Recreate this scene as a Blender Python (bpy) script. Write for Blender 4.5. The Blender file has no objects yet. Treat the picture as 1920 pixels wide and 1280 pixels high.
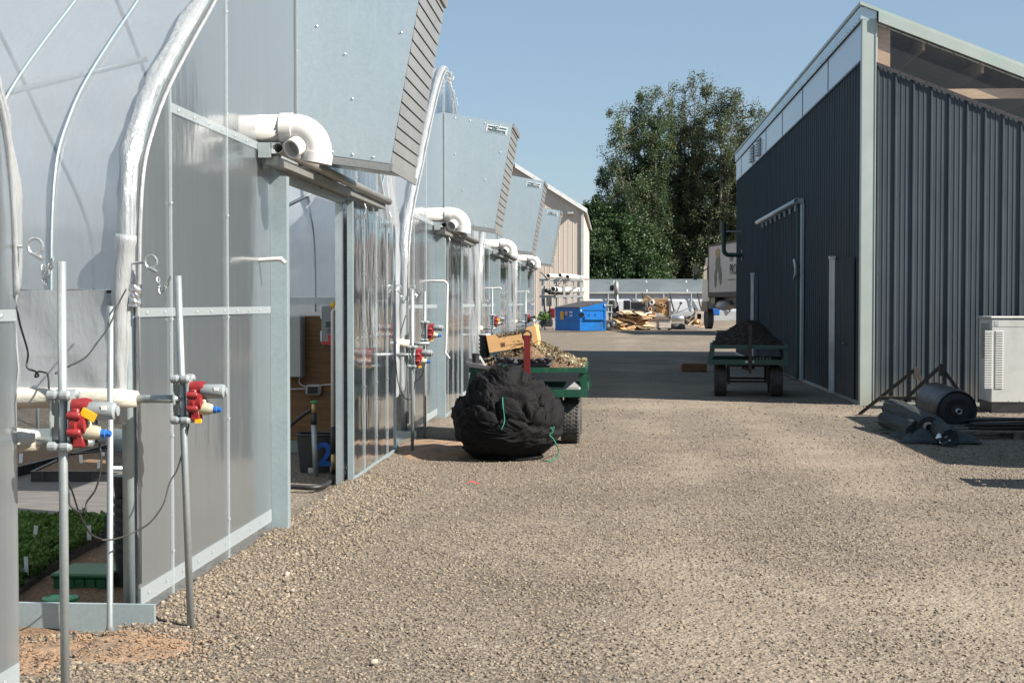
import bpy, math, random
import numpy as np
from mathutils import Vector, Matrix, noise

# ------------------------------------------------------------------ camera, world, sun
scene = bpy.context.scene
col = scene.collection
R = math.radians
F = 2667.0                      # focal length in photograph pixels (50 mm)
YAW = math.atan(186 / F); PITCH = math.atan(73 / F)
EYE = Vector((0, 0, 1.6))
cam_data = bpy.data.cameras.new("camera")
cam_data.lens = 50; cam_data.sensor_width = 36; cam_data.clip_start = 0.05; cam_data.clip_end = 3000
cam = bpy.data.objects.new("camera", cam_data); col.objects.link(cam)
cam.location = EYE; cam.rotation_euler = (R(90) - PITCH, 0, YAW)
scene.camera = cam

SUN_EL = R(39); SUN_AZ = R(-21)              # direction to the sun, azimuth from +X
to_sun = Vector((math.cos(SUN_EL) * math.cos(SUN_AZ), math.cos(SUN_EL) * math.sin(SUN_AZ), math.sin(SUN_EL)))
world = bpy.data.worlds.new("World"); scene.world = world; world.use_nodes = True
wn = world.node_tree; wn.nodes.clear()
sky = wn.nodes.new("ShaderNodeTexSky"); sky.sky_type = 'NISHITA'; sky.sun_disc = False
sky.sun_elevation = SUN_EL; sky.sun_rotation = R(90) - SUN_AZ
sky.air_density = 1.0; sky.dust_density = 0.6; sky.ozone_density = 1.6; sky.altitude = 50
bg = wn.nodes.new("ShaderNodeBackground"); bg.inputs[1].default_value = 0.058
wo = wn.nodes.new("ShaderNodeOutputWorld")
skm = wn.nodes.new("ShaderNodeMix"); skm.data_type = 'RGBA'; skm.inputs[0].default_value = .5     # summer haze evens the clear sky out
skm.inputs[7].default_value = (2.75, 3.95, 5.25, 1); wn.links.new(sky.outputs[0], skm.inputs[6]); wn.links.new(skm.outputs[2], bg.inputs[0]); wn.links.new(bg.outputs[0], wo.inputs[0])
sun_d = bpy.data.lights.new("sun", 'SUN'); sun_d.energy = 4.8; sun_d.angle = R(0.5); sun_d.color = (1.0, 0.93, 0.83)
sun = bpy.data.objects.new("sun", sun_d); col.objects.link(sun)
sun.rotation_euler = to_sun.to_track_quat('Z', 'Y').to_euler(); sun.location = (20, -5, 30)
scene.view_settings.view_transform = 'Standard'; scene.view_settings.look = 'None'
scene.view_settings.exposure = 1.15; scene.view_settings.gamma = 1.0
scene.render.engine = 'CYCLES'
cy = scene.cycles
cy.use_denoising = True; cy.max_bounces = 10; cy.transparent_max_bounces = 24
cy.transmission_bounces = 8; cy.diffuse_bounces = 4; cy.glossy_bounces = 4; cy.sample_clamp_indirect = 6
cy.caustics_reflective = False; cy.caustics_refractive = False

# ------------------------------------------------------------------ helpers
_rt = Vector((math.cos(YAW), math.sin(YAW), 0))
_fw = Vector((-math.sin(YAW) * math.cos(PITCH), math.cos(YAW) * math.cos(PITCH), -math.sin(PITCH)))
_up = Vector((-math.sin(YAW) * math.sin(PITCH), math.cos(YAW) * math.sin(PITCH), math.cos(PITCH)))

def at(px, py, Y=None, X=None, Z=None):
    "point seen at a photograph pixel, on the plane Y, X or Z = const"
    d = _fw + _rt * ((px - 960) / F) - _up * ((py - 640) / F)
    if Y is not None: t = (Y - EYE.y) / d.y
    elif X is not None: t = (X - EYE.x) / d.x
    else: t = (Z - EYE.z) / d.z
    return EYE + d * t

def rng(seed): return random.Random(seed)

class MB:
    def __init__(s): s.v = []; s.f = []
    def add(s, vs, fs):
        n = len(s.v); s.v.extend([tuple(v) for v in vs]); s.f.extend([tuple(i + n for i in f) for f in fs]); return s
    def box(s, x0, x1, y0, y1, z0, z1):
        if x0 > x1: x0, x1 = x1, x0
        if y0 > y1: y0, y1 = y1, y0
        if z0 > z1: z0, z1 = z1, z0
        return s.add([(x0,y0,z0),(x1,y0,z0),(x1,y1,z0),(x0,y1,z0),(x0,y0,z1),(x1,y0,z1),(x1,y1,z1),(x0,y1,z1)],
              [(0,3,2,1),(4,5,6,7),(0,1,5,4),(1,2,6,5),(2,3,7,6),(3,0,4,7)])
    def bbox(s, x0, x1, y0, y1, z0, z1, b=0.01):
        "box with chamfered edges"
        vs = []; 
        xs = (x0, x1); ys = (y0, y1); zs = (z0, z1); idx = {}
        for i in (0,1):
            for j in (0,1):
                for k in (0,1):
                    sx = b if i == 0 else -b; sy = b if j == 0 else -b; sz = b if k == 0 else -b
                    for a, p in enumerate(((xs[i], ys[j]+sy, zs[k]+sz), (xs[i]+sx, ys[j], zs[k]+sz), (xs[i]+sx, ys[j]+sy, zs[k]))):
                        idx[(i,j,k,a)] = len(vs); vs.append(p)
        fs = []
        def q(*ks): fs.append(tuple(idx[k] for k in ks))
        for i in (0,1):
            o = [(i,0,0,0),(i,1,0,0),(i,1,1,0),(i,0,1,0)]; q(*(o if i else o[::-1]))
            o = [(0,i,0,1),(0,i,1,1),(1,i,1,1),(1,i,0,1)]; q(*(o if i else o[::-1]))
            o = [(0,0,i,2),(1,0,i,2),(1,1,i,2),(0,1,i,2)]; q(*(o if i else o[::-1]))
            for j in (0,1):
                q((i,j,0,0),(i,j,1,0),(i,j,1,1),(i,j,0,1))
                q((i,0,j,0),(i,1,j,0),(i,1,j,2),(i,0,j,2))
                q((0,i,j,1),(1,i,j,1),(1,i,j,2),(0,i,j,2))
                for k in (0,1): q((i,j,k,0),(i,j,k,1),(i,j,k,2))
        return s.add(vs, fs)
    def obox(s, c, size, rot=None):
        m = MB(); h = [q / 2 for q in size]; m.box(-h[0],h[0],-h[1],h[1],-h[2],h[2])
        M = Matrix.Translation(Vector(c)) @ (rot.to_4x4() if rot is not None else Matrix())
        return s.add([M @ Vector(v) for v in m.v], m.f)
    def bar(s, a, b, w, h=None, up=(0,0,1)):
        "rectangular bar from a to b"
        a = Vector(a); b = Vector(b); h = h or w; d = (b - a).normalized(); u = Vector(up)
        if abs(d.dot(u)) > .98: u = Vector((0,1,0))
        x = d.cross(u).normalized(); y = x.cross(d).normalized()
        vs = [p + x * sx * w / 2 + y * sy * h / 2 for p in (a, b) for sx, sy in ((-1,-1),(1,-1),(1,1),(-1,1))]
        return s.add(vs, [(3,2,1,0),(4,5,6,7),(0,1,5,4),(1,2,6,5),(2,3,7,6),(3,0,4,7)])
    def tube(s, pts, r, n=10, caps=True, closed=False):
        pts = [Vector(p) for p in pts]; m = len(pts)
        rs = r if isinstance(r, (list, tuple)) else [r] * m
        t0 = (pts[1] - pts[0]).normalized(); u = t0.orthogonal().normalized(); vs = []
        for i, p in enumerate(pts):
            if closed: t = (pts[(i+1) % m] - pts[i-1]).normalized()
            else: t = (pts[min(i+1, m-1)] - pts[max(i-1, 0)]).normalized()
            u = (u - t * u.dot(t)).normalized(); w = t.cross(u)
            for k in range(n):
                a = 2 * math.pi * k / n; vs.append(p + (u * math.cos(a) + w * math.sin(a)) * rs[i])
        fs = [(i*n+k, i*n+(k+1)%n, (i+1)*n+(k+1)%n, (i+1)*n+k) for i in range(m-1) for k in range(n)]
        if closed: fs += [((m-1)*n+k, (m-1)*n+(k+1)%n, (k+1)%n, k) for k in range(n)]
        elif caps: fs += [tuple(range(n))[::-1], tuple((m-1)*n+k for k in range(n))]
        return s.add(vs, fs)
    def pipe(s, pts, r, ri=None, n=16):
        "hollow pipe: outer skin, inner skin and rims"
        ri = ri or r * .88
        a = MB().tube(pts, r, n, caps=False); b = MB().tube(pts, ri, n, caps=False)
        N = len(a.v); s2 = a.v + b.v; m = len(pts)
        fs = a.f + [tuple(i + N for i in f[::-1]) for f in b.f]
        for k in range(n):
            fs.append((k, N+k, N+(k+1)%n, (k+1)%n)); e = (m-1)*n
            fs.append((e+k, e+(k+1)%n, N+e+(k+1)%n, N+e+k))
        return s.add(s2, fs)
    def lathe(s, prof, c=(0,0,0), n=24, axis='Z', caps=True):
        vs = []
        for r, z in prof:
            for k in range(n):
                a = 2*math.pi*k/n; p = (r*math.cos(a), r*math.sin(a), z)
                if axis == 'X': p = (p[2], p[0], p[1])
                if axis == 'Y': p = (p[0], p[2], p[1])
                vs.append((p[0]+c[0], p[1]+c[1], p[2]+c[2]))
        m = len(prof)
        fs = [(i*n+k, i*n+(k+1)%n, (i+1)*n+(k+1)%n, (i+1)*n+k) for i in range(m-1) for k in range(n)]
        if caps: fs += [tuple(range(n))[::-1], tuple((m-1)*n+k for k in range(n))]
        return s.add(vs, fs)
    def prism(s, poly, a, b, plane='XZ'):
        "polygon in a plane, extruded along the remaining axis from a to b"
        def P(u, v, w): return {'XZ': (u, w, v), 'YZ': (w, u, v), 'XY': (u, v, w)}[plane]
        n = len(poly); vs = [P(u, v, a) for u, v in poly] + [P(u, v, b) for u, v in poly]
        return s.add(vs, [tuple(range(n))[::-1], tuple(range(n, 2*n))] + [(i, (i+1)%n, n+(i+1)%n, n+i) for i in range(n)])
    def grid(s, fn, nu, nv, close=False):
        vs = [fn(i / nu, j / nv) for i in range(nu + 1) for j in range(nv + 1)]
        fs = [(i*(nv+1)+j, (i+1)*(nv+1)+j, (i+1)*(nv+1)+j+1, i*(nv+1)+j+1) for i in range(nu) for j in range(nv)]
        return s.add(vs, fs)
    def turn(s, M):
        s.v = [tuple(M @ Vector(v)) for v in s.v]; return s
    def merge(s, o): return s.add(o.v, o.f)
    def build(s, name, mat, parent=None, smooth=False, origin=None, fixn=True, label=None):
        me = bpy.data.meshes.new(name)
        off = Vector((0,0,0)); p = parent
        while p is not None: off += p.location; p = p.parent
        if parent is None and origin is not None: off = Vector(origin)
        me.from_pydata([(v[0]-off[0], v[1]-off[1], v[2]-off[2]) for v in s.v], [], s.f)
        if fixn:
            import bmesh
            bm = bmesh.new(); bm.from_mesh(me); bmesh.ops.recalc_face_normals(bm, faces=bm.faces); bm.to_mesh(me); bm.free()
        me.materials.append(mat)
        if smooth: me.polygons.foreach_set('use_smooth', [True] * len(me.polygons))
        me.update()
        o = bpy.data.objects.new(name, me); col.objects.link(o)
        if parent is not None: o.parent = parent
        else: o.location = off
        if label: o['label'] = label
        return o

def tag(o, label=None, cat=None, group=None, kind=None):
    if label: o['label'] = label
    if cat: o['category'] = cat
    if group: o['group'] = group
    if kind: o['kind'] = kind
    return o
def thing(name, label, cat, loc=(0,0,0), group=None):
    o = bpy.data.objects.new(name, None); o.empty_display_size = .1; col.objects.link(o)
    o.location = loc; return tag(o, label, cat, group)
def copy_tree(o, parent=None):
    c = o.copy(); col.objects.link(c)
    if parent is not None: c.parent = parent
    for ch in list(o.children): copy_tree(ch, c)
    return c
def smooth_by_angle(o, deg=35):
    me = o.data
    me.polygons.foreach_set('use_smooth', [True] * len(me.polygons))
    try: me.set_sharp_from_angle(angle=R(deg))
    except Exception: pass
    return o
def arc(c, r, a0, a1, n, plane='XZ'):
    out = []
    for i in range(n + 1):
        a = R(a0 + (a1 - a0) * i / n); u, v = r*math.cos(a), r*math.sin(a)
        out.append(Vector(c) + {'XZ': Vector((u,0,v)), 'YZ': Vector((0,u,v)), 'XY': Vector((u,v,0))}[plane])
    return out
def spline(pts, n=6):
    pts = [Vector(p) for p in pts]; P = [pts[0]] + pts + [pts[-1]]; out = []
    for i in range(1, len(P) - 2):
        for k in range(n):
            t = k / n; a, b, c, d = P[i-1], P[i], P[i+1], P[i+2]
            out.append(0.5*((2*b) + (c-a)*t + (2*a-5*b+4*c-d)*t*t + (3*b-a-3*c+d)*t**3))
    out.append(pts[-1]); return out
def text(name, body, size, mat, M, parent, depth=0.0008, bold=0.0, align='CENTER'):
    "lettering as real geometry; M places the text plane in the world"
    cu = bpy.data.curves.new(name, 'FONT'); cu.body = body; cu.size = size; cu.extrude = depth; cu.offset = bold
    cu.align_x = align; cu.align_y = 'CENTER'; cu.materials.append(mat)
    tmp = bpy.data.objects.new(name + '_tmp', cu); col.objects.link(tmp)
    dg = bpy.context.evaluated_depsgraph_get(); me = bpy.data.meshes.new_from_object(tmp.evaluated_get(dg))
    bpy.data.objects.remove(tmp)
    off = Vector((0,0,0)); p = parent
    while p is not None: off += p.location; p = p.parent
    me.transform(Matrix.Translation(-off) @ M)
    if not me.materials: me.materials.append(mat)
    o = bpy.data.objects.new(name, me); col.objects.link(o); o.parent = parent; return o

# ------------------------------------------------------------------ materials
def _m(name):
    m = bpy.data.materials.new(name); m.use_nodes = True; nt = m.node_tree; nt.nodes.clear()
    out = nt.nodes.new('ShaderNodeOutputMaterial'); return m, nt, out
def _ramp(nt, stops):
    r = nt.nodes.new('ShaderNodeValToRGB'); e = r.color_ramp.elements
    while len(e) < len(stops): e.new(0.5)
    for i, (p, c) in enumerate(stops):
        e[i].position = p; e[i].color = (c, c, c, 1) if isinstance(c, (int, float)) else (*c, 1)
    return r
def _coord(nt, scale=(1,1,1)):
    tc = nt.nodes.new('ShaderNodeTexCoord'); mp = nt.nodes.new('ShaderNodeMapping'); mp.inputs['Scale'].default_value = scale
    nt.links.new(tc.outputs['Object'], mp.inputs[0]); return mp.outputs[0]
def _noise(nt, vec, scale, detail=4, rough=.55):
    n = nt.nodes.new('ShaderNodeTexNoise'); n.inputs['Scale'].default_value = scale
    n.inputs['Detail'].default_value = detail; n.inputs['Roughness'].default_value = rough
    nt.links.new(vec, n.inputs['Vector']); return n.outputs[0]
def _mix(nt, fac, a, b, blend='MIX'):
    m = nt.nodes.new('ShaderNodeMix'); m.data_type = 'RGBA'; m.blend_type = blend
    for i, v in ((0, fac), (6, a), (7, b)):
        if hasattr(v, 'type') and not isinstance(v, (tuple, float, int)): nt.links.new(v, m.inputs[i])
        elif i == 0: m.inputs[0].default_value = v
        else: m.inputs[i].default_value = (*v, 1)
    return m.outputs[2]
def _bump(nt, h, strength, dist=.01):
    b = nt.nodes.new('ShaderNodeBump'); b.inputs['Strength'].default_value = strength; b.inputs['Distance'].default_value = dist
    nt.links.new(h, b.inputs['Height']); return b.outputs[0]
def pbr(name, c, rough=.6, metal=0.0, c2=None, ns=6.0, stretch=(1,1,1), bump=0.0, bs=60.0, bd=.004, rv=0.0, spec=.5, lo=.35, hi=.65, c3=None, ns3=1.0):
    m, nt, out = _m(name); b = nt.nodes.new('ShaderNodeBsdfPrincipled'); nt.links.new(b.outputs[0], out.inputs[0])
    b.inputs['Roughness'].default_value = rough; b.inputs['Metallic'].default_value = metal
    b.inputs['Specular IOR Level'].default_value = spec
    vec = _coord(nt, stretch); n = _noise(nt, vec, ns)
    if c2 is None: c2 = tuple(x * .8 for x in c)
    r = _ramp(nt, [(lo, c), (hi, c2)]); nt.links.new(n, r.inputs[0]); colr = r.outputs[0]
    if c3 is not None:
        n3 = _noise(nt, vec, ns3, 6, .65); r3 = _ramp(nt, [(.52, 0.0), (.66, 1.0)]); nt.links.new(n3, r3.inputs[0])
        colr = _mix(nt, r3.outputs[0], colr, c3)
    nt.links.new(colr, b.inputs['Base Color'])
    if rv:
        mr = nt.nodes.new('ShaderNodeMapRange'); mr.inputs[3].default_value = max(.02, rough - rv); mr.inputs[4].default_value = min(1, rough + rv)
        nt.links.new(n, mr.inputs[0]); nt.links.new(mr.outputs[0], b.inputs['Roughness'])
    if bump:
        nb = _noise(nt, vec, bs, 5, .6); nt.links.new(_bump(nt, nb, bump, bd), b.inputs['Normal'])
    return m

def galv(name, c=(.50,.56,.58), c2=(.36,.42,.45), rough=.42, metal=.65, c3=None):
    "galvanised steel with faint spangle"
    m, nt, out = _m(name); b = nt.nodes.new('ShaderNodeBsdfPrincipled'); nt.links.new(b.outputs[0], out.inputs[0])
    vec = _coord(nt); v = nt.nodes.new('ShaderNodeTexVoronoi'); v.inputs['Scale'].default_value = 55; nt.links.new(vec, v.inputs['Vector'])
    n = _noise(nt, vec, 2.2, 5, .55)
    r = _ramp(nt, [(.3, c), (.72, c2)]); nt.links.new(n, r.inputs[0])
    sg = nt.nodes.new('ShaderNodeSeparateColor'); nt.links.new(v.outputs['Color'], sg.inputs[0]); sp = _mix(nt, .09, r.outputs[0], sg.outputs[0], 'SOFT_LIGHT')
    if c3:
        n3 = _noise(nt, _coord(nt, (7,7,.8)), 2.2, 7, .75); r3 = _ramp(nt, [(.54, 0.0), (.70, 1.0)]); nt.links.new(n3, r3.inputs[0]); sp = _mix(nt, r3.outputs[0], sp, c3)
    nt.links.new(sp, b.inputs['Base Color'])
    b.inputs['Metallic'].default_value = metal
    mr = nt.nodes.new('ShaderNodeMapRange'); mr.inputs[3].default_value = rough - .1; mr.inputs[4].default_value = rough + .15
    nt.links.new(n, mr.inputs[0]); nt.links.new(mr.outputs[0], b.inputs['Roughness']); return m

def film_mat(name, transp=.30, trans=.50, tint=(.72,.77,.81), gloss=.14, bump=.12, bs=(2.5,1.2,.5)):
    m, nt, out = _m(name); N = nt.nodes.new
    vec = _coord(nt, bs); n = _noise(nt, vec, 2.4, 6, .6); n2 = _noise(nt, _coord(nt), 30, 3)
    bn = _bump(nt, n, bump, .04)
    tr = N('ShaderNodeBsdfTranslucent'); tr.inputs[0].default_value = (*tint, 1)
    df = N('ShaderNodeBsdfDiffuse'); df.inputs[0].default_value = (*tint, 1)
    tp = N('ShaderNodeBsdfTransparent'); tp.inputs[0].default_value = (.93,.96,.98,1)
    gl = N('ShaderNodeBsdfGlossy'); gl.inputs['Roughness'].default_value = .24; gl.inputs[0].default_value = (1,1,1,1)
    for s_ in (tr, df, gl): nt.links.new(bn, s_.inputs['Normal'])
    a = N('ShaderNodeMixShader'); a.inputs[0].default_value = trans / (1 - transp); nt.links.new(df.outputs[0], a.inputs[1]); nt.links.new(tr.outputs[0], a.inputs[2])
    b = N('ShaderNodeMixShader'); mr = N('ShaderNodeMapRange'); mr.inputs[1].default_value = .3; mr.inputs[2].default_value = .7
    mr.inputs[3].default_value = transp * .6; mr.inputs[4].default_value = transp * 1.4; nt.links.new(n, mr.inputs[0]); nt.links.new(mr.outputs[0], b.inputs[0])
    nt.links.new(a.outputs[0], b.inputs[1]); nt.links.new(tp.outputs[0], b.inputs[2])
    c = N('ShaderNodeMixShader'); c.inputs[0].default_value = gloss; nt.links.new(b.outputs[0], c.inputs[1]); nt.links.new(gl.outputs[0], c.inputs[2])
    nt.links.new(c.outputs[0], out.inputs[0]); return m

def poly_mat(name, tint=(.74,.82,.87), rough=.13, refl=1.7, haze=.30, wave=.3):
    "twin-wall polycarbonate: mirror-like at grazing angles, milky and faintly fluted, blurred view through"
    m, nt, out = _m(name); N = nt.nodes.new
    vec = _coord(nt, (1, 16, .25)); n = _noise(nt, vec, 2.0, 5, .6); big = _noise(nt, _coord(nt, (1, .8, .35)), 1.6, 4, .55)
    bb = N('ShaderNodeBump'); bb.inputs['Strength'].default_value = .12; bb.inputs['Distance'].default_value = .004; nt.links.new(n, bb.inputs['Height'])
    b2 = N('ShaderNodeBump'); b2.inputs['Strength'].default_value = wave; b2.inputs['Distance'].default_value = .05; nt.links.new(big, b2.inputs['Height']); nt.links.new(bb.outputs[0], b2.inputs['Normal'])
    rf = N('ShaderNodeBsdfRefraction'); rf.inputs['IOR'].default_value = 1.15; rf.inputs['Roughness'].default_value = .32; rf.inputs[0].default_value = (.95,.97,.98,1)
    tr = N('ShaderNodeBsdfTranslucent'); tr.inputs[0].default_value = (*tint, 1)
    df = N('ShaderNodeBsdfDiffuse'); df.inputs[0].default_value = (*tint, 1)
    tp = N('ShaderNodeBsdfTransparent'); tp.inputs[0].default_value = (.90,.93,.95,1)
    gl = N('ShaderNodeBsdfGlossy'); gl.inputs['Roughness'].default_value = rough; gl.inputs[0].default_value = (.95,.97,1,1)
    nt.links.new(b2.outputs[0], gl.inputs['Normal'])
    a = N('ShaderNodeMixShader'); a.inputs[0].default_value = .6; nt.links.new(rf.outputs[0], a.inputs[1]); nt.links.new(tp.outputs[0], a.inputs[2])
    h = N('ShaderNodeMixShader'); h.inputs[0].default_value = .5; nt.links.new(df.outputs[0], h.inputs[1]); nt.links.new(tr.outputs[0], h.inputs[2])
    b = N('ShaderNodeMixShader'); mr = N('ShaderNodeMapRange'); mr.inputs[1].default_value = .3; mr.inputs[2].default_value = .7
    mr.inputs[3].default_value = haze * .9; mr.inputs[4].default_value = haze * 1.12; nt.links.new(n, mr.inputs[0]); nt.links.new(mr.outputs[0], b.inputs[0])
    nt.links.new(a.outputs[0], b.inputs[1]); nt.links.new(h.outputs[0], b.inputs[2])
    fr = N('ShaderNodeFresnel'); fr.inputs[0].default_value = 1.5
    mu = N('ShaderNodeMath'); mu.operation = 'MULTIPLY'; mu.inputs[1].default_value = refl; mu.use_clamp = True; nt.links.new(fr.outputs[0], mu.inputs[0])
    c = N('ShaderNodeMixShader'); nt.links.new(mu.outputs[0], c.inputs[0]); nt.links.new(b.outputs[0], c.inputs[1]); nt.links.new(gl.outputs[0], c.inputs[2])
    nt.links.new(c.outputs[0], out.inputs[0]); return m

def ground_mat(name):
    m, nt, out = _m(name); b = nt.nodes.new('ShaderNodeBsdfPrincipled'); nt.links.new(b.outputs[0], out.inputs[0])
    b.inputs['Roughness'].default_value = .92; b.inputs['Specular IOR Level'].default_value = .25
    vec = _coord(nt)
    def vor(s):
        v = nt.nodes.new('ShaderNodeTexVoronoi'); v.inputs['Scale'].default_value = s; nt.links.new(vec, v.inputs['Vector']); return v
    v1 = vor(38); v2 = vor(85); v3 = vor(17)
    sep = nt.nodes.new('ShaderNodeSeparateColor'); nt.links.new(v1.outputs['Color'], sep.inputs[0])
    st = _ramp(nt, [(0, (.11,.092,.076)), (.25, (.19,.162,.132)), (.6, (.262,.215,.158)), (.85, (.305,.245,.172)), (1, (.36,.325,.28))]); nt.links.new(sep.outputs[0], st.inputs[0])
    sep2 = nt.nodes.new('ShaderNodeSeparateColor'); nt.links.new(v2.outputs['Color'], sep2.inputs[0])
    st2 = _ramp(nt, [(0, (.14,.12,.097)), (.5, (.25,.211,.17)), (1, (.31,.262,.212))]); nt.links.new(sep2.outputs[1], st2.inputs[0])
    c = _mix(nt, .5, st.outputs[0], st2.outputs[0])
    # shade in the gaps between the stones, darkened into the colour
    gap = _ramp(nt, [(.30, 1.0), (.62, .45)]); nt.links.new(v1.outputs['Distance'], gap.inputs[0])
    c = _mix(nt, .75, c, gap.outputs[0], 'MULTIPLY')
    # dusty sandy drifts and darker patches, stretched across the drive
    fa = nt.nodes.new('ShaderNodeAttribute'); fa.attribute_name = 'fines'; brk = _noise(nt, vec, 5.0, 6, .7); ad = nt.nodes.new('ShaderNodeMath'); ad.operation = 'MULTIPLY_ADD'; ad.inputs[1].default_value = .9; nt.links.new(brk, ad.inputs[0]); nt.links.new(fa.outputs['Fac'], ad.inputs[2])
    dr = _ramp(nt, [(.62, 0.0), (1.0, 1.0)]); nt.links.new(ad.outputs[0], dr.inputs[0])
    fine = _noise(nt, vec, 45, 4, .6); fr_ = _ramp(nt, [(.3, (.275,.225,.17)), (.7, (.335,.275,.205))]); nt.links.new(fine, fr_.inputs[0])
    mul = nt.nodes.new('ShaderNodeMath'); mul.operation = 'MULTIPLY'; mul.inputs[1].default_value = .52; nt.links.new(dr.outputs[0], mul.inputs[0])
    c = _mix(nt, mul.outputs[0], c, fr_.outputs[0])
    d2 = _noise(nt, _coord(nt, (.8, .9, 1)), .8, 6, .65); dk = _ramp(nt, [(.32, .80), (.6, 1.05)]); nt.links.new(d2, dk.inputs[0])
    c = _mix(nt, 1.0, c, dk.outputs[0], 'MULTIPLY')
    nt.links.new(c, b.inputs['Base Color'])
    add = nt.nodes.new('ShaderNodeMath'); add.operation = 'MULTIPLY_ADD'; add.inputs[1].default_value = .5
    nt.links.new(v2.outputs['Distance'], add.inputs[0]); nt.links.new(v1.outputs['Distance'], add.inputs[2])
    add2 = nt.nodes.new('ShaderNodeMath'); add2.operation = 'MULTIPLY_ADD'; add2.inputs[1].default_value = 1.2
    nt.links.new(v3.outputs['Distance'], add2.inputs[0]); nt.links.new(add.outputs[0], add2.inputs[2])
    bmp = nt.nodes.new('ShaderNodeBump'); bmp.invert = True; bmp.inputs['Strength'].default_value = .75; bmp.inputs['Distance'].default_value = .012
    nt.links.new(add2.outputs[0], bmp.inputs['Height']); nt.links.new(bmp.outputs[0], b.inputs['Normal']); return m

def attr_mat(name, ramp, rough=.85, trans=0.0, spec=.3):
    "colour picked per stone / leaf from the 'tone' attribute"
    m, nt, out = _m(name); b = nt.nodes.new('ShaderNodeBsdfPrincipled')
    a = nt.nodes.new('ShaderNodeAttribute'); a.attribute_name = 'tone'
    r = _ramp(nt, ramp); nt.links.new(a.outputs['Fac'], r.inputs[0])
    nt.links.new(r.outputs[0], b.inputs['Base Color']); b.inputs['Roughness'].default_value = rough; b.inputs['Specular IOR Level'].default_value = spec
    if trans:
        t = nt.nodes.new('ShaderNodeBsdfTranslucent'); nt.links.new(r.outputs[0], t.inputs[0])
        mx = nt.nodes.new('ShaderNodeMixShader'); mx.inputs[0].default_value = trans
        nt.links.new(b.outputs[0], mx.inputs[1]); nt.links.new(t.outputs[0], mx.inputs[2]); nt.links.new(mx.outputs[0], out.inputs[0])
    else:
        n = _noise(nt, _coord(nt), 160, 3); nt.links.new(_bump(nt, n, .5, .003), b.inputs['Normal'])
        nt.links.new(b.outputs[0], out.inputs[0])
    return m

M = {}
M['ground'] = ground_mat('gravel')
M['stone'] = attr_mat('stones', [(0, (.075,.062,.050)), (.25, (.155,.130,.102)), (.65, (.228,.184,.135)), (.93, (.27,.215,.155)), (1, (.33,.295,.245))])
M['galv'] = galv('galvanised')
M['galv_l'] = galv('galvanised_pale', (.42,.50,.52), (.32,.40,.43), .42, .5)
M['hood'] = galv('hood_sheet', (.56,.65,.69), (.49,.58,.62), .30, .5, c3=(.62,.68,.71))
M['alu'] = galv('aluminium_strip', (.45,.50,.50), (.36,.41,.41), .4, .5)
M['pole'] = galv('pole_zinc', (.40,.44,.45), (.30,.33,.33), .45, .6)
M['track'] = galv('track_zinc', (.40,.40,.37), (.24,.24,.22), .45, .6, c3=(.30,.27,.22))
M['strip'] = galv('dull_strip', (.34,.37,.37), (.28,.31,.31), .45, .35)
M['louvre'] = galv('louvre_alu', (.36,.37,.37), (.27,.28,.28), .5, .5)
M['poly'] = poly_mat('polycarbonate')
M['doorpoly'] = poly_mat('door_sheet', rough=.09, refl=2.1, haze=.15, wave=.5)
# dust splashed up the foot of the dark cladding
def _dust(m, top=.55, c=(.17,.15,.125)):
    nt = m.node_tree; b = next(n for n in nt.nodes if n.type == 'BSDF_PRINCIPLED'); src = b.inputs['Base Color'].links[0].from_socket
    tc = nt.nodes.new('ShaderNodeNewGeometry'); sp = nt.nodes.new('ShaderNodeSeparateXYZ'); nt.links.new(tc.outputs['Position'], sp.inputs[0])
    mr = nt.nodes.new('ShaderNodeMapRange'); mr.inputs[1].default_value = top; mr.inputs[2].default_value = 0.0; mr.inputs[3].default_value = 0; mr.inputs[4].default_value = 1
    nt.links.new(sp.outputs[2], mr.inputs[0]); n = _noise(nt, _coord(nt, (2,2,1)), 3.0, 6, .7)
    mu = nt.nodes.new('ShaderNodeMath'); mu.operation = 'MULTIPLY'; nt.links.new(mr.outputs[0], mu.inputs[0]); nt.links.new(n, mu.inputs[1])
    nt.links.new(_mix(nt, mu.outputs[0], src, c), b.inputs['Base Color'])
M['film'] = film_mat('greenhouse_film')
M['curtain'] = film_mat('curtain_film', .16, .5, (.72,.75,.77), .2, .45, (1.5,1,.6))
M['bunch'] = film_mat('bunched_film', .20, .42, (.66,.68,.69), .14, .6, (7,7,1.2))
M['pvc'] = pbr('white_pvc', (.70,.69,.67), .32, c2=(.64,.63,.60), ns=3, bump=.05, bs=30, c3=(.66,.62,.56), ns3=2.2)
M['rolltube'] = pbr('film_wrap', (.70,.66,.58), .5, c2=(.50,.46,.38), ns=9, stretch=(.6,2,2), bump=.6, bs=18, bd=.01)
M['red'] = pbr('red_cast', (.27,.018,.022), .42, c2=(.19,.016,.018), ns=14, bump=.3, c3=(.12,.02,.02), ns3=9)
M['motor'] = pbr('grey_enamel', (.27,.30,.31), .38, c2=(.22,.245,.255), ns=8)
M['cream'] = pbr('cream_plastic', (.50,.47,.34), .45, c2=(.40,.37,.26), ns=12)
M['blue'] = pbr('blue_plastic', (.02,.13,.45), .4)
M['yellow'] = pbr('yellow_tag', (.85,.50,.02), .45, c2=(.78,.44,.02))
M['black'] = pbr('black_plastic', (.022,.023,.026), .45, c2=(.035,.036,.04), ns=9, bump=.1)
M['rubber'] = pbr('rubber', (.045,.043,.04), .8, c2=(.085,.08,.07), ns=8, bump=.5, bs=50)
M['cable'] = pbr('black_cable', (.03,.03,.03), .55)
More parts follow.
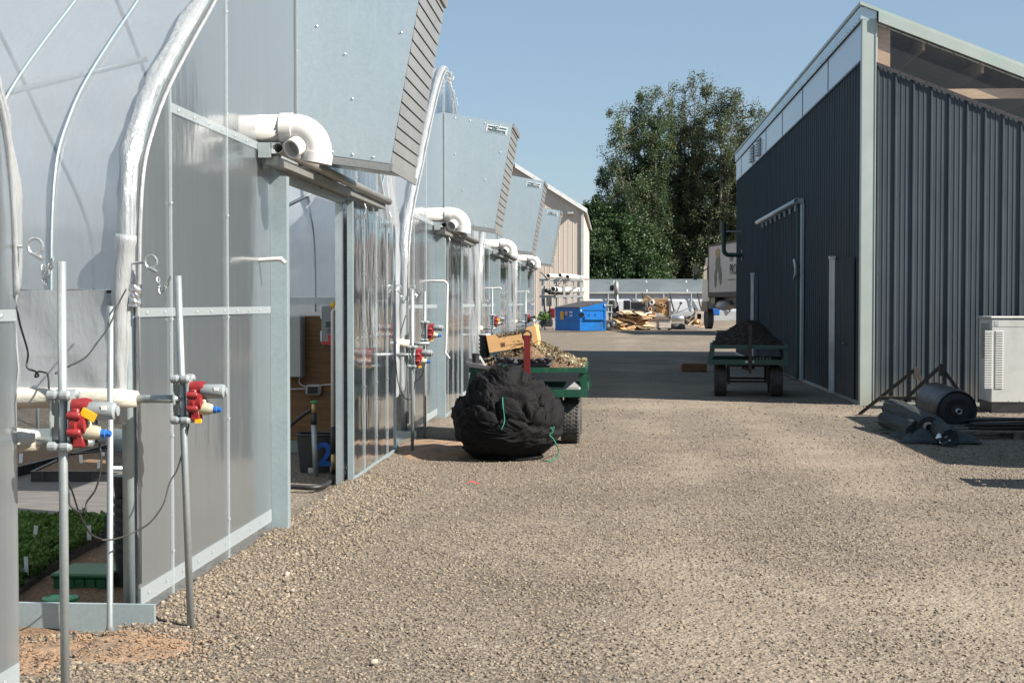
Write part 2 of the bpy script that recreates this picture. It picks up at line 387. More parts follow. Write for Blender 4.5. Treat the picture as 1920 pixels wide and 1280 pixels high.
M['dark'] = pbr('dark_steel_wall', (.060,.075,.087), .55, c2=(.050,.064,.075), ns=1.2, stretch=(3,3,.6), spec=.18, c3=(.042,.056,.068), ns3=.9)
M['darktrim'] = pbr('dark_trim', (.045,.04,.045), .45)
M['green_trim'] = pbr('pale_green_trim', (.40,.45,.42), .42, c2=(.35,.40,.37), ns=2, c3=(.33,.42,.38), ns3=1.4)
M['white'] = pbr('white_paint', (.74,.75,.75), .45, c2=(.68,.69,.69), ns=3, c3=(.58,.57,.54), ns3=3)
M['tan'] = pbr('tan_steel', (.55,.48,.41), .55, c2=(.52,.45,.385), ns=.5, stretch=(2,2,.3))
M['whitetrim'] = pbr('white_trim', (.46,.48,.47), .5, c2=(.38,.40,.39), ns=2)
M['farroof'] = pbr('far_roof_film', (.13,.15,.16), .5, c2=(.10,.12,.13), ns=.5)
M['farcurtain'] = pbr('far_curtain', (.50,.53,.57), .5, c2=(.44,.47,.51), ns=.3, stretch=(2,1,.3))
M['gen'] = pbr('beige_enclosure', (.56,.57,.55), .4, c2=(.52,.53,.51), ns=3, c3=(.46,.46,.43), ns3=2)
M['genslot'] = pbr('slot_dark', (.12,.12,.11), .6)
M['wood'] = pbr('pale_timber', (.62,.43,.28), .65, c2=(.52,.34,.21), ns=7, stretch=(1,6,6))
M['ply'] = pbr('plywood', (.20,.105,.038), .6, c2=(.12,.06,.02), ns=3.2, stretch=(.7,1,7), lo=.3, hi=.7, c3=(.10,.05,.02), ns3=2.4)
M['osb'] = pbr('chipboard', (.58,.53,.48), .8, c2=(.34,.30,.26), ns=9, bump=.4)
M['greyply'] = pbr('weathered_timber', (.20,.17,.14), .8, c2=(.12,.10,.085), ns=6, stretch=(4,4,.8))
M['wagon'] = pbr('green_enamel', (.010,.075,.042), .42, c2=(.007,.052,.032), ns=5, bump=.15, c3=(.05,.10,.055), ns3=6)
M['wagon_d'] = pbr('dark_green_enamel', (.02,.075,.062), .5, c2=(.015,.055,.048), ns=5, c3=(.05,.06,.045), ns3=5)
M['handle'] = pbr('dark_red_enamel', (.16,.015,.015), .4, c2=(.11,.012,.012))
M['card'] = pbr('cardboard', (.60,.36,.16), .8, c2=(.53,.31,.135), ns=5, bump=.12)
M['card2'] = pbr('brown_cardboard', (.50,.32,.18), .85, c2=(.36,.23,.13), ns=4, bump=.2)
M['card3'] = pbr('pale_cardboard', (.62,.46,.30), .85, c2=(.50,.36,.22), ns=4)
M['ink'] = pbr('printed_ink', (.05,.03,.02), .8)
M['inkgreen'] = pbr('sticker_ink', (.01,.09,.10), .6)
M['sticker'] = pbr('sticker_white', (.78,.80,.80), .4, c2=(.74,.76,.76))
M['orange'] = pbr('orange_sticker', (.72,.36,.04), .5)
M['pink'] = pbr('pink_sticker', (.62,.35,.38), .5)
M['pale_stone'] = pbr('pale_stone', (.36,.32,.27), .85, c2=(.29,.25,.21), ns=14, bump=.4)
M['dump'] = pbr('blue_enamel', (.008,.17,.52), .42, c2=(.006,.14,.44), ns=2, c3=(.02,.12,.33), ns3=1.4)
M['lid'] = pbr('grey_plastic_lid', (.085,.082,.088), .6, c2=(.06,.058,.06))
M['truck'] = pbr('grey_truck_panel', (.42,.39,.37), .5, c2=(.36,.33,.31), ns=1.5, stretch=(2,2,.5))
M['cab'] = pbr('grey_cab_paint', (.30,.32,.33), .35)
M['glass'] = pbr('dark_glass', (.02,.025,.03), .08, spec=.8)
M['soil'] = pbr('dark_compost', (.030,.022,.017), .95, c2=(.062,.046,.034), ns=26, bump=1.0, bs=45, bd=.03)
M['bark'] = pbr('bark_soil', (.10,.065,.04), .95, c2=(.27,.17,.10), ns=60, bump=1.0, bs=70, bd=.02)
M['sand'] = pbr('sandy_soil', (.34,.22,.135), .95, c2=(.25,.165,.105), ns=9, bump=1.0, bs=45, bd=.02, c3=(.15,.115,.085), ns3=7)
M['cloth'] = pbr('ground_cloth', (.085,.082,.08), .8, c2=(.15,.14,.13), ns=2.4, stretch=(1,5,1))
M['floorshade'] = pbr('pale_floor', (.36,.33,.29), .9, c2=(.28,.26,.23), ns=12, bump=.4)
M['trunk'] = pbr('bark', (.20,.175,.15), .9, c2=(.12,.10,.085), ns=3, stretch=(3,3,.6), bump=.5, bs=8, bd=.05)
M['leaf'] = attr_mat('poplar_leaf', [(0, (.035,.065,.030)), (.5, (.065,.110,.050)), (.85, (.11,.145,.055)), (1, (.17,.15,.075))], .5, .38, .5)
M['leafo'] = attr_mat('olive_leaf', [(0, (.045,.065,.030)), (.5, (.085,.112,.052)), (.85, (.135,.155,.078)), (1, (.20,.19,.10))], .5, .38, .5)
M['leafd'] = attr_mat('dark_leaf', [(0, (.018,.044,.016)), (.5, (.036,.078,.026)), (1, (.075,.125,.04))], .5, .35, .5)
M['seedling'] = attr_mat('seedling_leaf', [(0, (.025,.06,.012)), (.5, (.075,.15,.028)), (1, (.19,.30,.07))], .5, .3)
M['debris'] = attr_mat('dry_plants', [(0, (.07,.05,.035)), (.35, (.20,.14,.085)), (.7, (.34,.27,.18)), (.85, (.40,.41,.20)), (1, (.58,.51,.38))], .8, .15)
M['mesh'] = None
M['twine'] = pbr('green_twine', (.02,.24,.16), .6)
M['lidgreen'] = pbr('bright_green_lid', (.02,.30,.13), .45, c2=(.018,.25,.10))
M['boxgreen'] = pbr('valve_box_green', (.022,.13,.05), .5)
M['hook'] = galv('bright_zinc', (.6,.62,.62), (.45,.47,.47), .3, .8)
M['foil'] = galv('foil_tape', (.75,.75,.76), (.5,.5,.52), .25, .9)
M['ebox'] = pbr('grey_box', (.40,.41,.42), .5, c2=(.37,.38,.39))
M['paper'] = pbr('white_label', (.78,.79,.80), .5)
M['redink'] = pbr('red_print', (.60,.03,.04), .5)
M['bluepaint'] = pbr('blue_spray', (.01,.12,.55), .5)
M['brass'] = pbr('brass', (.45,.32,.14), .4, metal=.6)
M['hose'] = pbr('black_hose', (.02,.02,.021), .5)
M['fabric'] = pbr('green_black_fabric', (.022,.026,.026), .8, c2=(.036,.042,.041), ns=14, bump=.5, bs=90)
M['fabric2'] = pbr('dark_teal_fabric', (.012,.021,.023), .8, c2=(.022,.032,.034), ns=14, bump=.5, bs=90)
M['rollblue'] = pbr('black_blue_plastic', (.010,.013,.018), .45, c2=(.016,.020,.026), ns=9, bump=.3, bs=30)
M['rust'] = pbr('dark_rusty_steel', (.035,.028,.025), .7, c2=(.055,.04,.032), ns=9)
_dust(M['dark']); _dust(M['green_trim'], .35, (.30,.27,.22))
M['clear'] = None

def shade_cloth_mat():
    m, nt, out = _m('black_shade_cloth'); b = nt.nodes.new('ShaderNodeBsdfPrincipled'); nt.links.new(b.outputs[0], out.inputs[0])
    vec = _coord(nt); v = nt.nodes.new('ShaderNodeTexVoronoi'); v.inputs['Scale'].default_value = 130; nt.links.new(vec, v.inputs['Vector'])
    r = _ramp(nt, [(0, (.030,.030,.031)), (.35, (.010,.010,.011)), (.7, (.005,.005,.006))]); nt.links.new(v.outputs['Distance'], r.inputs[0]); nt.links.new(r.outputs[0], b.inputs['Base Color'])
    b.inputs['Roughness'].default_value = .8; b.inputs['Specular IOR Level'].default_value = .22; nt.links.new(_bump(nt, v.outputs['Distance'], .8, .006), b.inputs['Normal']); return m
M['mesh'] = shade_cloth_mat()
def clear_mat():
    m, nt, out = _m('clear_ribbed_sheet'); N = nt.nodes.new
    tp = N('ShaderNodeBsdfTransparent'); tp.inputs[0].default_value = (.93,.94,.95,1)
    gl = N('ShaderNodeBsdfGlossy'); gl.inputs['Roughness'].default_value = .12
    df = N('ShaderNodeBsdfDiffuse'); df.inputs[0].default_value = (.6,.6,.62,1)
    a = N('ShaderNodeMixShader'); a.inputs[0].default_value = .04; nt.links.new(tp.outputs[0], a.inputs[1]); nt.links.new(df.outputs[0], a.inputs[2])
    fr = N('ShaderNodeFresnel'); fr.inputs[0].default_value = 1.5
    c = N('ShaderNodeMixShader'); nt.links.new(fr.outputs[0], c.inputs[0]); nt.links.new(a.outputs[0], c.inputs[1]); nt.links.new(gl.outputs[0], c.inputs[2])
    nt.links.new(c.outputs[0], out.inputs[0]); return m
M['clear'] = clear_mat()
def strip_mat():
    m, nt, out = _m('pale_joint_profile'); N = nt.nodes.new
    tp = N('ShaderNodeBsdfTransparent'); tp.inputs[0].default_value = (.95,.97,.98,1); df = N('ShaderNodeBsdfDiffuse'); df.inputs[0].default_value = (.62,.68,.70,1)
    gl = N('ShaderNodeBsdfGlossy'); gl.inputs['Roughness'].default_value = .3
    a = N('ShaderNodeMixShader'); a.inputs[0].default_value = .24; nt.links.new(tp.outputs[0], a.inputs[1]); nt.links.new(df.outputs[0], a.inputs[2])
    c = N('ShaderNodeMixShader'); c.inputs[0].default_value = .08; nt.links.new(a.outputs[0], c.inputs[1]); nt.links.new(gl.outputs[0], c.inputs[2]); nt.links.new(c.outputs[0], out.inputs[0]); return m
M['softstrip'] = strip_mat()
M['softgirt'] = M['softstrip']
M['band'] = pbr('translucent_white_sheet', (.42,.48,.54), .22, c2=(.37,.43,.50), ns=.8, stretch=(1,.3,1), spec=.8)

def cloud(name, pts, size, mat, parent=None, seed=0, tones=None, origin=(0,0,0), aspect=.6, upbias=0.0):
    "many small leaf quads, built with numpy; pts (n,3) world"
    g = np.random.default_rng(seed); n = len(pts); pts = np.asarray(pts, float)
    a = g.normal(size=(n,3)); a[:,2] *= (1 - upbias); a /= np.linalg.norm(a, axis=1)[:,None]
    b = g.normal(size=(n,3)); b -= a * (a*b).sum(1)[:,None]; b /= np.linalg.norm(b, axis=1)[:,None]
    s = (size * g.uniform(.6, 1.3, n))[:,None]
    off = np.array(origin)
    V = np.stack([pts - a*s, pts + b*s*aspect, pts + a*s, pts - b*s*aspect], 1).reshape(-1,3) - off
    me = bpy.data.meshes.new(name); me.vertices.add(4*n); me.vertices.foreach_set('co', V.ravel())
    me.loops.add(4*n); me.loops.foreach_set('vertex_index', np.arange(4*n, dtype=np.int32))
    me.polygons.add(n); me.polygons.foreach_set('loop_start', np.arange(0, 4*n, 4, dtype=np.int32)); me.polygons.foreach_set('loop_total', np.full(n, 4, np.int32))
    t = g.uniform(0, 1, n) if tones is None else np.clip(tones, 0, 1)
    at_ = me.attributes.new('tone', 'FLOAT', 'FACE'); at_.data.foreach_set('value', t.astype(np.float32))
    me.materials.append(mat); me.update(); me.validate()
    o = bpy.data.objects.new(name, me); col.objects.link(o)
    if parent is not None: o.parent = parent
    else: o.location = origin
    return o

_ico = None
def stones(name, P, S, mat, seed=0, flat=.65, origin=(0,0,0), parent=None):
    "pebbles: squashed, jittered icosahedra; P (n,3) centres, S (n,) radii"
    g = np.random.default_rng(seed); n = len(P)
    ph = (1 + 5**.5) / 2
    iv = np.array([(-1,ph,0),(1,ph,0),(-1,-ph,0),(1,-ph,0),(0,-1,ph),(0,1,ph),(0,-1,-ph),(0,1,-ph),(ph,0,-1),(ph,0,1),(-ph,0,-1),(-ph,0,1)], float)
    iv /= np.linalg.norm(iv[0])
    fc = np.array([(0,11,5),(0,5,1),(0,1,7),(0,7,10),(0,10,11),(1,5,9),(5,11,4),(11,10,2),(10,7,6),(7,1,8),(3,9,4),(3,4,2),(3,2,6),(3,6,8),(3,8,9),(4,9,5),(2,4,11),(6,2,10),(8,6,7),(9,8,1)])
    V = iv[None] * g.uniform(.72, 1.25, (n,12,1)); q = g.normal(size=(n,4)); q /= np.linalg.norm(q, axis=1)[:,None]
    w, x, y, z = q.T
    Rm = np.stack([1-2*(y*y+z*z), 2*(x*y-z*w), 2*(x*z+y*w), 2*(x*y+z*w), 1-2*(x*x+z*z), 2*(y*z-x*w), 2*(x*z-y*w), 2*(y*z+x*w), 1-2*(x*x+y*y)], 1).reshape(n,3,3)
    V = V * np.stack([g.uniform(.8,1.3,n), g.uniform(.7,1.1,n), g.uniform(.5,.9,n)], 1)[:,None,:]
    V = np.einsum('nij,nkj->nki', Rm, V); V[:,:,2] *= flat
    V = V * S[:,None,None] + np.asarray(P)[:,None,:] - np.array(origin)
    Fc = (fc[None] + (np.arange(n) * 12)[:,None,None]).reshape(-1)
    me = bpy.data.meshes.new(name); me.vertices.add(12*n); me.vertices.foreach_set('co', V.reshape(-1))
    me.loops.add(60*n); me.loops.foreach_set('vertex_index', Fc.astype(np.int32))
    me.polygons.add(20*n); me.polygons.foreach_set('loop_start', np.arange(0, 60*n, 3, dtype=np.int32)); me.polygons.foreach_set('loop_total', np.full(20*n, 3, np.int32))
    at_ = me.attributes.new('tone', 'FLOAT', 'FACE'); at_.data.foreach_set('value', np.repeat(g.uniform(0,1,n), 20).astype(np.float32))
    me.materials.append(mat); me.update()
    o = bpy.data.objects.new(name, me); col.objects.link(o)
    if parent is not None: o.parent = parent
    else: o.location = origin
    return o

def fbm(x, y, z=0.0, sc=1.0): return noise.fractal(Vector((x*sc, y*sc, z*sc)), 1.0, 2.0, 4)

XW = -2.35      # plane of the greenhouse end walls
XB = 3.9        # plane of the dark building's alley wall
# ------------------------------------------------------------------ ground
def ground_z(x, y):
    z = .012 * noise.noise(Vector((x*.9, y*.5, 0))) + .006 * noise.noise(Vector((x*3, y*3, 4)))
    if -2.36 < x < -1.5 and 3 < y < 50:                  # loose gravel heaped against the walls
        t = (x + 2.35) / .85; z += .055 * (1 - t) ** 2 * (.7 + .6 * noise.noise(Vector((x, y*1.3, 7))))
    if x < -2.36: z -= .012
    return z if abs(x) < 30 and y < 90 else 0.0
def fines(x, y):
    "0..1: where wheels and weather have worn the gravel down to fine tan grit"
    w = .35 * noise.noise(Vector((1.7, y*.16, 0)))
    t = max(math.exp(-((x - .55 - w) / .42) ** 2), math.exp(-((x - 2.15 - w) / .45) ** 2)) * (.35 + .5 * noise.noise(Vector((x*.3, y*.22, 5))))
    f = .5 * noise.fractal(Vector((x*.42, y*.30, 3)), 1.0, 2.0, 5) + .16
    edge = min(1, max(0, (x + 1.5) / .9)); return max(0.0, min(1.0, (f + t * .7) * edge))
def build_ground():
    xs = list(np.concatenate([[-900,-300,-120,-60,-30,-16], np.arange(-10, -4, .6), np.arange(-4, 6.1, .12), np.arange(6.6, 14, .8), [18,30,60,120,300,900]]))
    ys = list(np.concatenate([[-40,-10,0], np.arange(3, 20, .12), np.arange(20, 50, .5), np.arange(50, 95, 3), [110,150,220,400,800,2000]]))
    m = MB(); nv = len(ys)
    m.v = [(x, y, ground_z(x, y)) for x in xs for y in ys]
    m.f = [(i*nv+j, (i+1)*nv+j, (i+1)*nv+j+1, i*nv+j+1) for i in range(len(xs)-1) for j in range(nv-1)]
    g_ = m.build('gravel_ground', M['ground'], smooth=True, fixn=False); at_ = g_.data.attributes.new('fines', 'FLOAT', 'POINT'); at_.data.foreach_set('value', np.array([fines(v[0], v[1]) for v in m.v], np.float32))
    tag(g_, 'tan and grey crushed gravel yard between the greenhouses and the dark building', 'ground', kind='structure')
build_ground()

def scatter():
    g = np.random.default_rng(5)
    P = []; S = []
    def add(n, x0, x1, y0, y1, s0, s1, pw=1.0):
        x = g.uniform(x0, x1, n); y = y0 + (y1 - y0) * g.uniform(0, 1, n) ** pw
        s = s0 + (s1 - s0) * g.uniform(0, 1, n) ** 3
        # thin the stones out on the dusty drifts
        keep = np.array([g.uniform(0, 1) > fines(a, b) * 1.2 for a, b in zip(x, y)])
        for a, b, c in zip(x[keep], y[keep], s[keep]): P.append((a, b, ground_z(a, b) + c * .2)); S.append(c)
    add(60000, -2.32, 2.8, 5.4, 10.0, .004, .0125, 1.1)
    add(46000, -2.3, 4.6, 10.0, 16.5, .005, .0135)
    add(9000, -2.33, -1.6, 5.4, 13.0, .006, .018)
    add(5000, -2.0, 6.0, 16.5, 24.0, .009, .022)
    add(2500, -3.2, -2.25, 5.2, 6.7, .008, .022)
    tag(stones('gravel', np.array(P), np.array(S), M['stone'], 3), 'loose angular grey and tan stones strewn over the yard', 'gravel', kind='stuff')
scatter()

def patch(name, label, mat, cx, cy, rx, ry, h, seed, cat='soil', base=None):
    m = MB(); n = 40; rr = 12
    vs = []
    for i in range(rr + 1):
        for k in range(n):
            a = 2*math.pi*k/n; r = i / rr; w = 1 + .28 * noise.noise(Vector((math.cos(a)*1.6, math.sin(a)*1.6, seed)))
            x = cx + rx*r*w*math.cos(a); y = cy + ry*r*w*math.sin(a)
            z = (ground_z(x, y) if base is None else base) + .004 + h * max(0, 1 - r*r) * (.75 + .5 * noise.noise(Vector((x*5, y*5, seed)))) - .016 * r**6
            vs.append((x, y, z))
    m.add(vs, [(i*n+k, i*n+(k+1)%n, (i+1)*n+(k+1)%n, (i+1)*n+k) for i in range(rr) for k in range(n)])
    return tag(m.build(name, mat, smooth=True, origin=(cx, cy, 0)), label, cat, kind='structure')
patch('sandy_soil', 'orange brown sandy soil spilled below the near greenhouse baseboard', M['sand'], -2.45, 6.32, .62, .36, .030, 3)
_g = np.random.default_rng(17); _q = [(-2.45 + .62*math.cos(a)*r_, 6.32 + .36*math.sin(a)*r_) for a, r_ in zip(_g.uniform(0, 6.28, 900), _g.uniform(.1, 1.15, 900) ** .6)]
tag(stones('soil_crumbs', np.array([(x, y, ground_z(x, y) + .012 + .028*max(0, 1 - ((x+2.45)/.62)**2 - ((y-6.32)/.36)**2)) for x, y in _q]), _g.uniform(.003, .011, 900), M['sand'], 19), 'brown crumbs of soil scattered over the spilled sandy soil', 'soil crumbs', kind='stuff')
patch('sandy_soil', 'orange brown soil mound behind the black cloth bundle beside two thin poles', M['sand'], -1.85, 15.3, .55, 1.0, .075, 8)

# ------------------------------------------------------------------ greenhouses
W = 8.1
ARCH = [(0,0),(0,1.65),(.02,2.0),(.09,2.3),(.25,2.52),(.48,2.74),(.9,3.05),(1.36,3.37),(1.8,3.70),(2.6,4.25),(3.4,4.72),(4.05,4.92)]
ARCH = ARCH + [(W - y, z) for y, z in ARCH[-2::-1]]
def arch_z(dy):
    dy = min(dy, W - dy)
    if dy <= 0: return 1.65
    for (a, za), (b, zb) in zip(ARCH[1:12], ARCH[2:12]):
        if a <= dy <= b: return za + (zb - za) * (dy - a) / max(b - a, 1e-6)
    return 4.92
AP = spline([(0, y, z) for y, z in ARCH[1:-1]], 5)      # smooth arch, dy in y

def wall_poly(d0, d1, z0):
    out = [(d0, z0), (d1, z0), (d1, arch_z(d1))]
    for y, z in reversed(ARCH):
        if d0 < y < d1 and z > 1.7: out.append((y, z))
    out.append((d0, arch_z(d0))); return out

def strip(m, y, z0, z1, x=XW, w=.032):
    m.box(x + .002, x + .012, y - w/2, y + w/2, z0, z1)
def screws(m, pts, x=XW + .013, r=.009):
    for y, z in pts: m.add([(x, y-r, z-r), (x, y+r, z-r), (x, y+r, z+r), (x, y-r, z+r), (x + .008, y, z)], [(0,1,4),(1,2,4),(2,3,4),(3,0,4)])

def greenhouse(k, Y0, L, label, open_door=False, detail=True, down_pipe=False, near=True):
    rn = rng(100 + k)
    root = thing('greenhouse', label, 'greenhouse', (XW, Y0 + W/2, 0), 'plastic greenhouses in a row')
    D0, D1 = 2.85, 5.47
    XE = XW - L
    # end wall
    m = MB()
    for d0, d1, z0 in ((.0, D0, 0.0), (D0, D1, 2.58), (D1, W, 0.0)):
        m.prism([(Y0 + a, z) for a, z in wall_poly(d0, d1, z0)], XW - .008, XW, 'YZ')
    wall = m.build('end_wall', M['poly'], root)
    # aluminium joining strips with screws, every one a piece of the wall
    dys = [.55, 1.67, 3.6, 4.85, 6.1, 7.25]
    for d in dys:
        z0 = .02 if not (D0 < d < D1) else 2.6
        s = MB(); z1 = arch_z(d) - .03; strip(s, Y0 + d, z0, z1, XW, .026); s.build('joint_strip', M['softstrip'], wall)
        s = MB(); screws(s, [(Y0 + d, z0 + .25 + .62*i) for i in range(int((z1 - z0 - .2) / .62) + 1)]); s.build('screws', M['alu'], wall)
    for z, w in ((.13, .085), (1.55, .045), (2.64, .05)):
        for a, b in (((0.0, D0 - .06), (D1, W)) if z < 2 else ((.55, W - .3),)):
            s = MB().box(XW + .003, XW + .009, Y0 + a + .02, Y0 + b - .02, z - w/2, z + w/2)
            s.build('girt_strip', M['softgirt'], wall); s = MB(); screws(s, [(Y0 + a + .15 + .29*i, z) for i in range(int((b - a - .2) / .29) + 1)], XW + .0095); s.build('screws', M['alu'], wall)
    # frame behind the sheets
    s = MB()
    for d in (.55, 1.67, 6.1, 7.25): s.box(XW - .07, XW - .012, Y0 + d - .025, Y0 + d + .025, 0, arch_z(d) - .05)
    for z in (1.55, 2.64): s.box(XW - .075, XW - .073 + .05, Y0 + (.05 if z < 2 else .5), Y0 + (D0 if z < 2 else W - .5) - .05, z - .02, z + .02)
    s.box(XW - .075, XW - .025, Y0 + D1, Y0 + W - .05, 1.53, 1.57)
    s.build('stud_frame', M['alu'], root)
    # corner legs and arch tube
    s = MB(); s.tube([(XW - .04, Y0, 0), (XW - .04, Y0, 1.65)] + [(XW - .04, Y0 + p.y, p.z) for p in AP] + [(XW - .04, Y0 + W, 0)], .032, 10)
    s.build('end_arch', M['galv_l'], root, smooth=True)
    # hoops
    xs = [XW - 2.0 - 1.2*i for i in range(int((L - 2) / 1.2))]
    for x in xs:
        s = MB().tube([(x, Y0 + .02, 0), (x, Y0 + .02, 1.65)] + [(x, Y0 + .02 + p.y * (W - .04) / W, p.z - .03) for p in AP] + [(x, Y0 + W - .02, 0)], .021, 8)
        s.build('hoop', M['galv_l'], root, smooth=True)
    # film roof
    NX = 70 if k == 1 else 30
    A2 = AP
    def roof(u, v):
        x = XW - .03 - (L - .03) * u ** 1.6; i = v * (len(A2) - 1); j = min(int(i), len(A2) - 2); p = A2[j].lerp(A2[j+1], i - j)
        d = (.012 + .02 * u) * fbm(x, p.y + Y0, p.z, 1.3)
        ny, nz = (p.y - W/2) / (W/2), .6
        return (x, Y0 + p.y + d * ny + (-.012 if v < .5 else .012), p.z + d * nz + .012)
    MB().grid(roof, NX, len(A2) * 2).build('roof_film', M['film'], root, smooth=True, fixn=False)
    for x in (XW - .42, XW - .80):
        s = MB().tube([(x, Y0 - .01, 1.5)] + [(x, Y0 + p.y + (p.y - W/2) / (W/2) * .024, p.z + .022) for p in AP] + [(x, Y0 + W + .01, 1.5)], .008, 8); s.build('hold_down_strap', M['galv_l'], root, smooth=True)
    # hip boards, baseboards
    s = MB()
    for y in (Y0 - .012, Y0 + W + .012): s.box(XE, XW - .09, y - .012, y + .012, 1.585, 1.655)
    s.build('hip_board', M['galv'], root)
    for y, xr in ((Y0 - .10, -2.23), (Y0 + W + .10, -2.27)):
        if k == 0 and y > Y0 + 1: xr = -3.1
        MB().box(XE, xr, y - .014, y + .014, -.04, .122).build('baseboard', M['galv_l'], root)
    # bunched film lashed round the end arch
    def bunch(sgn, z_lo):
        P = [Vector((XW - .03, Y0 - .03 + (p.y * (W + .06) / W), p.z + .02)) for p in AP]
        P = [Vector((XW - .05, Y0 - .045, z)) for z in np.arange(z_lo, 1.62, .09)] + P + [Vector((XW - .05, Y0 + W + .045, z)) for z in np.arange(1.6, z_lo, -.09)]
        n = 26; vs = []
        for i, p in enumerate(P):
            t = (P[min(i+1, len(P)-1)] - P[max(i-1, 0)]).normalized(); b = Vector((1,0,0)); o = t.cross(b).normalized()
            if o.y * (p.y - Y0 - W/2) + o.z * 2 < 0: o = -o
            fat = .043 + .010 * noise.noise(Vector((i*.31, k*9.1, 0))) + .009 * noise.noise(Vector((i*.9, k*9.1, 5)))
            if p.z < 1.3: fat *= .65
            for q in range(n):
                a = 2*math.pi*q/n; cr = 1 + .42 * noise.noise(Vector((math.cos(a)*3.4 + k*3, math.sin(a)*3.4, i*.10))) + .22 * noise.noise(Vector((math.cos(a)*8 + k, math.sin(a)*8, i*.3)))
                # wide along X (lies back over the film), thin outwards
                vs.append(p + b * (math.cos(a) * fat * cr * 1.05 - fat*.25) + o * (math.sin(a) * fat * cr * .55 + .012))
        m = MB(); N = len(P)
        m.add(vs, [(i*n+q, i*n+(q+1)%n, (i+1)*n+(q+1)%n, (i+1)*n+q) for i in range(N-1) for q in range(n)] + [tuple(range(n))[::-1], tuple((N-1)*n+q for q in range(n))])
        return m
    bu = bunch(1, 1.0 if k < 2 else .55).build('bunched_edge', M['bunch'], root, smooth=True)
    s = MB(); g = []
    for p in AP: g.append((XW + .012, Y0 + .02 + p.y * (W - .04) / W, p.z - .02))
    s.tube([(XW + .008, Y0 + .012, .2), (XW + .008, Y0 + .012, 1.6)] + g, .011, 6); s.build('lock_channel', M['bunch'], bu, smooth=True)
    # curtains and their roll tubes
    for y, zt, sg in ((Y0 - .07, 1.13, -1), (Y0 + W + .07, 1.04, 1)):
        def cur(u, v, y=y, zt=zt, sg=sg):
            x = XW - .12 - (L - .2) * u ** 1.7; z = zt + (1.66 - zt) * v
            f = noise.noise(Vector((x*2.6 + z*1.4, z*1.2, y))) * .035 + noise.noise(Vector((x*7 + z*6, z, y+9))) * .012
            return (x, y + sg * (.01 + f * (1 - .5*v)), z)
        MB().grid(cur, 110 if k == 1 else 40, 10).build('side_curtain', M['curtain'], root, smooth=True, fixn=False)
        s = MB(); pts = [(XE, y + sg*.03, zt)] + [(x, y + sg*.03, zt + .006 * noise.noise(Vector((x*3, y, 0)))) for x in np.arange(XW - 5, XW + .09, .12)]
        rs = [.052 + .007 * noise.noise(Vector((p[0]*5, p[1], 3))) for p in pts]; rs[-1] = .040
        s.tube(pts, rs, 12); rt = s.build('roll_tube', M['rolltube'], root, smooth=True)
        MB().tube([(XW + .0, y + sg*.03, zt), (XW + .27, y + sg*.03, zt)], .020, 10).build('tube_end', M['pole'], rt, smooth=True)
    # rusty wire lock along the hip board, film puckered under it
    s = MB(); P = [(x, Y0 - .030 - .004*math.sin(x*41), 1.655 + .004 * math.sin(x*23)) for x in np.arange(XE + .2, XW - .10, .06)]; s.tube(P, .0075, 5); s.build('lock_wire', M['rust'], root, smooth=True)
    # spare film hanging loose at the far corner
    if 1 <= k <= 3:
        def loose(u, v):
            z = 3.35 - 2.75 * v; yc = Y0 + W + .02 - max(0, z - 2.35) * .62; wd = .34 * (1 - .35*v) + .10 * noise.noise(Vector((v*6, k*5.0, 0)))
            return (XW + .045 + .035 * math.sin(u*7 + v*2.5) + .03 * noise.noise(Vector((u*4, v*7, k*3.0))), yc - .10 + u * wd, z + .02 * math.sin(u*9))
        MB().grid(loose, 22, 46).build('loose_film', M['bunch'], root, smooth=True, fixn=False)
    # door opening: jambs, header
    s = MB().box(XW + .001, XW + .115, Y0 + D0 - .055, Y0 + D0 - .004, -.02, 2.47); s.box(XW - .06, XW - .012, Y0 + D0 - .07, Y0 + D0 - .012, 0, 2.56)
    s.box(XW + .085, XW + .115, Y0 + D0 - .004, Y0 + D0 + .03, -.02, 2.47); s.build('door_jamb', M['galv_l'], root)
    s = MB().box(XW - .07, XW - .001, Y0 + D1 + .001, Y0 + D1 + .05, 0, 2.56); s.build('door_jamb', M['galv'], root)
    s = MB().box(XW - .06, XW + .03, Y0 + D0 - .02, Y0 + D1 + .05, 2.475, 2.575); s.build('door_header', M['galv'], root)
    # track: round rail above a channel, on brackets
    s = MB().pipe([(XW + .14, Y0 + D0 - .40, 2.625), (XW + .14, Y0 + 7.15, 2.60)], .036, .030, 14)
    tr = s.build('door_track', M['track'], root, smooth=True)
    s = MB().box(XW + .045, XW + .125, Y0 + D0 - .36, Y0 + 7.05, 2.52, 2.575)
    for i in range(6): y = Y0 + D0 - .3 + i * .9; s.box(XW + .01, XW + .044, y, y + .05, 2.50, 2.62); s.box(XW + .044, XW + .13, y, y + .04, 2.576, 2.60)
    s.build('track_channel', M['track'], tr)
    MB().box(XW + .012, XW + .09, Y0 + D0 - .43, Y0 + D0 - .38, 2.56, 2.66).build('track_end', M['alu'], tr)
    # sliding door leaf
    y0 = Y0 + (D1 + .005 if open_door else D0 + .01); y1 = y0 + 2.58
    if k == 3: y0 += .45; y1 += .45
    s = MB().box(XW + .055, XW + .063, y0 + .03, y1 - .02, .03, 2.44); dr = s.build('door', M['doorpoly'], root)
    s = MB()
    s.box(XW + .035, XW + .085, y0, y0 + .045, .0, 2.50); s.box(XW + .045, XW + .075, y1 - .02, y1, .03, 2.42)
    s.box(XW + .045, XW + .075, y0 + .046, y1 - .021, .015, .045); s.build('door_edge', M['galv_l'], dr)
    s = MB()
    for j in range(1, 4): strip(s, y0 + j * .68, .05, 2.40, XW + .063, .016)
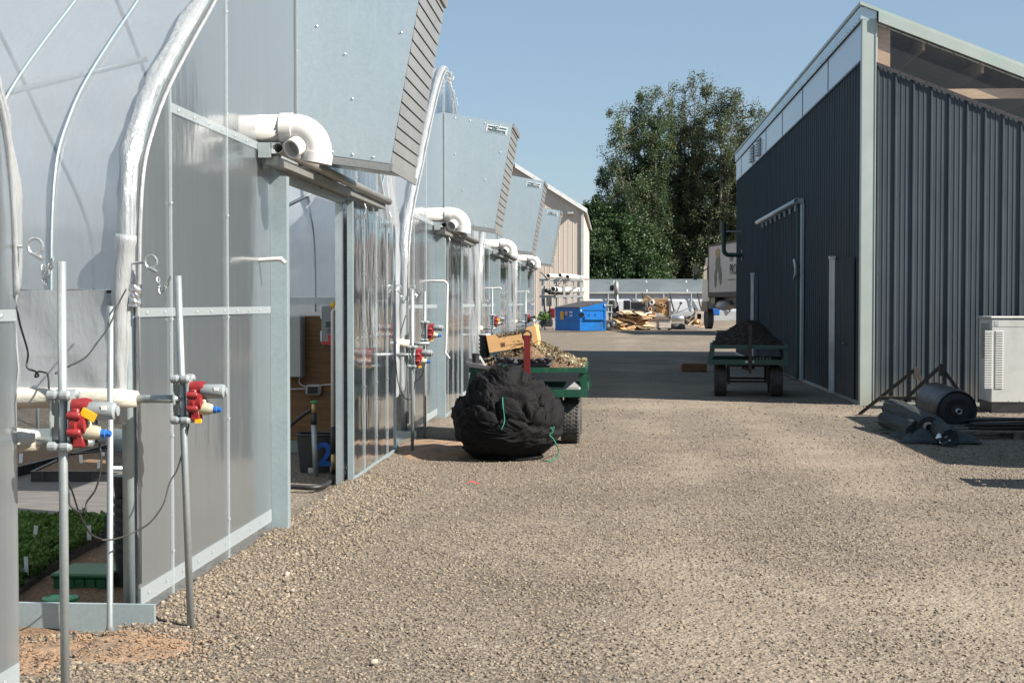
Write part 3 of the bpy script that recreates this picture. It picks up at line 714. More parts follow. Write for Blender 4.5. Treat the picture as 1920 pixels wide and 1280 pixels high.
    s.build('door_strip', M['softstrip'], dr); s = MB(); screws(s, [(y0 + .12 + .23*i, 1.28) for i in range(10)], XW + .0635); [screws(s, [(y0 + j*.68, .3 + .52*i) for i in range(4)], XW + .076) for j in range(1, 4)]; s.build('screws', M['hook'], dr)
    s = MB().box(XW + .078, XW + .10, y0 + .09, y0 + .26, 1.20, 1.245); s.build('door_pull', M['hook'], dr)
    s = MB()
    for j in (0, 1):
        y = y0 + .5 + j * 1.5; s.tube([(XW + .10, y, 2.40), (XW + .115, y + .01, 2.46), (XW + .09, y + .02, 2.52)], .008, 6); s.box(XW + .076, XW + .11, y - .03, y + .03, 2.36, 2.40)
    s.build('door_hanger', M['hook'], dr)
    # fan hood
    ya, yb = Y0 + 3.60, Y0 + 4.92
    IT, IB, OB, OT = (XW + .012, 4.26), (XW + .012, 2.73), (-1.64, 2.63), (-1.38, 4.09)
    s = MB()
    t = .012
    s.prism([IT, IB, OB, OT], ya, ya + t, 'XZ'); s.prism([IT, IB, OB, OT], yb - t, yb, 'XZ')
    def slab(p, q, inset):
        a = Vector((p[0], 0, p[1])); b = Vector((q[0], 0, q[1])); d = (b - a).normalized(); nrm = Vector((-d.z, 0, d.x)) * inset
        s.prism([(a.x, a.z), (b.x, b.z), (b.x + nrm.x, b.z + nrm.z), (a.x + nrm.x, a.z + nrm.z)], ya + t, yb - t, 'XZ')
    slab(IT, OT, -.012); slab(IB, OB, .012)
    hood = s.build('fan_hood', M['hood'], root)
    for pl, y0_, y1_ in (([(IB[0], IB[1] - .004), (OB[0], OB[1] - .004), (OB[0] - .004, OB[1] - .05), (IB[0], IB[1] - .05)], ya + .002, ya + .010),
            ([(IB[0], IB[1] - .051), (OB[0], OB[1] - .051), (OB[0], OB[1] - .06), (IB[0], IB[1] - .06)], ya + .002, ya + .10),
            ([(OB[0] + .002, OB[1]), (OB[0] + .022, OB[1]), (OB[0] + .015, OB[1] - .055), (OB[0] + .002, OB[1] - .055)], ya + .004, yb - .004),
            ([(OT[0] + .002, OT[1] + .005), (OT[0] + .025, OT[1] + .005), (OT[0] + .012, OT[1] - .05), (OT[0] - .008, OT[1] - .05)], ya + .004, yb - .004)):
        MB().prism(pl, y0_, y1_, 'XZ').build('hood_flange', M['louvre'], hood)
    s = MB()
    for q in range(4):
        f = .16 + .22 * q; x = IT[0] + (OT[0] - IT[0]) * f
        for z in (OT[1] + (IT[1] - OT[1]) * (1 - f) - .05, OB[1] + (IB[1] - OB[1]) * (1 - f) + .03, 3.4 + .3*math.sin(q*2 + k)):
            s.lathe([(.009, 0), (.007, -.005), (.003, -.008)], (x if z > 3.2 else IB[0] + (OB[0] - IB[0]) * f, ya, z), 8, 'Y')
    s.build('bolts', M['hood'], hood)
    s = MB(); NS = 16
    for q in range(NS):
        f0 = q / NS; f1 = (q + 1) / NS
        a = Vector((OB[0] + (OT[0]-OB[0])*f0, 0, OB[1] + (OT[1]-OB[1])*f0)); b = Vector((OB[0] + (OT[0]-OB[0])*f1, 0, OB[1] + (OT[1]-OB[1])*f1))
        s.prism([(a.x + .003, a.z + .003), (a.x + .009, a.z + .003), (b.x + .000, b.z - .003), (b.x - .006, b.z - .003)], ya + .02, yb - .02, 'XZ')
    s.build('louvre', M['louvre'], hood)
    MB().prism([(OB[0] - .05, OB[1] + .02), (OB[0] - .045, OB[1] + .02), (OT[0] - .045, OT[1] - .03), (OT[0] - .05, OT[1] - .03)], ya + .02, yb - .02, 'XZ').build('shutter_back', M['black'], hood)
    # maker's sticker on the flank
    if k >= 1:
        ang = math.atan2(OT[1] - IT[1], OT[0] - IT[0]); c = Vector((-1.60, ya - .002, 4.015))
        rot = Matrix.Rotation(-ang, 3, 'Y')
        st = MB().obox(c, (.30, .003, .105), rot).build('sticker', M['sticker'], hood)
        Mt = Matrix.Translation(c + Vector((0, -.0035, 0))) @ rot.to_4x4() @ Matrix.Rotation(R(90), 4, 'X')
        for nm, tx, sz, dy in (('sticker_print', 'J&D', .055, .022), ('sticker_print', 'Manufacturing', .044, -.014)):
            text(nm, tx, sz, M['inkgreen'], Mt @ Matrix.Translation((0 if tx != 'J&D' else -.02, dy, 0)), hood, .0006, .0012)
        s = MB()
        for x0, x1, z in ((-.13, -.062, .028), (.035, .135, .024), (-.13, .13, -.040)):
            q = c + rot @ Vector(((x0 + x1)/2, -.0032, z)); s.obox(q, (x1 - x0, .001, .016 if z > 0 else .005), rot)
        s.build('sticker_bar', M['inkgreen'], hood)
    # white heater vent pipe through the wall
    yp = Y0 + 2.50; zp = 2.76; r = .092; bx = XW + .24
    s = MB()
    el = arc((bx, yp, zp - .155), .155, 90, -8, 10)
    s.pipe([(XW - .75, yp, zp + .01), (XW - .3, yp, zp)] + [(bx - .06, yp, zp)], r, r * .9, 24)
    vp = s.build('vent_pipe', M['pvc'], root, smooth=True)
    s = MB().pipe([(bx - .09, yp, zp), (bx - .01, yp, zp)], r * 1.12, r, 24); s.pipe([(bx - .012, yp, zp)] + el, r * 1.03, r * .86, 24)
    e = el[-1]; s.pipe([e + Vector((0, 0, .01)), e - Vector((.01, 0, .055))], r * 1.14, r * .95, 24)
    # smaller exhaust mouth in the throat of the bend, facing the yard entrance
    q = Vector((bx + .035, yp - .055, zp - .12)); d = Vector((-.42, -.80, -.42)).normalized(); s.pipe([q, q + d * .075], .066, .054, 20)
    o = s.build('elbow', M['pvc'], vp, smooth=True); smooth_by_angle(o, 50)
    s = MB(); q2 = q + d * .012; u = d.orthogonal().normalized(); w = d.cross(u)
    s.add([q2 + (u * math.cos(a) + w * math.sin(a)) * .055 for a in [2*math.pi*i/16 for i in range(16)]], [tuple(range(16))]); s.build('mouth_shade', M['ebox'], vp)  # grey disc stands for the shade inside the white mouth
    # thin condensate drain
    y = Y0 + 2.48; z = 1.885
    if not down_pipe: pts = spline([(XW - .55, y, z + .03), (XW - .2, y, z - .008), (XW + .12, y, z + .004), (XW + .155, y, z - .003), (XW + .175, y, z - .022)], 5)
    else: pts = [(XW - .3, y, z), (XW + .12, y, z)] + [tuple(p) for p in arc((XW + .12, y, z - .06), .06, 80, 0, 5)] + [(XW + .16, y, z - .9), (XW + .15, y, z - .95), (XW + .21, y, z - 1.03)]
    MB().tube(pts, .0155, 10).build('drain_pipe', M['pvc'], root, smooth=True)
    return root

GH = [(0, -2.62, 10, 'nearest greenhouse, only its far corner post and white film edge at the left border', False),
      (1, 6.9, 15, 'near greenhouse with its sliding door open on plywood and grey boxes inside', True),
      (2, 16.3, 12, 'second greenhouse, behind the black cloth bundle, with a long white pipe bent down its wall', False),
      (3, 25.7, 10, 'third greenhouse along the row, its wall directly behind the cardboard tray on the wagon', False),
      (4, 35.1, 10, 'farthest greenhouse of the row, next to the pipe rack and the tan building', False)]
groots = {}
for k, y0, L, lab, od in GH: groots[k] = greenhouse(k, y0, L, lab, od, down_pipe=(k == 2))

# torn film flap on the ridge of the second greenhouse
def flap():
    p0 = at(836, 138, Y=20.3); p1 = at(851, 206, Y=20.4)
    def f(u, v):
        p = p0.lerp(Vector((p1.x, p1.y, p0.z - .05)), u); z = p.z - v * (.1 + .40 * u)
        return (p.x + .03 * math.sin(v*6 + u*3) + .05*v, p.y + .06 * noise.noise(Vector((u*4, v*4, 0))), z + .05*math.sin(u*3.1))
    MB().grid(f, 10, 12).build('film_flap', M['bunch'], groots[2], smooth=True, fixn=False)
flap()
# loose parts fixed to the near greenhouse
g1 = groots[1]
MB().tube([at(285, 100, Y=8.0) - Vector((.03, 0, .03)), at(-60, 184, Y=7.6) - Vector((.03, 0, .03))], .018, 8).build('wind_brace', M['galv_l'], g1, smooth=True)
def foil():
    c = at(249, 554, Y=6.86); m = MB()
    def f(u, v):
        a = u * 2 * math.pi; z = c.z + .055 - .11 * v; r = .035 + .008 * noise.noise(Vector((math.cos(a)*3, math.sin(a)*3, v*6)))
        return (c.x + .01 + r * math.cos(a), c.y + r * math.sin(a), z)
    m.grid(f, 20, 8).build('foil_wrap', M['foil'], g1)
foil()
s = MB(); a = at(207, 574, Y=6.62); b = at(206, 1190, Y=6.66); s.tube([a, b + Vector((0,0,.05)), b], [.015,.015,.028], 10); s.build('prop_tube', M['pole'], g1, smooth=True)
# film twisted down the corner leg
s = MB(); pts = [at(x, y, Y=6.84) for x, y in ((236, 440), (228, 520), (224, 600), (222, 680), (226, 735))]
s.tube(spline(pts, 5), [.052 - .030 * (i / 20) + .008 * noise.noise(Vector((i*.5, 0, 0))) for i in range(21)], 12); s.build('twisted_film', M['bunch'], g1, smooth=True)

# ------------------------------------------------------------------ roll-up motors on their guide poles
def chain(m, pts, size=.02, r=.0032):
    pts = [Vector(p) for p in pts]; L = 0; seg = []
    P = spline(pts, 8)
    acc = 0; last = P[0]; i = 0
    for p in P[1:]:
        d = (p - last).length; acc += d
        if acc >= size * 1.25:
            t = (p - last).normalized(); u = t.orthogonal().normalized()
            if i % 2: u = t.cross(u)
            ring = [p + t * math.cos(a) * size * .72 + u * math.sin(a) * size * .42 for a in [2*math.pi*j/10 for j in range(10)]]
            m.tube(ring, r, 5, closed=True); acc = 0; i += 1
        last = p
def rollup(label, X, Y, zm, ztop, hookpts=None, yellow_on_motor=False, wire=None, lean=0.0, ykey='roll_up_motor', detail=True):
    root = thing(ykey, label, 'roll-up motor', (X, Y, 0), 'red roll-up curtain motors on guide poles')
    n = 12
    MB().pipe([(X, Y, -.05), (X + lean * .5, Y, ztop/2), (X + lean, Y, ztop)], .0175, .015, n).build('guide_pole', M['pole'], root, smooth=True)
    xm = X + lean * zm / ztop
    s = MB()
    for dx in (-.036, .034):
        s.prism([(Y - .03, zm - .115), (Y + .03, zm - .115), (Y + .045, zm), (Y + .03, zm + .115), (Y - .03, zm + .115), (Y - .045, zm)], xm + dx, xm + dx + .006, 'YZ')
    br = s.build('bracket', M['alu'], root)
    for dz in (-.10, .10):
        for dy in (-.045, .045): MB().lathe([(.012, -.045), (.020, -.040), (.020, -.012), (.015, 0), (.020, .012), (.020, .04), (.012, .05)], (xm, Y + dy, zm + dz), 12, 'X').build('roller', M['motor'], br)
    s = MB(); x0 = xm + .042
    s.lathe([(.055, 0), (.066, .006), (.066, .028), (.052, .034), (.050, .058), (.03, .066)], (x0, Y, zm - .01), 20, 'X')
    for a in range(6):
        an = R(60 * a + 30); s.lathe([(.016, 0), (.016, .044), (.011, .05)], (x0, Y + .066 * math.cos(an), zm - .01 + .066 * math.sin(an)), 10, 'X')
    s.lathe([(.03, 0), (.034, .05), (.03, .068)], (x0, Y, zm + .055), 14, 'X'); s.bbox(x0 + .004, x0 + .05, Y - .03, Y + .03, zm - .105, zm - .05, .006)
    s.bbox(x0 + .004, x0 + .04, Y - .05, Y - .02, zm - .02, zm + .05, .006)
    smooth_by_angle(s.build('gearbox', M['red'], root), 40)
    s = MB().lathe([(.030, .052), (.035, .06), (.035, .155), (.033, .165), (.020, .172), (.020, .180), (.006, .182)], (x0, Y, zm + .038), 24, 'X')
    mo = smooth_by_angle(s.build('motor', M['motor'], root), 40)
    MB().obox((x0 + .135, Y - .0345, zm + .052), (.022, .003, .018)).build('rating_plate', M['paper'], mo)
    s = MB().lathe([(.032, .04), (.034, .07), (.028, .10), (.022, .112)], (x0, Y, zm - .045), 16, 'X'); s.bbox(x0 + .05, x0 + .08, Y - .025, Y + .02, zm - .06, zm + .0, .005)
    hs = smooth_by_angle(s.build('switch_housing', M['cream'], root), 40)
    s = MB().lathe([(.014, .108), (.018, .113), (.018, .128), (.013, .131), (.013, .150)], (x0, Y, zm - .052), 8, 'X'); s.build('cable_gland', M['blue'], hs)
    if yellow_on_motor: s = MB().obox((x0 + .075, Y - .038, zm + .025), (.062, .006, .032), Matrix.Rotation(R(28), 3, 'Y'))
    else: s = MB().obox((x0 + .045, Y - .03, zm - .105), (.03, .012, .02), Matrix.Rotation(R(-8), 3, 'Y'))
    s.build('tag', M['yellow'], root)
    if hookpts:
        a, b, c = [Vector(p) for p in hookpts]     # wall eye, ring, pole top
        s = MB(); s.tube([a, a.lerp(b, .75)], .0065, 8)
        ring = [b + Vector((math.cos(t) * .030, 0, math.sin(t) * .032)) for t in [2*math.pi*i/14 for i in range(14)]]; s.tube(ring, .0065, 8, closed=True)
        mid = b + Vector((.03, 0, -.05)); mid2 = b.lerp(c, .5) + Vector((.005, 0, -.10 - max(0, (b.z - c.z)) * .1)); mid2.z = min(mid2.z, c.z - .02)
        s.tube([b + Vector((-.005, 0, -.03)), mid], .009, 8); chain(s, [mid, mid2, c + Vector((0, 0, .0)), c + Vector((.012, 0, .02))], .02, .004)
        s.build('chain', M['hook'], root)
    return root

YA = 6.84
rollup('red motor on the leaning pole beside the near greenhouse wall, yellow tag at its foot', -2.05, 6.80, 1.13, 1.73, (at(246, 494, Y=6.84), at(283, 491, Y=6.82), at(318, 522, Y=6.80)), lean=-.055)
rollup('red motor with yellow tag on its grey cylinder, on the leftmost thick pole', -2.14, 5.42, 1.14, 1.76, (at(-30, 462, Y=5.48), at(66, 462, Y=5.44), at(96, 492, Y=5.42)), True, lean=0.0)
rollup('lower red motor of the pair between first and second greenhouse, on the nearer pole', -2.09, 14.86, 1.03, 1.74, (at(750, 560, Y=14.9), at(747, 540, Y=14.9), at(762, 557, Y=14.86)))
rollup('higher red motor of the pair between first and second greenhouse, on the farther pole', -2.14, 16.25, 1.27, 1.73, (at(766, 552, Y=16.3), at(774, 540, Y=16.3), at(790, 547, Y=16.25)))
rollup('red motor with yellow tag against the grey gap right of the second greenhouse', -2.12, 25.3, 1.27, 1.85, (at(912, 570, Y=25.35), at(916, 562, Y=25.3), at(909, 560, Y=25.3)), True)
rollup('dark shaded motor on a thin pole before the third greenhouse, behind the wagon tray', -2.06, 34.3, 1.22, 1.9)

def cable(name, label, pts, r, mat, Yn=None, cat='cable', group=None, n=6):
    P = [at(x, y, Y=yy) for x, y, yy in pts]
    o = MB().tube(spline(P, n), r, 6).build(name, mat, smooth=True, origin=P[-1])
    return tag(o, label, cat, group)
cable('cable', 'thin black cable looping from the white film edge down to the leftmost motor pole', [(12,520,5.55),(27,560,5.55),(38,610,5.5),(52,660,5.48),(50,688,5.46),(66,696,5.46),(72,704,5.45),(66,706,5.45),(70,697,5.44),(84,698,5.4),(90,704,5.4),(92,740,5.4)], .0042, M['cable'], group=None)
cable('cable', 'thin black cable sagging from the near corner leg towards the leftmost pole', [(236,543,6.7),(222,570,6.6),(205,610,6.5),(180,645,6.2),(160,670,6.0),(128,687,5.6),(104,700,5.5)], .0042, M['cable'])
cable('cable', 'thin black cable hanging from the near wall motor and sweeping down across the grey sheet', [(354,795,6.8),(344,840,6.8),(332,880,6.78),(318,905,6.75),(306,945,6.7),(280,980,6.65),(245,1000,6.6),(215,1010,6.5),(190,1012,6.45)], .0045, M['cable'])
cable('cable', 'thin black cable twisting in a loop below the leftmost red motor', [(186,830,5.45),(190,870,5.45),(180,915,5.45),(163,940,5.45),(160,955,5.44),(150,960,5.44),(131,946,5.44),(128,920,5.44),(113,908,5.45)], .0042, M['cable'])
cable('cable', 'thin black cable running down from the leftmost pole to the plant bed labels', [(108,860,5.5),(122,890,5.6),(135,920,5.7),(148,960,5.8),(160,985,5.9),(172,1002,6.0),(190,1010,6.2)], .0042, M['cable'])
cable('cable', 'black cable sagging below the lower motor between the first two greenhouses', [(742,675,14.9),(745,710,14.9),(752,735,14.9),(762,748,14.9),(772,745,14.9),(778,720,14.9),(780,695,14.9)], .0055, M['cable'])
cable('cable', 'black cable from the higher motor crossing the second greenhouse wall', [(803,630,16.2),(799,660,16.2),(795,690,16.2),(788,708,16.2),(770,722,16.2)], .0055, M['cable'])
cable('cable', 'short black cable from the white film edge down behind the lower motor', [(761,590,15.2),(752,620,15.2),(742,645,15.1),(738,655,15.0)], .0055, M['cable'])

# ------------------------------------------------------------------ inside the near greenhouse, seen through its doorway
def inside():
    YP = 14.55
    a = at(486, 592, Y=YP); b = at(640, 826, Y=YP)
    tag(MB().box(a.x, b.x, YP, YP + .02, b.z, a.z).build('plywood_panel', M['ply'], origin=(b.x, YP, b.z)), 'brown plywood board standing inside the open greenhouse door', 'board')
    p = at(526, 592, Y=YP - .2); q = at(565, 708, Y=YP - .2)
    r = thing('electrical_box', 'large plain grey electrical cabinet on the plywood board', 'electrical box', (q.x, YP - .2, q.z))
    MB().bbox(p.x, q.x, YP - .2, YP - .003, q.z, p.z, .012).build('cabinet', M['ebox'], r)
    MB().bbox(p.x + .008, q.x - .008, YP - .212, YP - .201, q.z + .01, p.z - .01, .004).build('door', M['ebox'], r)
    MB().lathe([(.018, 0), (.018, -.02), (.010, -.024)], (at(540, 605, Y=YP - .21).x, YP - .212, at(540, 605, Y=YP - .21).z), 12, 'Y').build('lock', M['paper'], r)
    p = at(602, 573, Y=YP - .25); q = at(640, 648, Y=YP - .25)
    r = thing('control_box', 'pale control box with a small screen and a red printed band', 'control box', (q.x, YP - .25, q.z))
    MB().bbox(p.x, q.x, YP - .25, YP - .003, q.z, p.z, .015).build('case', M['motor'], r)
    def pan(nm, x0, y0, x1, y1, mt):
        c = at(x0, y0, Y=YP - .255); d = at(x1, y1, Y=YP - .255); MB().box(c.x, d.x, YP - .256, YP - .2505, d.z, c.z).build(nm, mt, r)
    pan('screen', 611, 603, 621, 613, M['glass']); pan('red_band', 604, 640, 640, 646, M['redink']); pan('logo', 615, 628, 624, 639, M['redink'])
    for i in range(3): pan('print_line', 613, 617 + 3.4*i, 624, 618 + 3.4*i, M['ink'])
    pan('side_handle', 600.5, 585, 603.5, 597, M['paper']); pan('side_handle', 600.5, 620, 603.5, 640, M['paper'])
    c = at(586, 731, Y=YP - .1)
    r = thing('junction_box', 'small clear-lidded junction box with cables on the plywood', 'junction box', c)
    MB().bbox(c.x - .08, c.x + .08, YP - .09, YP - .003, c.z - .055, c.z + .055, .02).build('case', M['ebox'], r)
    MB().bbox(c.x - .055, c.x + .055, YP - .10, YP - .091, c.z - .035, c.z + .035, .004).build('lid', M['glass'], r)
    for nm, lab, pts in (('conduit_cable', 'white cable from grey cabinet curving down to the junction box', [(562,706,YP-.05),(561,716,YP-.05),(566,722,YP-.05),(573,724,YP-.06)]),
                    ('conduit_cable', 'white cable running left from the junction box', [(572,728,YP-.05),(552,729,YP-.05),(530,729,YP-.05)]),
                    ('conduit_cable', 'white cable running right from the junction box', [(600,722,YP-.05),(612,721,YP-.05),(630,720,YP-.05)])):
        cable(nm, lab, pts, .006, M['paper'])
    # rigid white conduit beside the doorway
    P = [at(x, y, Y=12.9) for x, y in ((629,575),(624,585),(624,620),(624,800))]
    r = thing('riser_pipe', 'thin white riser pipe just inside the doorway with a yellow cap and brass fitting', 'pipe', at(624, 905, Y=12.9))
    MB().tube(P, .018, 12).build('pipe', M['pvc'], r, smooth=True)
    MB().tube([at(624, 800, Y=12.9), at(624, 850, Y=12.9)], .023, 12).build('coupling', M['black'], r, smooth=True)
    MB().tube([at(624.5, 850, Y=12.9), at(625, 880, Y=12.9)], [.020, .024], 12).build('brass_fitting', M['brass'], r, smooth=True)
    MB().tube([at(622, 568, Y=12.9), at(629, 576, Y=12.9)], .030, 12).build('cap', M['yellow'], r, smooth=True)
    o = MB().tube(spline([at(625, 878, Y=12.9), at(624, 893, Y=12.9), at(612, 908, Z=.03), at(585, 914, Z=.028), at(545, 912, Z=.028), at(490, 915, Z=.028)], 8), .022, 10).build('hose', M['hose'], smooth=True, origin=at(612, 908, Z=.0))
    tag(o, 'thick black hose bending from the riser pipe onto the gravel', 'hose')
    # iron-pipe standpipe with hose arm
    r = thing('standpipe', 'grey standpipe with dark joint and green tap in front of the plywood', 'standpipe', at(593, 905, Z=0))
    MB().tube([at(593, 905, Y=13.0), at(588, 790, Y=13.0)], .026, 12).build('riser', M['pole'], r, smooth=True)
    MB().tube([at(588, 795, Y=13.0), at(588, 775, Y=13.0)], .031, 12).build('joint', M['black'], r, smooth=True)
    MB().tube([at(588, 775, Y=13.0), at(588, 757, Y=13.0)], [.026, .018], 12).build('brass_neck', M['brass'], r, smooth=True)
    MB().tube([at(582, 754, Y=13.0), at(596, 753, Y=13.0)], .010, 8).build('tap_handle', M['lidgreen'], r, smooth=True)
    o = MB().tube(spline([at(584, 768, Y=13.0), at(570, 776, Y=13.0), at(550, 792, Y=13.0), at(520, 820, Y=13.0)], 6), [.020]*19, 10).build('supply_hose', M['hose'], smooth=True, origin=at(584, 768, Y=13.0))
    tag(o, 'black hose arm slanting down left from the standpipe', 'hose')
    # black bucket with a blue painted number
    c = at(584, 890, Z=0); c.y = 13.35; sc = 13.35 / F
    r = thing('bucket', 'black tub with blue painted numeral beside the standpipe', 'tub', (c.x, c.y, 0))
    w0, w1, h = 34 * sc, 40 * sc, 70 * sc
    def tub(u, v): a = u * 2 * math.pi; rr = w0 + (w1 - w0) * v; e = .35; ca, sa = math.cos(a), math.sin(a); kk = 1 / max(abs(ca)**4 + abs(sa)**4, 1e-9) ** .25; return (c.x + rr*ca*kk, c.y + rr*.75*sa*kk, h * v)
    MB().grid(tub, 40, 4).build('tub_wall', M['black'], r, smooth=True)
    MB().tube([tub(i/40, 1.0) for i in range(40)], .012, 6, closed=True).build('rim', M['black'], r, smooth=True)
    Mt = Matrix.Translation((c.x + .105, c.y - .232, .17)) @ Matrix.Rotation(R(90), 4, 'X')
    text('painted_numeral', '2', .30, M['bluepaint'], Mt, r, .002, .008)
    MB().obox((c.x - .03, c.y - .235, .03), (.045, .01, .05)).build('tape_patch', M['foil'], r)
    MB().obox((c.x + .17, c.y - .225, .045), (.03, .01, .06)).build('tape_patch', M['foil'], r)
    # diagonal brace and lower dark base rail seen beyond
    a = at(500, 405, Y=14.6); b = at(606, 352, Y=14.6)
    MB().tube([a, b], .020, 8).build('inner_brace', M['galv'], g1, smooth=True)
inside()

# ------------------------------------------------------------------ plant beds seen below the rolled-up curtain
def beds():
    gr = 'white plant labels stuck in the beds'
    tag(MB().box(-9, -3.45, 10.35, 13.1, -.02, .012).build('ground_cloth', M['cloth'], origin=(-5, 12, 0)), 'grey woven ground cloth path inside the near greenhouse', 'ground cloth', kind='structure')
    tag(MB().tube([(-9, 13.12, .03), (-3.5, 13.1, .03)], .03, 8).build('edging_pipe', M['galv'], smooth=True, origin=(-5, 13, .0)), 'grey pipe along the far edge of the ground cloth', 'pipe')
    # seedling bed: a wedge bounded by black slanting tray edge
    A = [at(-40, 985, Z=.05), at(200, 978, Z=.05), at(196, 1000, Z=.05), at(18, 1118, Z=.05), at(-40, 1150, Z=.05)]
    poly = [(p.x, p.y) for p in A]
    m = MB().prism(poly, .0, .06, 'XY'); tag(m.build('seedling_bed', M['soil'], origin=(poly[2][0], poly[2][1], 0)), 'dark soil of the green seedling bed behind the baseboard', 'plant bed')
    g = np.random.default_rng(9); pts = []; tones = []
    def inside_poly(x, y):
        c = False; n = len(poly)
        for i in range(n):
            x1, y1 = poly[i]; x2, y2 = poly[(i+1) % n]
            if (y1 > y) != (y2 > y) and x < (x2 - x1) * (y - y1) / (y2 - y1) + x1: c = not c
        return c
    xs = [p[0] for p in poly]; ys = [p[1] for p in poly]
    while len(pts) < 15000:
        x = g.uniform(min(xs), max(xs)); y = g.uniform(min(ys), max(ys))
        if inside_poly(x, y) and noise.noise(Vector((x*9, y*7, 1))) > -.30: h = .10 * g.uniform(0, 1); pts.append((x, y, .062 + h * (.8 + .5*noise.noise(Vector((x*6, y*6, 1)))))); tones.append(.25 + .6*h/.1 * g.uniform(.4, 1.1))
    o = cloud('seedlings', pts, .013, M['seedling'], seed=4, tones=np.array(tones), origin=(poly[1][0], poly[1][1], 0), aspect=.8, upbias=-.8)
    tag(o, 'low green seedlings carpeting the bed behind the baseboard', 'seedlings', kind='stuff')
    # black slanted edging of that bed, ribbed
    a = at(14, 1122, Z=.0); b = at(206, 985, Z=.0); s = MB(); s.bar(a + Vector((0, 0, .05)), b + Vector((0, 0, .05)), .02, .115)
    d = (b - a); L = d.length; d.normalize(); nn = Vector((d.y, -d.x, 0))
    for i in range(int(L / .085)): q = a + d * (i * .085 + .04) + nn * .014; s.bar(q, q + Vector((0, 0, .10)), .012, .012)
    s.bar(a + nn*.014 + Vector((0,0,.108)), b + nn*.014 + Vector((0,0,.108)), .022, .010); s.bar(a + nn*.014 + Vector((0,0,.055)), b + nn*.014 + Vector((0,0,.055)), .012, .006)
    tag(s.build('tray_edge', M['black'], origin=a), 'black ribbed tray edge slanting along the seedling bed', 'tray edge')
    # bark-covered flats beyond the cloth
    def flat(lab, P, h=.065):
        r = thing('seed_flat', lab, 'seed tray', (sum(p[0] for p in P) / len(P), sum(p[1] for p in P) / len(P), 0), 'seed flats inside the near greenhouse')
        m = MB().prism(P, .004, h - .008, 'XY'); m.build('potting_mix', M['bark'], r)
        s = MB(); n = len(P)
        for i in range(n):
            a = Vector((*P[i], 0)); b = Vector((*P[(i+1) % n], 0)); s.bar(a + Vector((0,0,h/2)), b + Vector((0,0,h/2)), .018, h); s.bar(a + Vector((0,0,h)), b + Vector((0,0,h)), .035, .008)
            d = b - a; 
            for q in range(int(d.length / .2)): c = a + d.normalized() * (.1 + .2*q); s.obox((c.x, c.y, h/2), (.03, .03, h*.96))
        s.build('tray_rim', M['black'], r)
    P = [at(x, y, Z=0).to_2d() for x, y in ((60, 905), (206, 905), (203, 862), (130, 870))]
    flat('small bark-topped flat behind the ground cloth, black ribbed rim facing out', [tuple(p) for p in P], .10)
    P = [at(x, y, Z=0).to_2d() for x, y in ((-60, 905), (15, 900), (200, 852), (200, 836), (-60, 836))]
    flat('large bark-topped flat farther back, its black rim running diagonally', [tuple(p) for p in P], .10)
    labs = [(165,985,8,'white plant label leaning at the back left of the seedlings'), (428,520,0,''),]
    L = [(66,1008,24,8,.125,'white label leaning right at the back of the green seedlings'), (167,1006,22,0,.125,'upright white label at the right back edge of the seedlings'),
         (49,1070,28,-2,.125,'upright white label at the front of the green seedlings'), (39,866,17,6,.1,'grey-white label leaning at far left in the bark'),
         (40,838,11,6,.1,'small white label left in the far bark against the rail'), (55,843,12,2,.1,'white label right of the small leaning one in the far bark'),
         (117,876,15,-6,.1,'white label at the near corner of the small bark flat'), (152,866,14,-6,.1,'grey-white label midway on the small bark flat'),
         (186,876,14,8,.1,'white label leaning right on the small bark flat'), (193,853,6,0,.1,'tiny white label at the far right of the bark flats')]
    for px, py, h, ang, zb, lab in L:
        c = at(px, py, Z=zb); sc = c.y / F; s = MB(); hh = h * sc; w = min(8 * sc, .035)
        M3 = Matrix.Rotation(R(ang), 3, 'Y'); s.obox(c + Vector((0, 0, hh/2 - .01)), (w, .003, hh + .02), M3)
        tag(s.build('plant_label', M['paper'], origin=c), lab, 'plant label', gr)
    # irrigation lids
    c = at(113, 1126, Z=.05)
    tag(MB().lathe([(.001, .0), (.085, 0), (.092, .006), (.092, .018), (.07, .024), (.068, .020), (.02, .022), (0.001, .026)], (c.x, c.y, .05), 28).build('round_lid', M['lidgreen'], origin=(c.x, c.y, .045)), 'bright green round irrigation lid just behind the baseboard', 'lid')
    c = at(150, 1100, Z=.03)
    r = thing('valve_box', 'dark green rectangular valve box behind the round lid', 'valve box', (c.x, c.y, 0))
    s = MB()
    for i in range(5):
        x = c.x - .14 + .06*i; s.box(x, x + .045, c.y - .01, c.y, 0, .075)
    s.box(c.x - .15, c.x + .16, c.y, c.y + .30, 0, .075); s.build('body', M['boxgreen'], r)
    MB().bbox(c.x - .165, c.x + .17, c.y - .015, c.y + .32, .076, .105, .01).build('lid', M['boxgreen'], r)
    # stacked black pots inside the corner
    c = at(205, 1100, Z=0)
    r = thing('pot_stack', 'tall stack of black nursery pots just inside the near corner leg', 'pots', (c.x + .02, 7.75, 0)); x = -2.66
    for i in range(7):
        z = .05 * i; MB().lathe([(.085, z), (.105, z + .19), (.115, z + .19), (.115, z + .215), (.10, z + .215), (.08, z + .02)], (x, 7.75, 0), 20).build('pot', M['black'], r, smooth=False)
    MB().lathe([(.05, 0.5), (.065, .62), (.068, .62), (.068, .635)], (x - .05, 7.75, 0), 18).build('small_pot', M['black'], r)
    # blue spray bottle beside them
    r = thing('jug', 'blue jug with a white neck behind the corner leg', 'jug', (x + .14, 8.0, 0))
    MB().lathe([(.05, .0), (.055, .05), (.055, .36), (.03, .42)], (x + .14, 8.0, 0), 16).build('body', M['blue'], r, smooth=True)
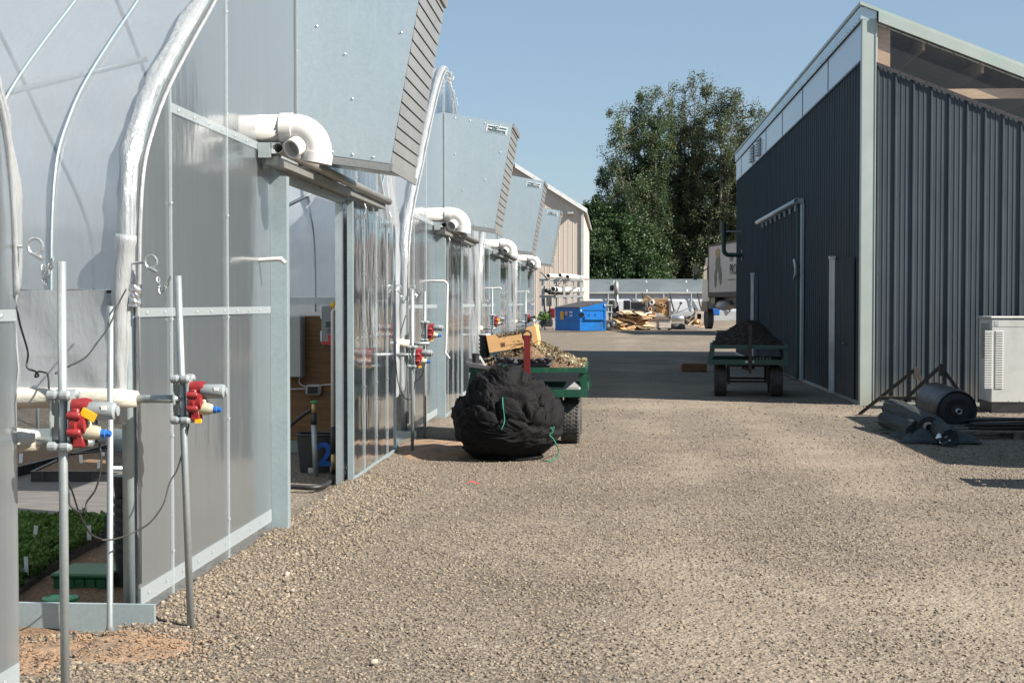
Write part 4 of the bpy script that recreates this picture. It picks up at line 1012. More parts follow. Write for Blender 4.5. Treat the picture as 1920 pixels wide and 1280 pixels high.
    MB().lathe([(.028, .42), (.028, .56), (.02, .57)], (x + .14, 8.0, 0), 12).build('neck', M['pvc'], r, smooth=True)
    patch('bed_soil', 'dark soil floor behind the galvanised baseboard', M['bark'], -2.95, 8.0, .85, 1.3, .03, 6, base=.0)
beds()
# ------------------------------------------------------------------ dark steel building
Y1, Y2, XR = 22.46, 44.8, 12.0
def zroof(x): return 6.16 - .40 * (x - XB)
RIB = [(0, 0), (.012, .024), (.034, .024), (.046, 0), (.10, 0), (.106, .006), (.118, .006), (.124, 0), (.175, 0), (.181, .006), (.193, .006), (.199, 0)]
def ribbed(m, u0, u1, ztop, fn, pitch=.272, z0=.05):
    "ribbed steel sheet: fn(u, out, z) -> point; returns a sheet with real profile"
    P = []; u = u0
    while u < u1:
        for du, h in RIB:
            if u + du < u1: P.append((u + du, h))
        u += pitch
    P.append((u1, 0)); vs = []
    for u, h in P: vs += [fn(u, h, z0), fn(u, h, ztop(u))]
    m.add(vs, [(2*i, 2*i+2, 2*i+3, 2*i+1) for i in range(len(P) - 1)]); return m
def building():
    r = thing('metal_building', 'dark blue-grey ribbed steel building with pale green corner trim on the right', 'building', (XB, Y1, 0))
    ribbed(MB(), Y1 + .12, Y2, lambda u: 5.36, lambda u, h, z: (XB - h, u, z)).build('side_wall', M['dark'], r, fixn=False)
    ribbed(MB(), XB + .19, XR, lambda u: zroof(u) - .80, lambda u, h, z: (u, Y1 - h, z)).build('front_wall', M['dark'], r, fixn=False)
    s = MB().prism([(XB + .05, 0), (XR, 0), (XR, zroof(XR) - .05), (XB + .05, 6.0)], Y2 - .05, Y2, 'XZ'); s.build('back_wall', M['dark'], r)
    MB().box(XR - .05, XR, Y1 + .06, Y2 - .06, 0, zroof(XR) - .06).build('side_wall', M['dark'], r)
    s = MB(); s.box(XB - .030, XB + .18, Y1 - .036, Y1 - .031, 0, 5.97); s.box(XB - .036, XB - .031, Y1 - .036, Y1 + .12, 0, 5.97)
    s.box(XB + .166, XB + .180, Y1 - .046, Y1 - .0365, 0, 5.95); s.build('corner_trim', M['green_trim'], r)
    s = MB(); s.box(XB - .034, XB - .028, Y1 + .125, Y2, .0, .055); s.box(XB + .185, XR, Y1 - .034, Y1 - .028, 0, .055); s.build('base_trim', M['green_trim'], r)
    # translucent band along the alley side
    b = MB(); 
    y = Y1 + .12
    while y < Y2 - .1:
        e = min(y + 3.42, Y2); b.box(XB - .022, XB - .012, y + .008, e - .008, 5.375, 5.96); y = e
    b.build('light_band', M['band'], r)
    s = MB(); y = Y1 + .12
    while y < Y2 - .1:
        s.box(XB - .030, XB - .0225, y - .012, y + .012, 5.37, 5.955); y += 3.42
    s.box(XB - .040, XB - .0265, Y1 + .12, Y2, 5.335, 5.368)
    for i in range(75): s.box(XB - .046, XB - .0405, Y1 + .2 + .295*i, Y1 + .218 + .295*i, 5.343, 5.36)
    s.build('band_trim', M['darktrim'], r)
    # eave trim with scalloped sheet ends
    s = MB().box(XB - .06, XB - .045, Y1 - .03, Y2, 5.965, 6.165); s.box(XB - .06, XB + .18, Y1 - .034, Y1 - .0305, 5.975, 6.16)
    for i in range(int((Y2 - Y1) / .272)): y = Y1 + .05 + .272*i; s.add([(XB - .0605, y, 5.99), (XB - .078, y + .06, 5.99), (XB - .0605, y + .14, 5.99), (XB - .0605, y, 6.155), (XB - .078, y + .06, 6.155), (XB - .0605, y + .14, 6.155)], [(0,1,4,3), (1,2,5,4), (0,2,1), (3,4,5)])
    s.build('eave_trim', M['hood'], r)
    # roof sheet
    s = MB()
    z = lambda x: zroof(x)
    s.add([(XB - .08, Y1 - .08, z(XB - .08) + .0), (XR + .3, Y1 - .08, z(XR + .3)), (XR + .3, Y2 + .08, z(XR + .3)), (XB - .08, Y2 + .08, z(XB - .08)),
           (XB - .08, Y1 - .08, z(XB - .08) + .05), (XR + .3, Y1 - .08, z(XR + .3) + .05), (XR + .3, Y2 + .08, z(XR + .3) + .05), (XB - .08, Y2 + .08, z(XB - .08) + .05)],
          [(0,1,2,3),(4,5,6,7),(0,1,5,4),(1,2,6,5),(2,3,7,6),(3,0,4,7)])
    s.build('roof', M['ply'] if False else M['green_trim'], r)
    s = MB().add([(x, y, z(x) - .02 - dz) for dz in (0, .02) for x, y in ((XB + .05, Y1 + .1), (XR, Y1 + .1), (XR, Y2 - .1), (XB + .05, Y2 - .1))], [(0,1,2,3),(4,5,6,7),(0,1,5,4),(1,2,6,5),(2,3,7,6),(3,0,4,7)])
    s.build('roof_lining', M['card3'], r)
    # rake fascia and the clear gable light
    def rake(m, y0, y1, t0, t1, xa=XB + .0, xb=XR):
        m.add([(x, y, zroof(x) - t) for y in (y0, y1) for x, t in ((xa, t0), (xb, t0), (xb, t1), (xa, t1))], [(0,1,2,3),(4,7,6,5),(0,4,5,1),(1,5,6,2),(2,6,7,3),(3,7,4,0)])
    s = MB(); rake(s, Y1 - .10, Y1 - .05, .0, .16, XB + .20); s.build('rake_fascia', M['green_trim'], r)
    s = MB(); rake(s, Y1 - .028, Y1 - .020, .175, .20, XB + .19); s.box(XB + .182, XB + .20, Y1 - .030, Y1 - .020, 5.3, 5.92); s.build('glazing_bead', M['whitetrim'], r)
    s = MB().add([(x, Y1 - .010, zroof(x) - t) for x, t in ((XB + .19, .20), (XR, .20), (XR, .80), (XB + .19, .80))], [(0,1,2,3)]); cl = s.build('gable_light', M['clear'], r)
    s = MB(); rake(s, Y1 - .040, Y1 - .026, .775, .835, XB + .19); s.build('gable_trim', M['darktrim'], r)
    s = MB()
    for i in range(40):
        x = XB + .35 + .2*i
        for t, yy in ((.19, Y1 - .029), (.79, Y1 - .041)): s.lathe([(.009, 0), (.006, -.006)], (x, yy, zroof(x) - t), 6, 'Y')
    s.build('gable_screws', M['darktrim'], cl)
    s = MB()
    for zz in (.9, 2.05, 3.2, 4.3):
        x = XB + .245
        while x < 8.2:
            for dx in (0, .225):
                if zz < zroof(x) - .9: s.lathe([(.008, 0), (.005, -.006)], (x + dx, Y1, zz), 6, 'Y')
            x += .272
    s.build('wall_screws', M['darktrim'], r)
    s = MB(); s.box(XB + .21, XB + .40, Y1 + .02, Y1 + .06, 5.20, 5.92); s.build('timber_post', M['wood'], r)
    a = at(1770, 168, Y=Y1 + .08); s = MB().box(a.x, 9.5, Y1 + .03, Y1 + .07, a.z - .155, a.z); s.build('timber_girt', M['wood'], r)
    s = MB()
    for i in range(8): x = XB + .9 + .9*i; s.box(x, x + .04, Y1 + .08, Y1 + 12, zroof(x) - .30, zroof(x) - .07)
    s.build('rafter', M['wood'], r)
    # two louvre vents in the band
    for yc in (37.9, 39.6):
        s = MB(); s.box(XB - .04, XB - .0235, yc - .30, yc + .22, 5.42, 5.90); v = s.build('louvre_vent', M['glass'], r)
        s = MB()
        for i in range(6): z0 = 5.45 + .075*i; s.add([(XB - .041, yc - .28, z0), (XB - .12, yc - .28, z0 + .005), (XB - .041, yc - .28, z0 + .06), (XB - .041, yc + .20, z0), (XB - .12, yc + .20, z0 + .005), (XB - .041, yc + .20, z0 + .06)], [(0,1,2),(3,5,4),(0,3,4,1),(1,4,5,2),(2,5,3,0)])
        s.build('louvre', M['hood'], v)
    # sliding door with its rail
    ya, yb, zt = 29.3, 35.8, 3.50
    s = MB(); ribbed(s, ya, yb, lambda u: zt, lambda u, h, z: (XB - .10 - h, u, z)); s.box(XB - .099, XB - .09, ya + .003, yb, .05, zt)
    d = s.build('sliding_door', M['dark'], r, fixn=False)
    MB().box(XB - .14, XB - .085, ya - .05, ya - .001, .04, zt + .03).build('door_edge', M['darktrim'] if False else M['wagon_d'], d)
    MB().box(XB - .083, XB - .030, ya - .30, ya - .06, .04, zt + .1).build('door_post', M['galv'], r)
    s = MB().tube([at(1489, 487, X=XB - .16), at(1491, 498, X=XB - .19), at(1491, 512, X=XB - .19), at(1489, 523, X=XB - .16)], .024, 8); s.build('handle', M['white'], d, smooth=True)
    s = MB().pipe([(XB - .20, 28.9, 3.63), (XB - .20, 36.6, 3.63)], .055, .045, 14); t = s.build('door_rail', M['galv'], r, smooth=True)
    s = MB()
    for i in range(8): s.box(XB - .20, XB - .03, 29.1 + i, 29.16 + i, 3.60, 3.70); s.box(XB - .17, XB - .14, 29.4 + .9*i, 29.46 + .9*i, 3.46, 3.60)
    s.build('rail_bracket', M['galv'], t)
    # two personnel doors with pale jambs
    for yj, yk in ((24.98, 24.0), (38.9, 37.9)):
        s = MB().box(XB - .125, XB - .028, yj - .0, yj + .06, .04, 2.36); s.box(XB - .135, XB - .028, yj - .03, yj + .08, 2.361, 2.40); s.box(XB - .06, XB - .028, yj - .05, yj - .001, .04, 2.34)
        s.build('door_jamb', M['white'], r)
        dd = ribbed(MB().box(XB - .036, XB - .028, yk - .02 if yk > 30 else Y1 + .55, yj - .055, .06, 2.33), yk - .02 if yk > 30 else Y1 + .55, yj - .055, lambda u: 2.33, lambda u, h, z: (XB - .037 - h, u, z), .136, .06).build('door', M['dark'], r, fixn=False)
        if yk < 30:
            y = at(1584, 640, X=XB - .07).y; s = MB().tube([(XB - .05, y - .16, .93), (XB - .10, y - .16, .93), (XB - .10, y + .06, .93)], .013, 8); s.lathe([(.03, -.06), (.03, -.046)], (XB, y - .16, .93), 12, 'X'); s.build('lever', M['black'], dd)
    # flue pipe
    p0 = at(1393, 478, X=XB); y = p0.y; zf = p0.z; rad = .065; xo = at(1357, 470, Y=y).x
    s = MB(); s.tube([(XB - .01, y, zf), (xo + .16, y, zf)] + [tuple(p) for p in arc((xo + .16, y, zf + .16), .16, 270, 180, 6)] + [(xo, y, at(1356, 425, Y=y).z)], rad, 12)
    z2 = at(1356, 425, Y=y).z; s.tube([(xo, y, z2), (xo, y, z2 + .14)], rad * 1.3, 12); s.box(XB - .04, XB - .026, y - .13, y + .13, zf - .16, zf + .16); f = s.build('flue_pipe', M['wagon_d'], r, smooth=False); smooth_by_angle(f, 40)
    zb = at(1356, 434, Y=y).z; s = MB().tube([(xo, y, zb), (XB - .026, y, zb)], .015, 6); s.build('stay_rod', M['galv'], f)
building()

# ------------------------------------------------------------------ beige enclosure by the wall
def genset():
    x0, x1, ya, yb, z0, z1 = 5.50, 7.5, 21.05, 21.75, .15, 1.385
    r = thing('generator', 'beige louvred generator enclosure against the dark ribbed wall at the right edge', 'generator', (x0, ya, 0))
    MB().bbox(x0, x1, ya, yb, z0, z1 - .02, .012).build('cabinet', M['gen'], r)
    MB().bbox(x0 - .012, x1 + .012, ya - .014, yb + .01, z1 - .018, z1 + .012, .008).build('roof', M['gen'], r)
    MB().box(x0 + .015, x1 - .03, ya + .01, yb - .01, .0, z0 - .002).build('base', M['black'], r)
    s = MB()
    for i in range(34):
        for a, b in ((at(1847, 600, Y=ya).x, at(1862, 600, Y=ya).x), (at(1867, 600, Y=ya).x, at(1882, 600, Y=ya).x)):
            z = 1.19 - .0248 * i; s.add([(a, ya - .0005, z), (b, ya - .0005, z), (b, ya - .012, z - .012), (a, ya - .012, z - .012), (a, ya - .001, z - .014), (b, ya - .001, z - .014)], [(0,1,2,3), (3,2,5,4), (0,3,4), (1,5,2)])
    s.build('louvre', M['gen'], r)
    s = MB()
    for i in range(9):
        for j in range(20): s.box(x0 - .0035, x0 - .0005, ya + .10 + .055*i, ya + .135 + .055*i, .78 + .026*j, .793 + .026*j)
    s.build('vent_grille', M['genslot'], r)
    s = MB().box(x0 + .01, x1 - .01, ya - .003, ya - .0005, z1 - .135, z1 - .130); s.box(x0 + .04, x0 + .10, ya - .004, ya - .001, 1.265, 1.335); s.build('seam', M['ebox'], r)
    s = MB()
    for i in range(12): s.lathe([(.008, 0), (.004, -.006)], (x0 + .25 + .16*i, ya, z0 + .02), 6, 'Y')
    s.build('screws', M['genslot'], r)
genset()

# ------------------------------------------------------------------ reel rack, rolls and pipes
def reels():
    r = thing('reel_rack', 'rusty dark A-frame rack leaning beside the dark wall', 'rack', at(1650, 775, Z=0))
    s = MB()
    def b(a, c, w=.045): s.bar(a, c, w)
    p1 = at(1717, 692, Y=20.3); p2 = at(1764, 686, Y=19.4)
    b(at(1612, 776, Z=.0), p1); b(p1, at(1745, 745, Y=20.3)); b(at(1698, 748, Y=19.6), p2); b(p2, at(1812, 752, Y=19.3)); b(at(1650, 746, Y=20.2), at(1745, 746, Y=20.2), .05)
    b(at(1698, 748, Y=19.6), at(1690, 775, Y=19.8)); b(at(1745, 745, Y=20.3), at(1750, 772, Y=20.3)); b(at(1812, 752, Y=19.3), at(1815, 785, Y=19.3))
    s.build('frame', M['rust'], r)
    for p in (p1, p2):
        MB().box(p.x - .035, p.x + .035, p.y - .08, p.y - .026, p.z - .13, p.z + .03).build('bearing_bracket', M['rust'], r)
    # big roll of black plastic
    a = Vector(at(1795, 768, Y=17.9)); c = Vector(at(1752, 752, Y=19.05)); ax = (c - a).normalized(); Lr = (c - a).length
    a.z = .262; c.z = .30; ax = (c - a).normalized()
    r = thing('plastic_roll', 'big round roll of black sheeting with a grey steel hub facing the camera', 'roll', (a.x, a.y, 0))
    u = ax.orthogonal().normalized(); w = ax.cross(u)
    def f(i, j):
        t = i; an = j * 2 * math.pi; rr = .252 + .006 * noise.noise(Vector((t*14, math.cos(an)*1.5, math.sin(an)*1.5))) + .012 * noise.noise(Vector((t*3, math.cos(an), math.sin(an) + 4)))
        if t < .03: rr *= .97
        return a + ax * (t * Lr) + (u * math.cos(an) + w * math.sin(an)) * rr
    m = MB().grid(f, 40, 48); m.build('wound_sheet', M['rollblue'], r, smooth=True, fixn=False)
    m = MB(); n = 48
    rings = [(.245, .005), (.22, .02), (.15, .012), (.07, .02)]
    vs = [a + ax * d + (u*math.cos(2*math.pi*k/n) + w*math.sin(2*math.pi*k/n)) * q for q, d in rings for k in range(n)]
    m.add(vs, [(i*n+k, i*n+(k+1)%n, (i+1)*n+(k+1)%n, (i+1)*n+k) for i in range(3) for k in range(n)]); m.build('end_face', M['rollblue'], r, fixn=False); MB().add([a + ax * Lr + (u*math.cos(2*math.pi*k/n) + w*math.sin(2*math.pi*k/n)) * .25 for k in range(n)], [tuple(range(n))]).build('end_face', M['rollblue'], r, fixn=False)
    MB().pipe([a + ax * .05, a - ax * .10], .035, .026, 16).build('hub', M['galv'], r, smooth=True)
    MB().pipe([a + ax * .03, a - ax * .012], .075, .038, 20).build('hub_flange', M['rust'], r, smooth=False)
    # rolled fabrics
    def roll(lab, p, q, rad, mat, core=True, sag=.03, seed=0):
        p = Vector(p); q = Vector(q); L = (q - p).length; P = []; ax = (q - p).normalized()
        for i in range(17): t = i / 16; c = p.lerp(q, t); c.z -= sag * math.sin(t * math.pi); P.append(c)
        r = thing('fabric_roll', lab, 'fabric roll', (p.x, p.y, 0), 'rolled ground fabrics beside the rack')
        u = ax.orthogonal().normalized(); w = ax.cross(u); n = 44; vs = []
        for i, c in enumerate(P):
            for k in range(n):
                an = 2*math.pi*k/n; rr = rad * (1 + .10 * noise.noise(Vector((i*.25, math.cos(an)*1.2 + seed, math.sin(an)*1.2))) + .13 * noise.noise(Vector((i*.22, math.cos(an)*4 + seed, math.sin(an)*4))) + .05 * noise.noise(Vector((i*1.6, math.cos(an)*9 + seed, math.sin(an)*9)))) * (.93 if an < .5 else 1)
                vs.append(c + (u*math.cos(an) + w*math.sin(an)) * rr)
        N = len(P); fs = [(i*n+k, i*n+(k+1)%n, (i+1)*n+(k+1)%n, (i+1)*n+k) for i in range(N-1) for k in range(n)] + [tuple((N-1)*n+k for k in range(n))]
        # spiral end face
        base = len(vs)
        for k in range(n): an = 2*math.pi*k/n; vs.append(p + ax * .025 + (u*math.cos(an) + w*math.sin(an)) * rad * .45)
        fs += [(k, (k+1)%n, base+(k+1)%n, base+k) for k in range(n)] + [tuple(base+k for k in range(n))]
        smooth_by_angle(MB().add(vs, fs).build('rolled_fabric', mat, r), 42)
        # loose outer flap
        def g(uu, vv): 
            c = p.lerp(q, uu * .9 + .02); an = -.6 - vv * .7; rr = rad * (1.05 + vv * .75); return c + Vector((math.cos(an) * rr * .6 + .02, -abs(math.cos(an)) * .1, 0)) + Vector((0, 0, max(-c.z + .01, math.sin(an) * rr + .02 * noise.noise(Vector((uu*5, vv*3, seed))))))
        if not core: MB().grid(g, 14, 5).build('loose_flap', mat, r, smooth=True, fixn=False)
        if core: MB().pipe([p + ax * .05, p - ax * .03], .062, .042, 18).build('card_core', M['osb'], r, smooth=False)
        return r
    a = at(1741, 799, Y=16.75); b_ = at(1672, 762, Y=18.4)
    roll('grey-black fabric roll on top, its pale cardboard core showing', (a.x, a.y, .155), (b_.x, b_.y, .25), .125, M['fabric'], True, -.03, 1)
    a = at(1782, 822, Y=16.1); b_ = at(1712, 770, Y=18.2)
    roll('dark teal fabric roll in front with crumpled end, lower than the cored one', (a.x, a.y, .095), (b_.x, b_.y, .22), .10, M['fabric2'], False, -.02, 5)
    a = at(1730, 820, Y=16.7); b_ = at(1664, 785, Y=18.2)
    roll('dark green fabric roll lowest and leftmost, under the cored roll', (a.x - .05, a.y + .1, .10), (b_.x, b_.y, .13), .12, M['fabric2'], False, .0, 9)
    def heap(u, v):
        x = 3.34 + .85*u; y = 16.35 + 1.5*v; e = math.sin(u*math.pi) ** .5 * math.sin(v*math.pi) ** .5 if 0 < u < 1 and 0 < v < 1 else 0
        return (x + .10*noise.noise(Vector((u*3, v*5, 2))), y + .2*noise.noise(Vector((u*4, v*3, 8))), .012 + e * (.10 + .13 * abs(noise.noise(Vector((x*3.2, y*2.4, 1)))) + .05 * noise.noise(Vector((x*9, y*7, 4)))))
    tag(MB().grid(heap, 70, 70).build('crumpled_fabric', M['fabric2'], smooth=True, fixn=False, origin=(3.65, 17.2, 0)), 'crumpled dark sheeting spread under and around the fabric rolls', 'sheeting')
    for i, (px, py) in enumerate(((1766, 822), (1772, 831))):
        p = at(px, py, Y=16.1); s = MB()
        s.grid(lambda u, v: (p.x + .12*u - .06, p.y + .05*v, max(.01, p.z + .05*math.sin(u*5 + i*2)*v + .03*u)), 6, 3); tag(s.build('plastic_scrap', M['paper'], origin=p), ['crumpled white plastic scrap at the end of the teal fabric roll', 'second pale plastic scrap on the gravel under the roll end'][i], 'scrap')
    # plank pallet and a bundle of dark pipes
    r = thing('low_pallet', 'grey weathered plank pallet under the dark pipe bundle', 'pallet', at(1850, 805, Z=0))
    s = MB(); x0 = at(1793, 800, Y=17.0).x; x1 = x0 + 1.5
    for i, y in enumerate((16.95, 17.35, 17.75, 18.15)): s.box(x0 + .03*i, x1, y, y + .13, .075, .098)
    s.build('plank', M['greyply'], r); s = MB()
    for i, x in enumerate((x0 + .1, x0 + .65, x0 + 1.2)): s.box(x, x + .09, 16.96, 18.27, 0, .073)
    s.build('bearer', M['greyply'], r)
    g = rng(3)
    for i in range(16):
        y = 17.05 + .07 * (i % 12) ; z = .115 + .03 * (i // 8) + g.uniform(0, .03); x = x0 + .22 + g.uniform(-.05, .15)
        o = MB().pipe([(x, y, z), (x + 1.15 + g.uniform(-.12, .2), y + g.uniform(-.1, .1), z + g.uniform(-.01, .04))], .014, .010, 8).build('pipe_length', M['fabric' if i % 3 else 'rust'], smooth=True, origin=(x, y, z))
        tag(o, 'dark thin pipe in the bundle on the grey pallet', 'pipe', 'dark pipes bundled on the low pallet')
reels()

# unseen pallets, added right of the view to throw shade on the gravel
def pallets(cx, cy, n, lab, wx=1.2, wy=1.0):
    for k in range(n):
        m = MB(); z = .144 * k
        for i in range(7): x = cx - wx/2 + i * (wx - .1) / 6; m.box(x, x + .10, cy - wy/2, cy + wy/2, z + .122, z + .142)
        for i in range(3): y = cy - wy/2 + i * (wy - .09) / 2; m.box(cx - wx/2, cx + wx/2, y, y + .09, z + .024, z + .120); m.box(cx - wx/2, cx + wx/2, y, y + .09, z + .001, z + .022)
        tag(m.build('shade_pallet', M['greyply'], origin=(cx, cy, z)), lab, 'pallet', 'added unseen pallets casting shade from the right')
def trailer():  # unseen trailer, added to shade the rolls and the gravel
    r = thing('shade_trailer', 'white enclosed trailer added out of view on the right to shade the fabric rolls', 'trailer', (6.8, 16.3, 0))
    MB().bbox(5.75, 7.9, 13.35, 19.35, .42, 2.2, .05).build('body', M['white'], r)
    s = MB()
    for i in range(9): s.box(5.738, 5.749, 13.5 + .7*i, 13.54 + .7*i, .45, 2.15)
    s.build('body_seam', M['ebox'], r)
    MB().box(5.85, 7.8, 13.5, 19.2, .30, .415).build('frame', M['black'], r); MB().prism([(6.2, 13.35), (7.4, 13.35), (6.8, 12.2)], .34, .40, 'XY').build('drawbar', M['black'], r)
    for sx in (5.80, 7.60):
        for y in (15.9, 16.8): w = MB().lathe([(.2,0),(.32,0),(.36,.03),(.36,.19),(.32,.22),(.2,.22)], (sx, y, .36), 24, 'X').build('wheel', M['rubber'], r, smooth=True); MB().lathe([(.02,.02),(.2,.02),(.2,.2),(.02,.2)], (sx, y, .36), 16, 'X').build('rim', M['ebox'], w)
trailer()
pallets(5.15, 12.35, 9, 'grey wooden pallet in the unseen short stack added to cast shade at right', 1.0, .55)

# ------------------------------------------------------------------ wagons
def wagon(label, mat):
    r = thing('garden_wagon', label, 'wagon', (0,0,0), 'green steel nursery wagons'); hw = .655; L = 1.72
    s = MB()
    s.box(-hw, hw, 0, .035, .815, .875); s.box(-hw, hw, L - .035, L, .815, .875); s.box(-hw, -hw + .035, .036, L - .036, .815, .875); s.box(hw - .035, hw, .036, L - .036, .815, .875)
    s.box(-hw + .036, hw - .036, .036, L - .036, .822, .834); s.build('upper_deck', mat, r)
    s = MB(); h2 = hw + .01
    s.box(-h2, h2, 0, .04, .545, .63); s.box(-h2, h2, L - .04, L, .545, .63); s.box(-h2, -h2 + .04, .041, L - .041, .545, .63); s.box(h2 - .04, h2, .041, L - .041, .545, .63)
    s.box(-h2 + .041, h2 - .041, .041, L - .041, .55, .562); s.build('lower_deck', mat, r)
    for sx in (-1, 1):
        for y in (.045, L - .095):
            m = MB(); m.bar((sx * (hw - .05), y + .025, .813), (sx * (hw + .0), y + .025, .562), .075, .045, up=(0,1,0)); m.build('corner_leg', mat, r)
    # wheels
    for sx in (-1, 1):
        for y in (.30, L - .32):
            cx = sx * .475; R_ = .243
            w = bpy.data.objects.new('wheel', None); w.empty_display_size = .1; col.objects.link(w); w.parent = r; w.location = (cx, y, R_)
            t = MB().lathe([(.13, -.085), (.19, -.108), (.225, -.104), (.240, -.085), (.243, -.03), (.243, .03), (.240, .085), (.225, .104), (.19, .108), (.13, .085)], (cx, y, R_), 40, 'X', caps=False).build('tyre', M['rubber'], w, smooth=True)
            m = MB()
            for q in range(34):
                an = 2*math.pi*q/34
                for j in range(6):
                    an2 = an + (.03 if j % 2 else -.03); x = cx - .085 + .034*j; rr = R_ + .003
                    p = Vector((x, y + math.cos(an2) * rr, R_ + math.sin(an2) * rr)); m.obox(p, (.026, .010, .024), Matrix.Rotation(an2, 3, 'X') @ Matrix.Rotation(R(28 if j % 2 else -28), 3, 'Y').inverted())
            m.v = [tuple(v) for v in m.v]; m.build('tread', M['rubber'], w)
            MB().lathe([(.02, -.07), (.05, -.09), (.06, -.05), (.125, -.04), (.132, -.085), (.136, -.085), (.136, .085), (.132, .085), (.125, .04), (.06, .05), (.05, .09), (.02, .07)], (cx, y, R_), 24, 'X').build('rim', M['ebox'], w, smooth=False)
    s = MB()
    for y in (.30, L - .32):
        s.tube([(-.36, y, .243), (.36, y, .243)], .018, 10); 
        for sx in (-1, 1): s.box(sx*.33 - .02, sx*.33 + .02, y - .03, y + .03, .20, .50)
        s.box(-.36, .36, y - .035, y + .035, .50, .544)
    s.box(-.04, .04, .05, L - .1, .44, .498); s.lathe([(.11, .46), (.11, .50)], (0, .30, 0), 20); s.build('undercarriage', M['rust'], r)
    return r
def place(r, x, y, deg): r.location = (x, y, 0); r.rotation_euler = (0, 0, R(deg)); return r
WL = wagon('bright green two-deck wagon heaped with dry plants behind the black cloth bundle', M['wagon'])
# its drawbar standing upright
m = MB(); m.box(-.036, .036, -.055, -.015, .50, 1.235); 
ring = [(math.cos(a) * .048, -.035, 1.235 + (math.sin(a) * .05 if math.sin(a) > 0 else math.sin(a) * .07)) for a in [2*math.pi*i/18 for i in range(18)]]
hd = m.build('pull_handle', M['handle'], WL); MB().tube(ring, .011, 8, closed=True).build('grip', M['rust'], hd, smooth=True)
WR = wagon('dark green wagon in the shade of the dark building, loaded with a heap of compost', M['wagon_d'])
m = MB(); m.box(.0, .05, -.05, -.01, .40, 1.22); m.build('pull_handle', M['rust'], WR)
m = MB(); m.box(-.055, -.012, -.006, -.001, .575, .612); m.box(.062, .09, -.006, -.001, .575, .612); m.build('reflector', M['paper'], WR)
place(WL, -.935, 15.85, 0); place(WR, 2.33, 24.35, -4)

def at_wl(x, y, z): return Vector((x - .935, y + 15.85, z))
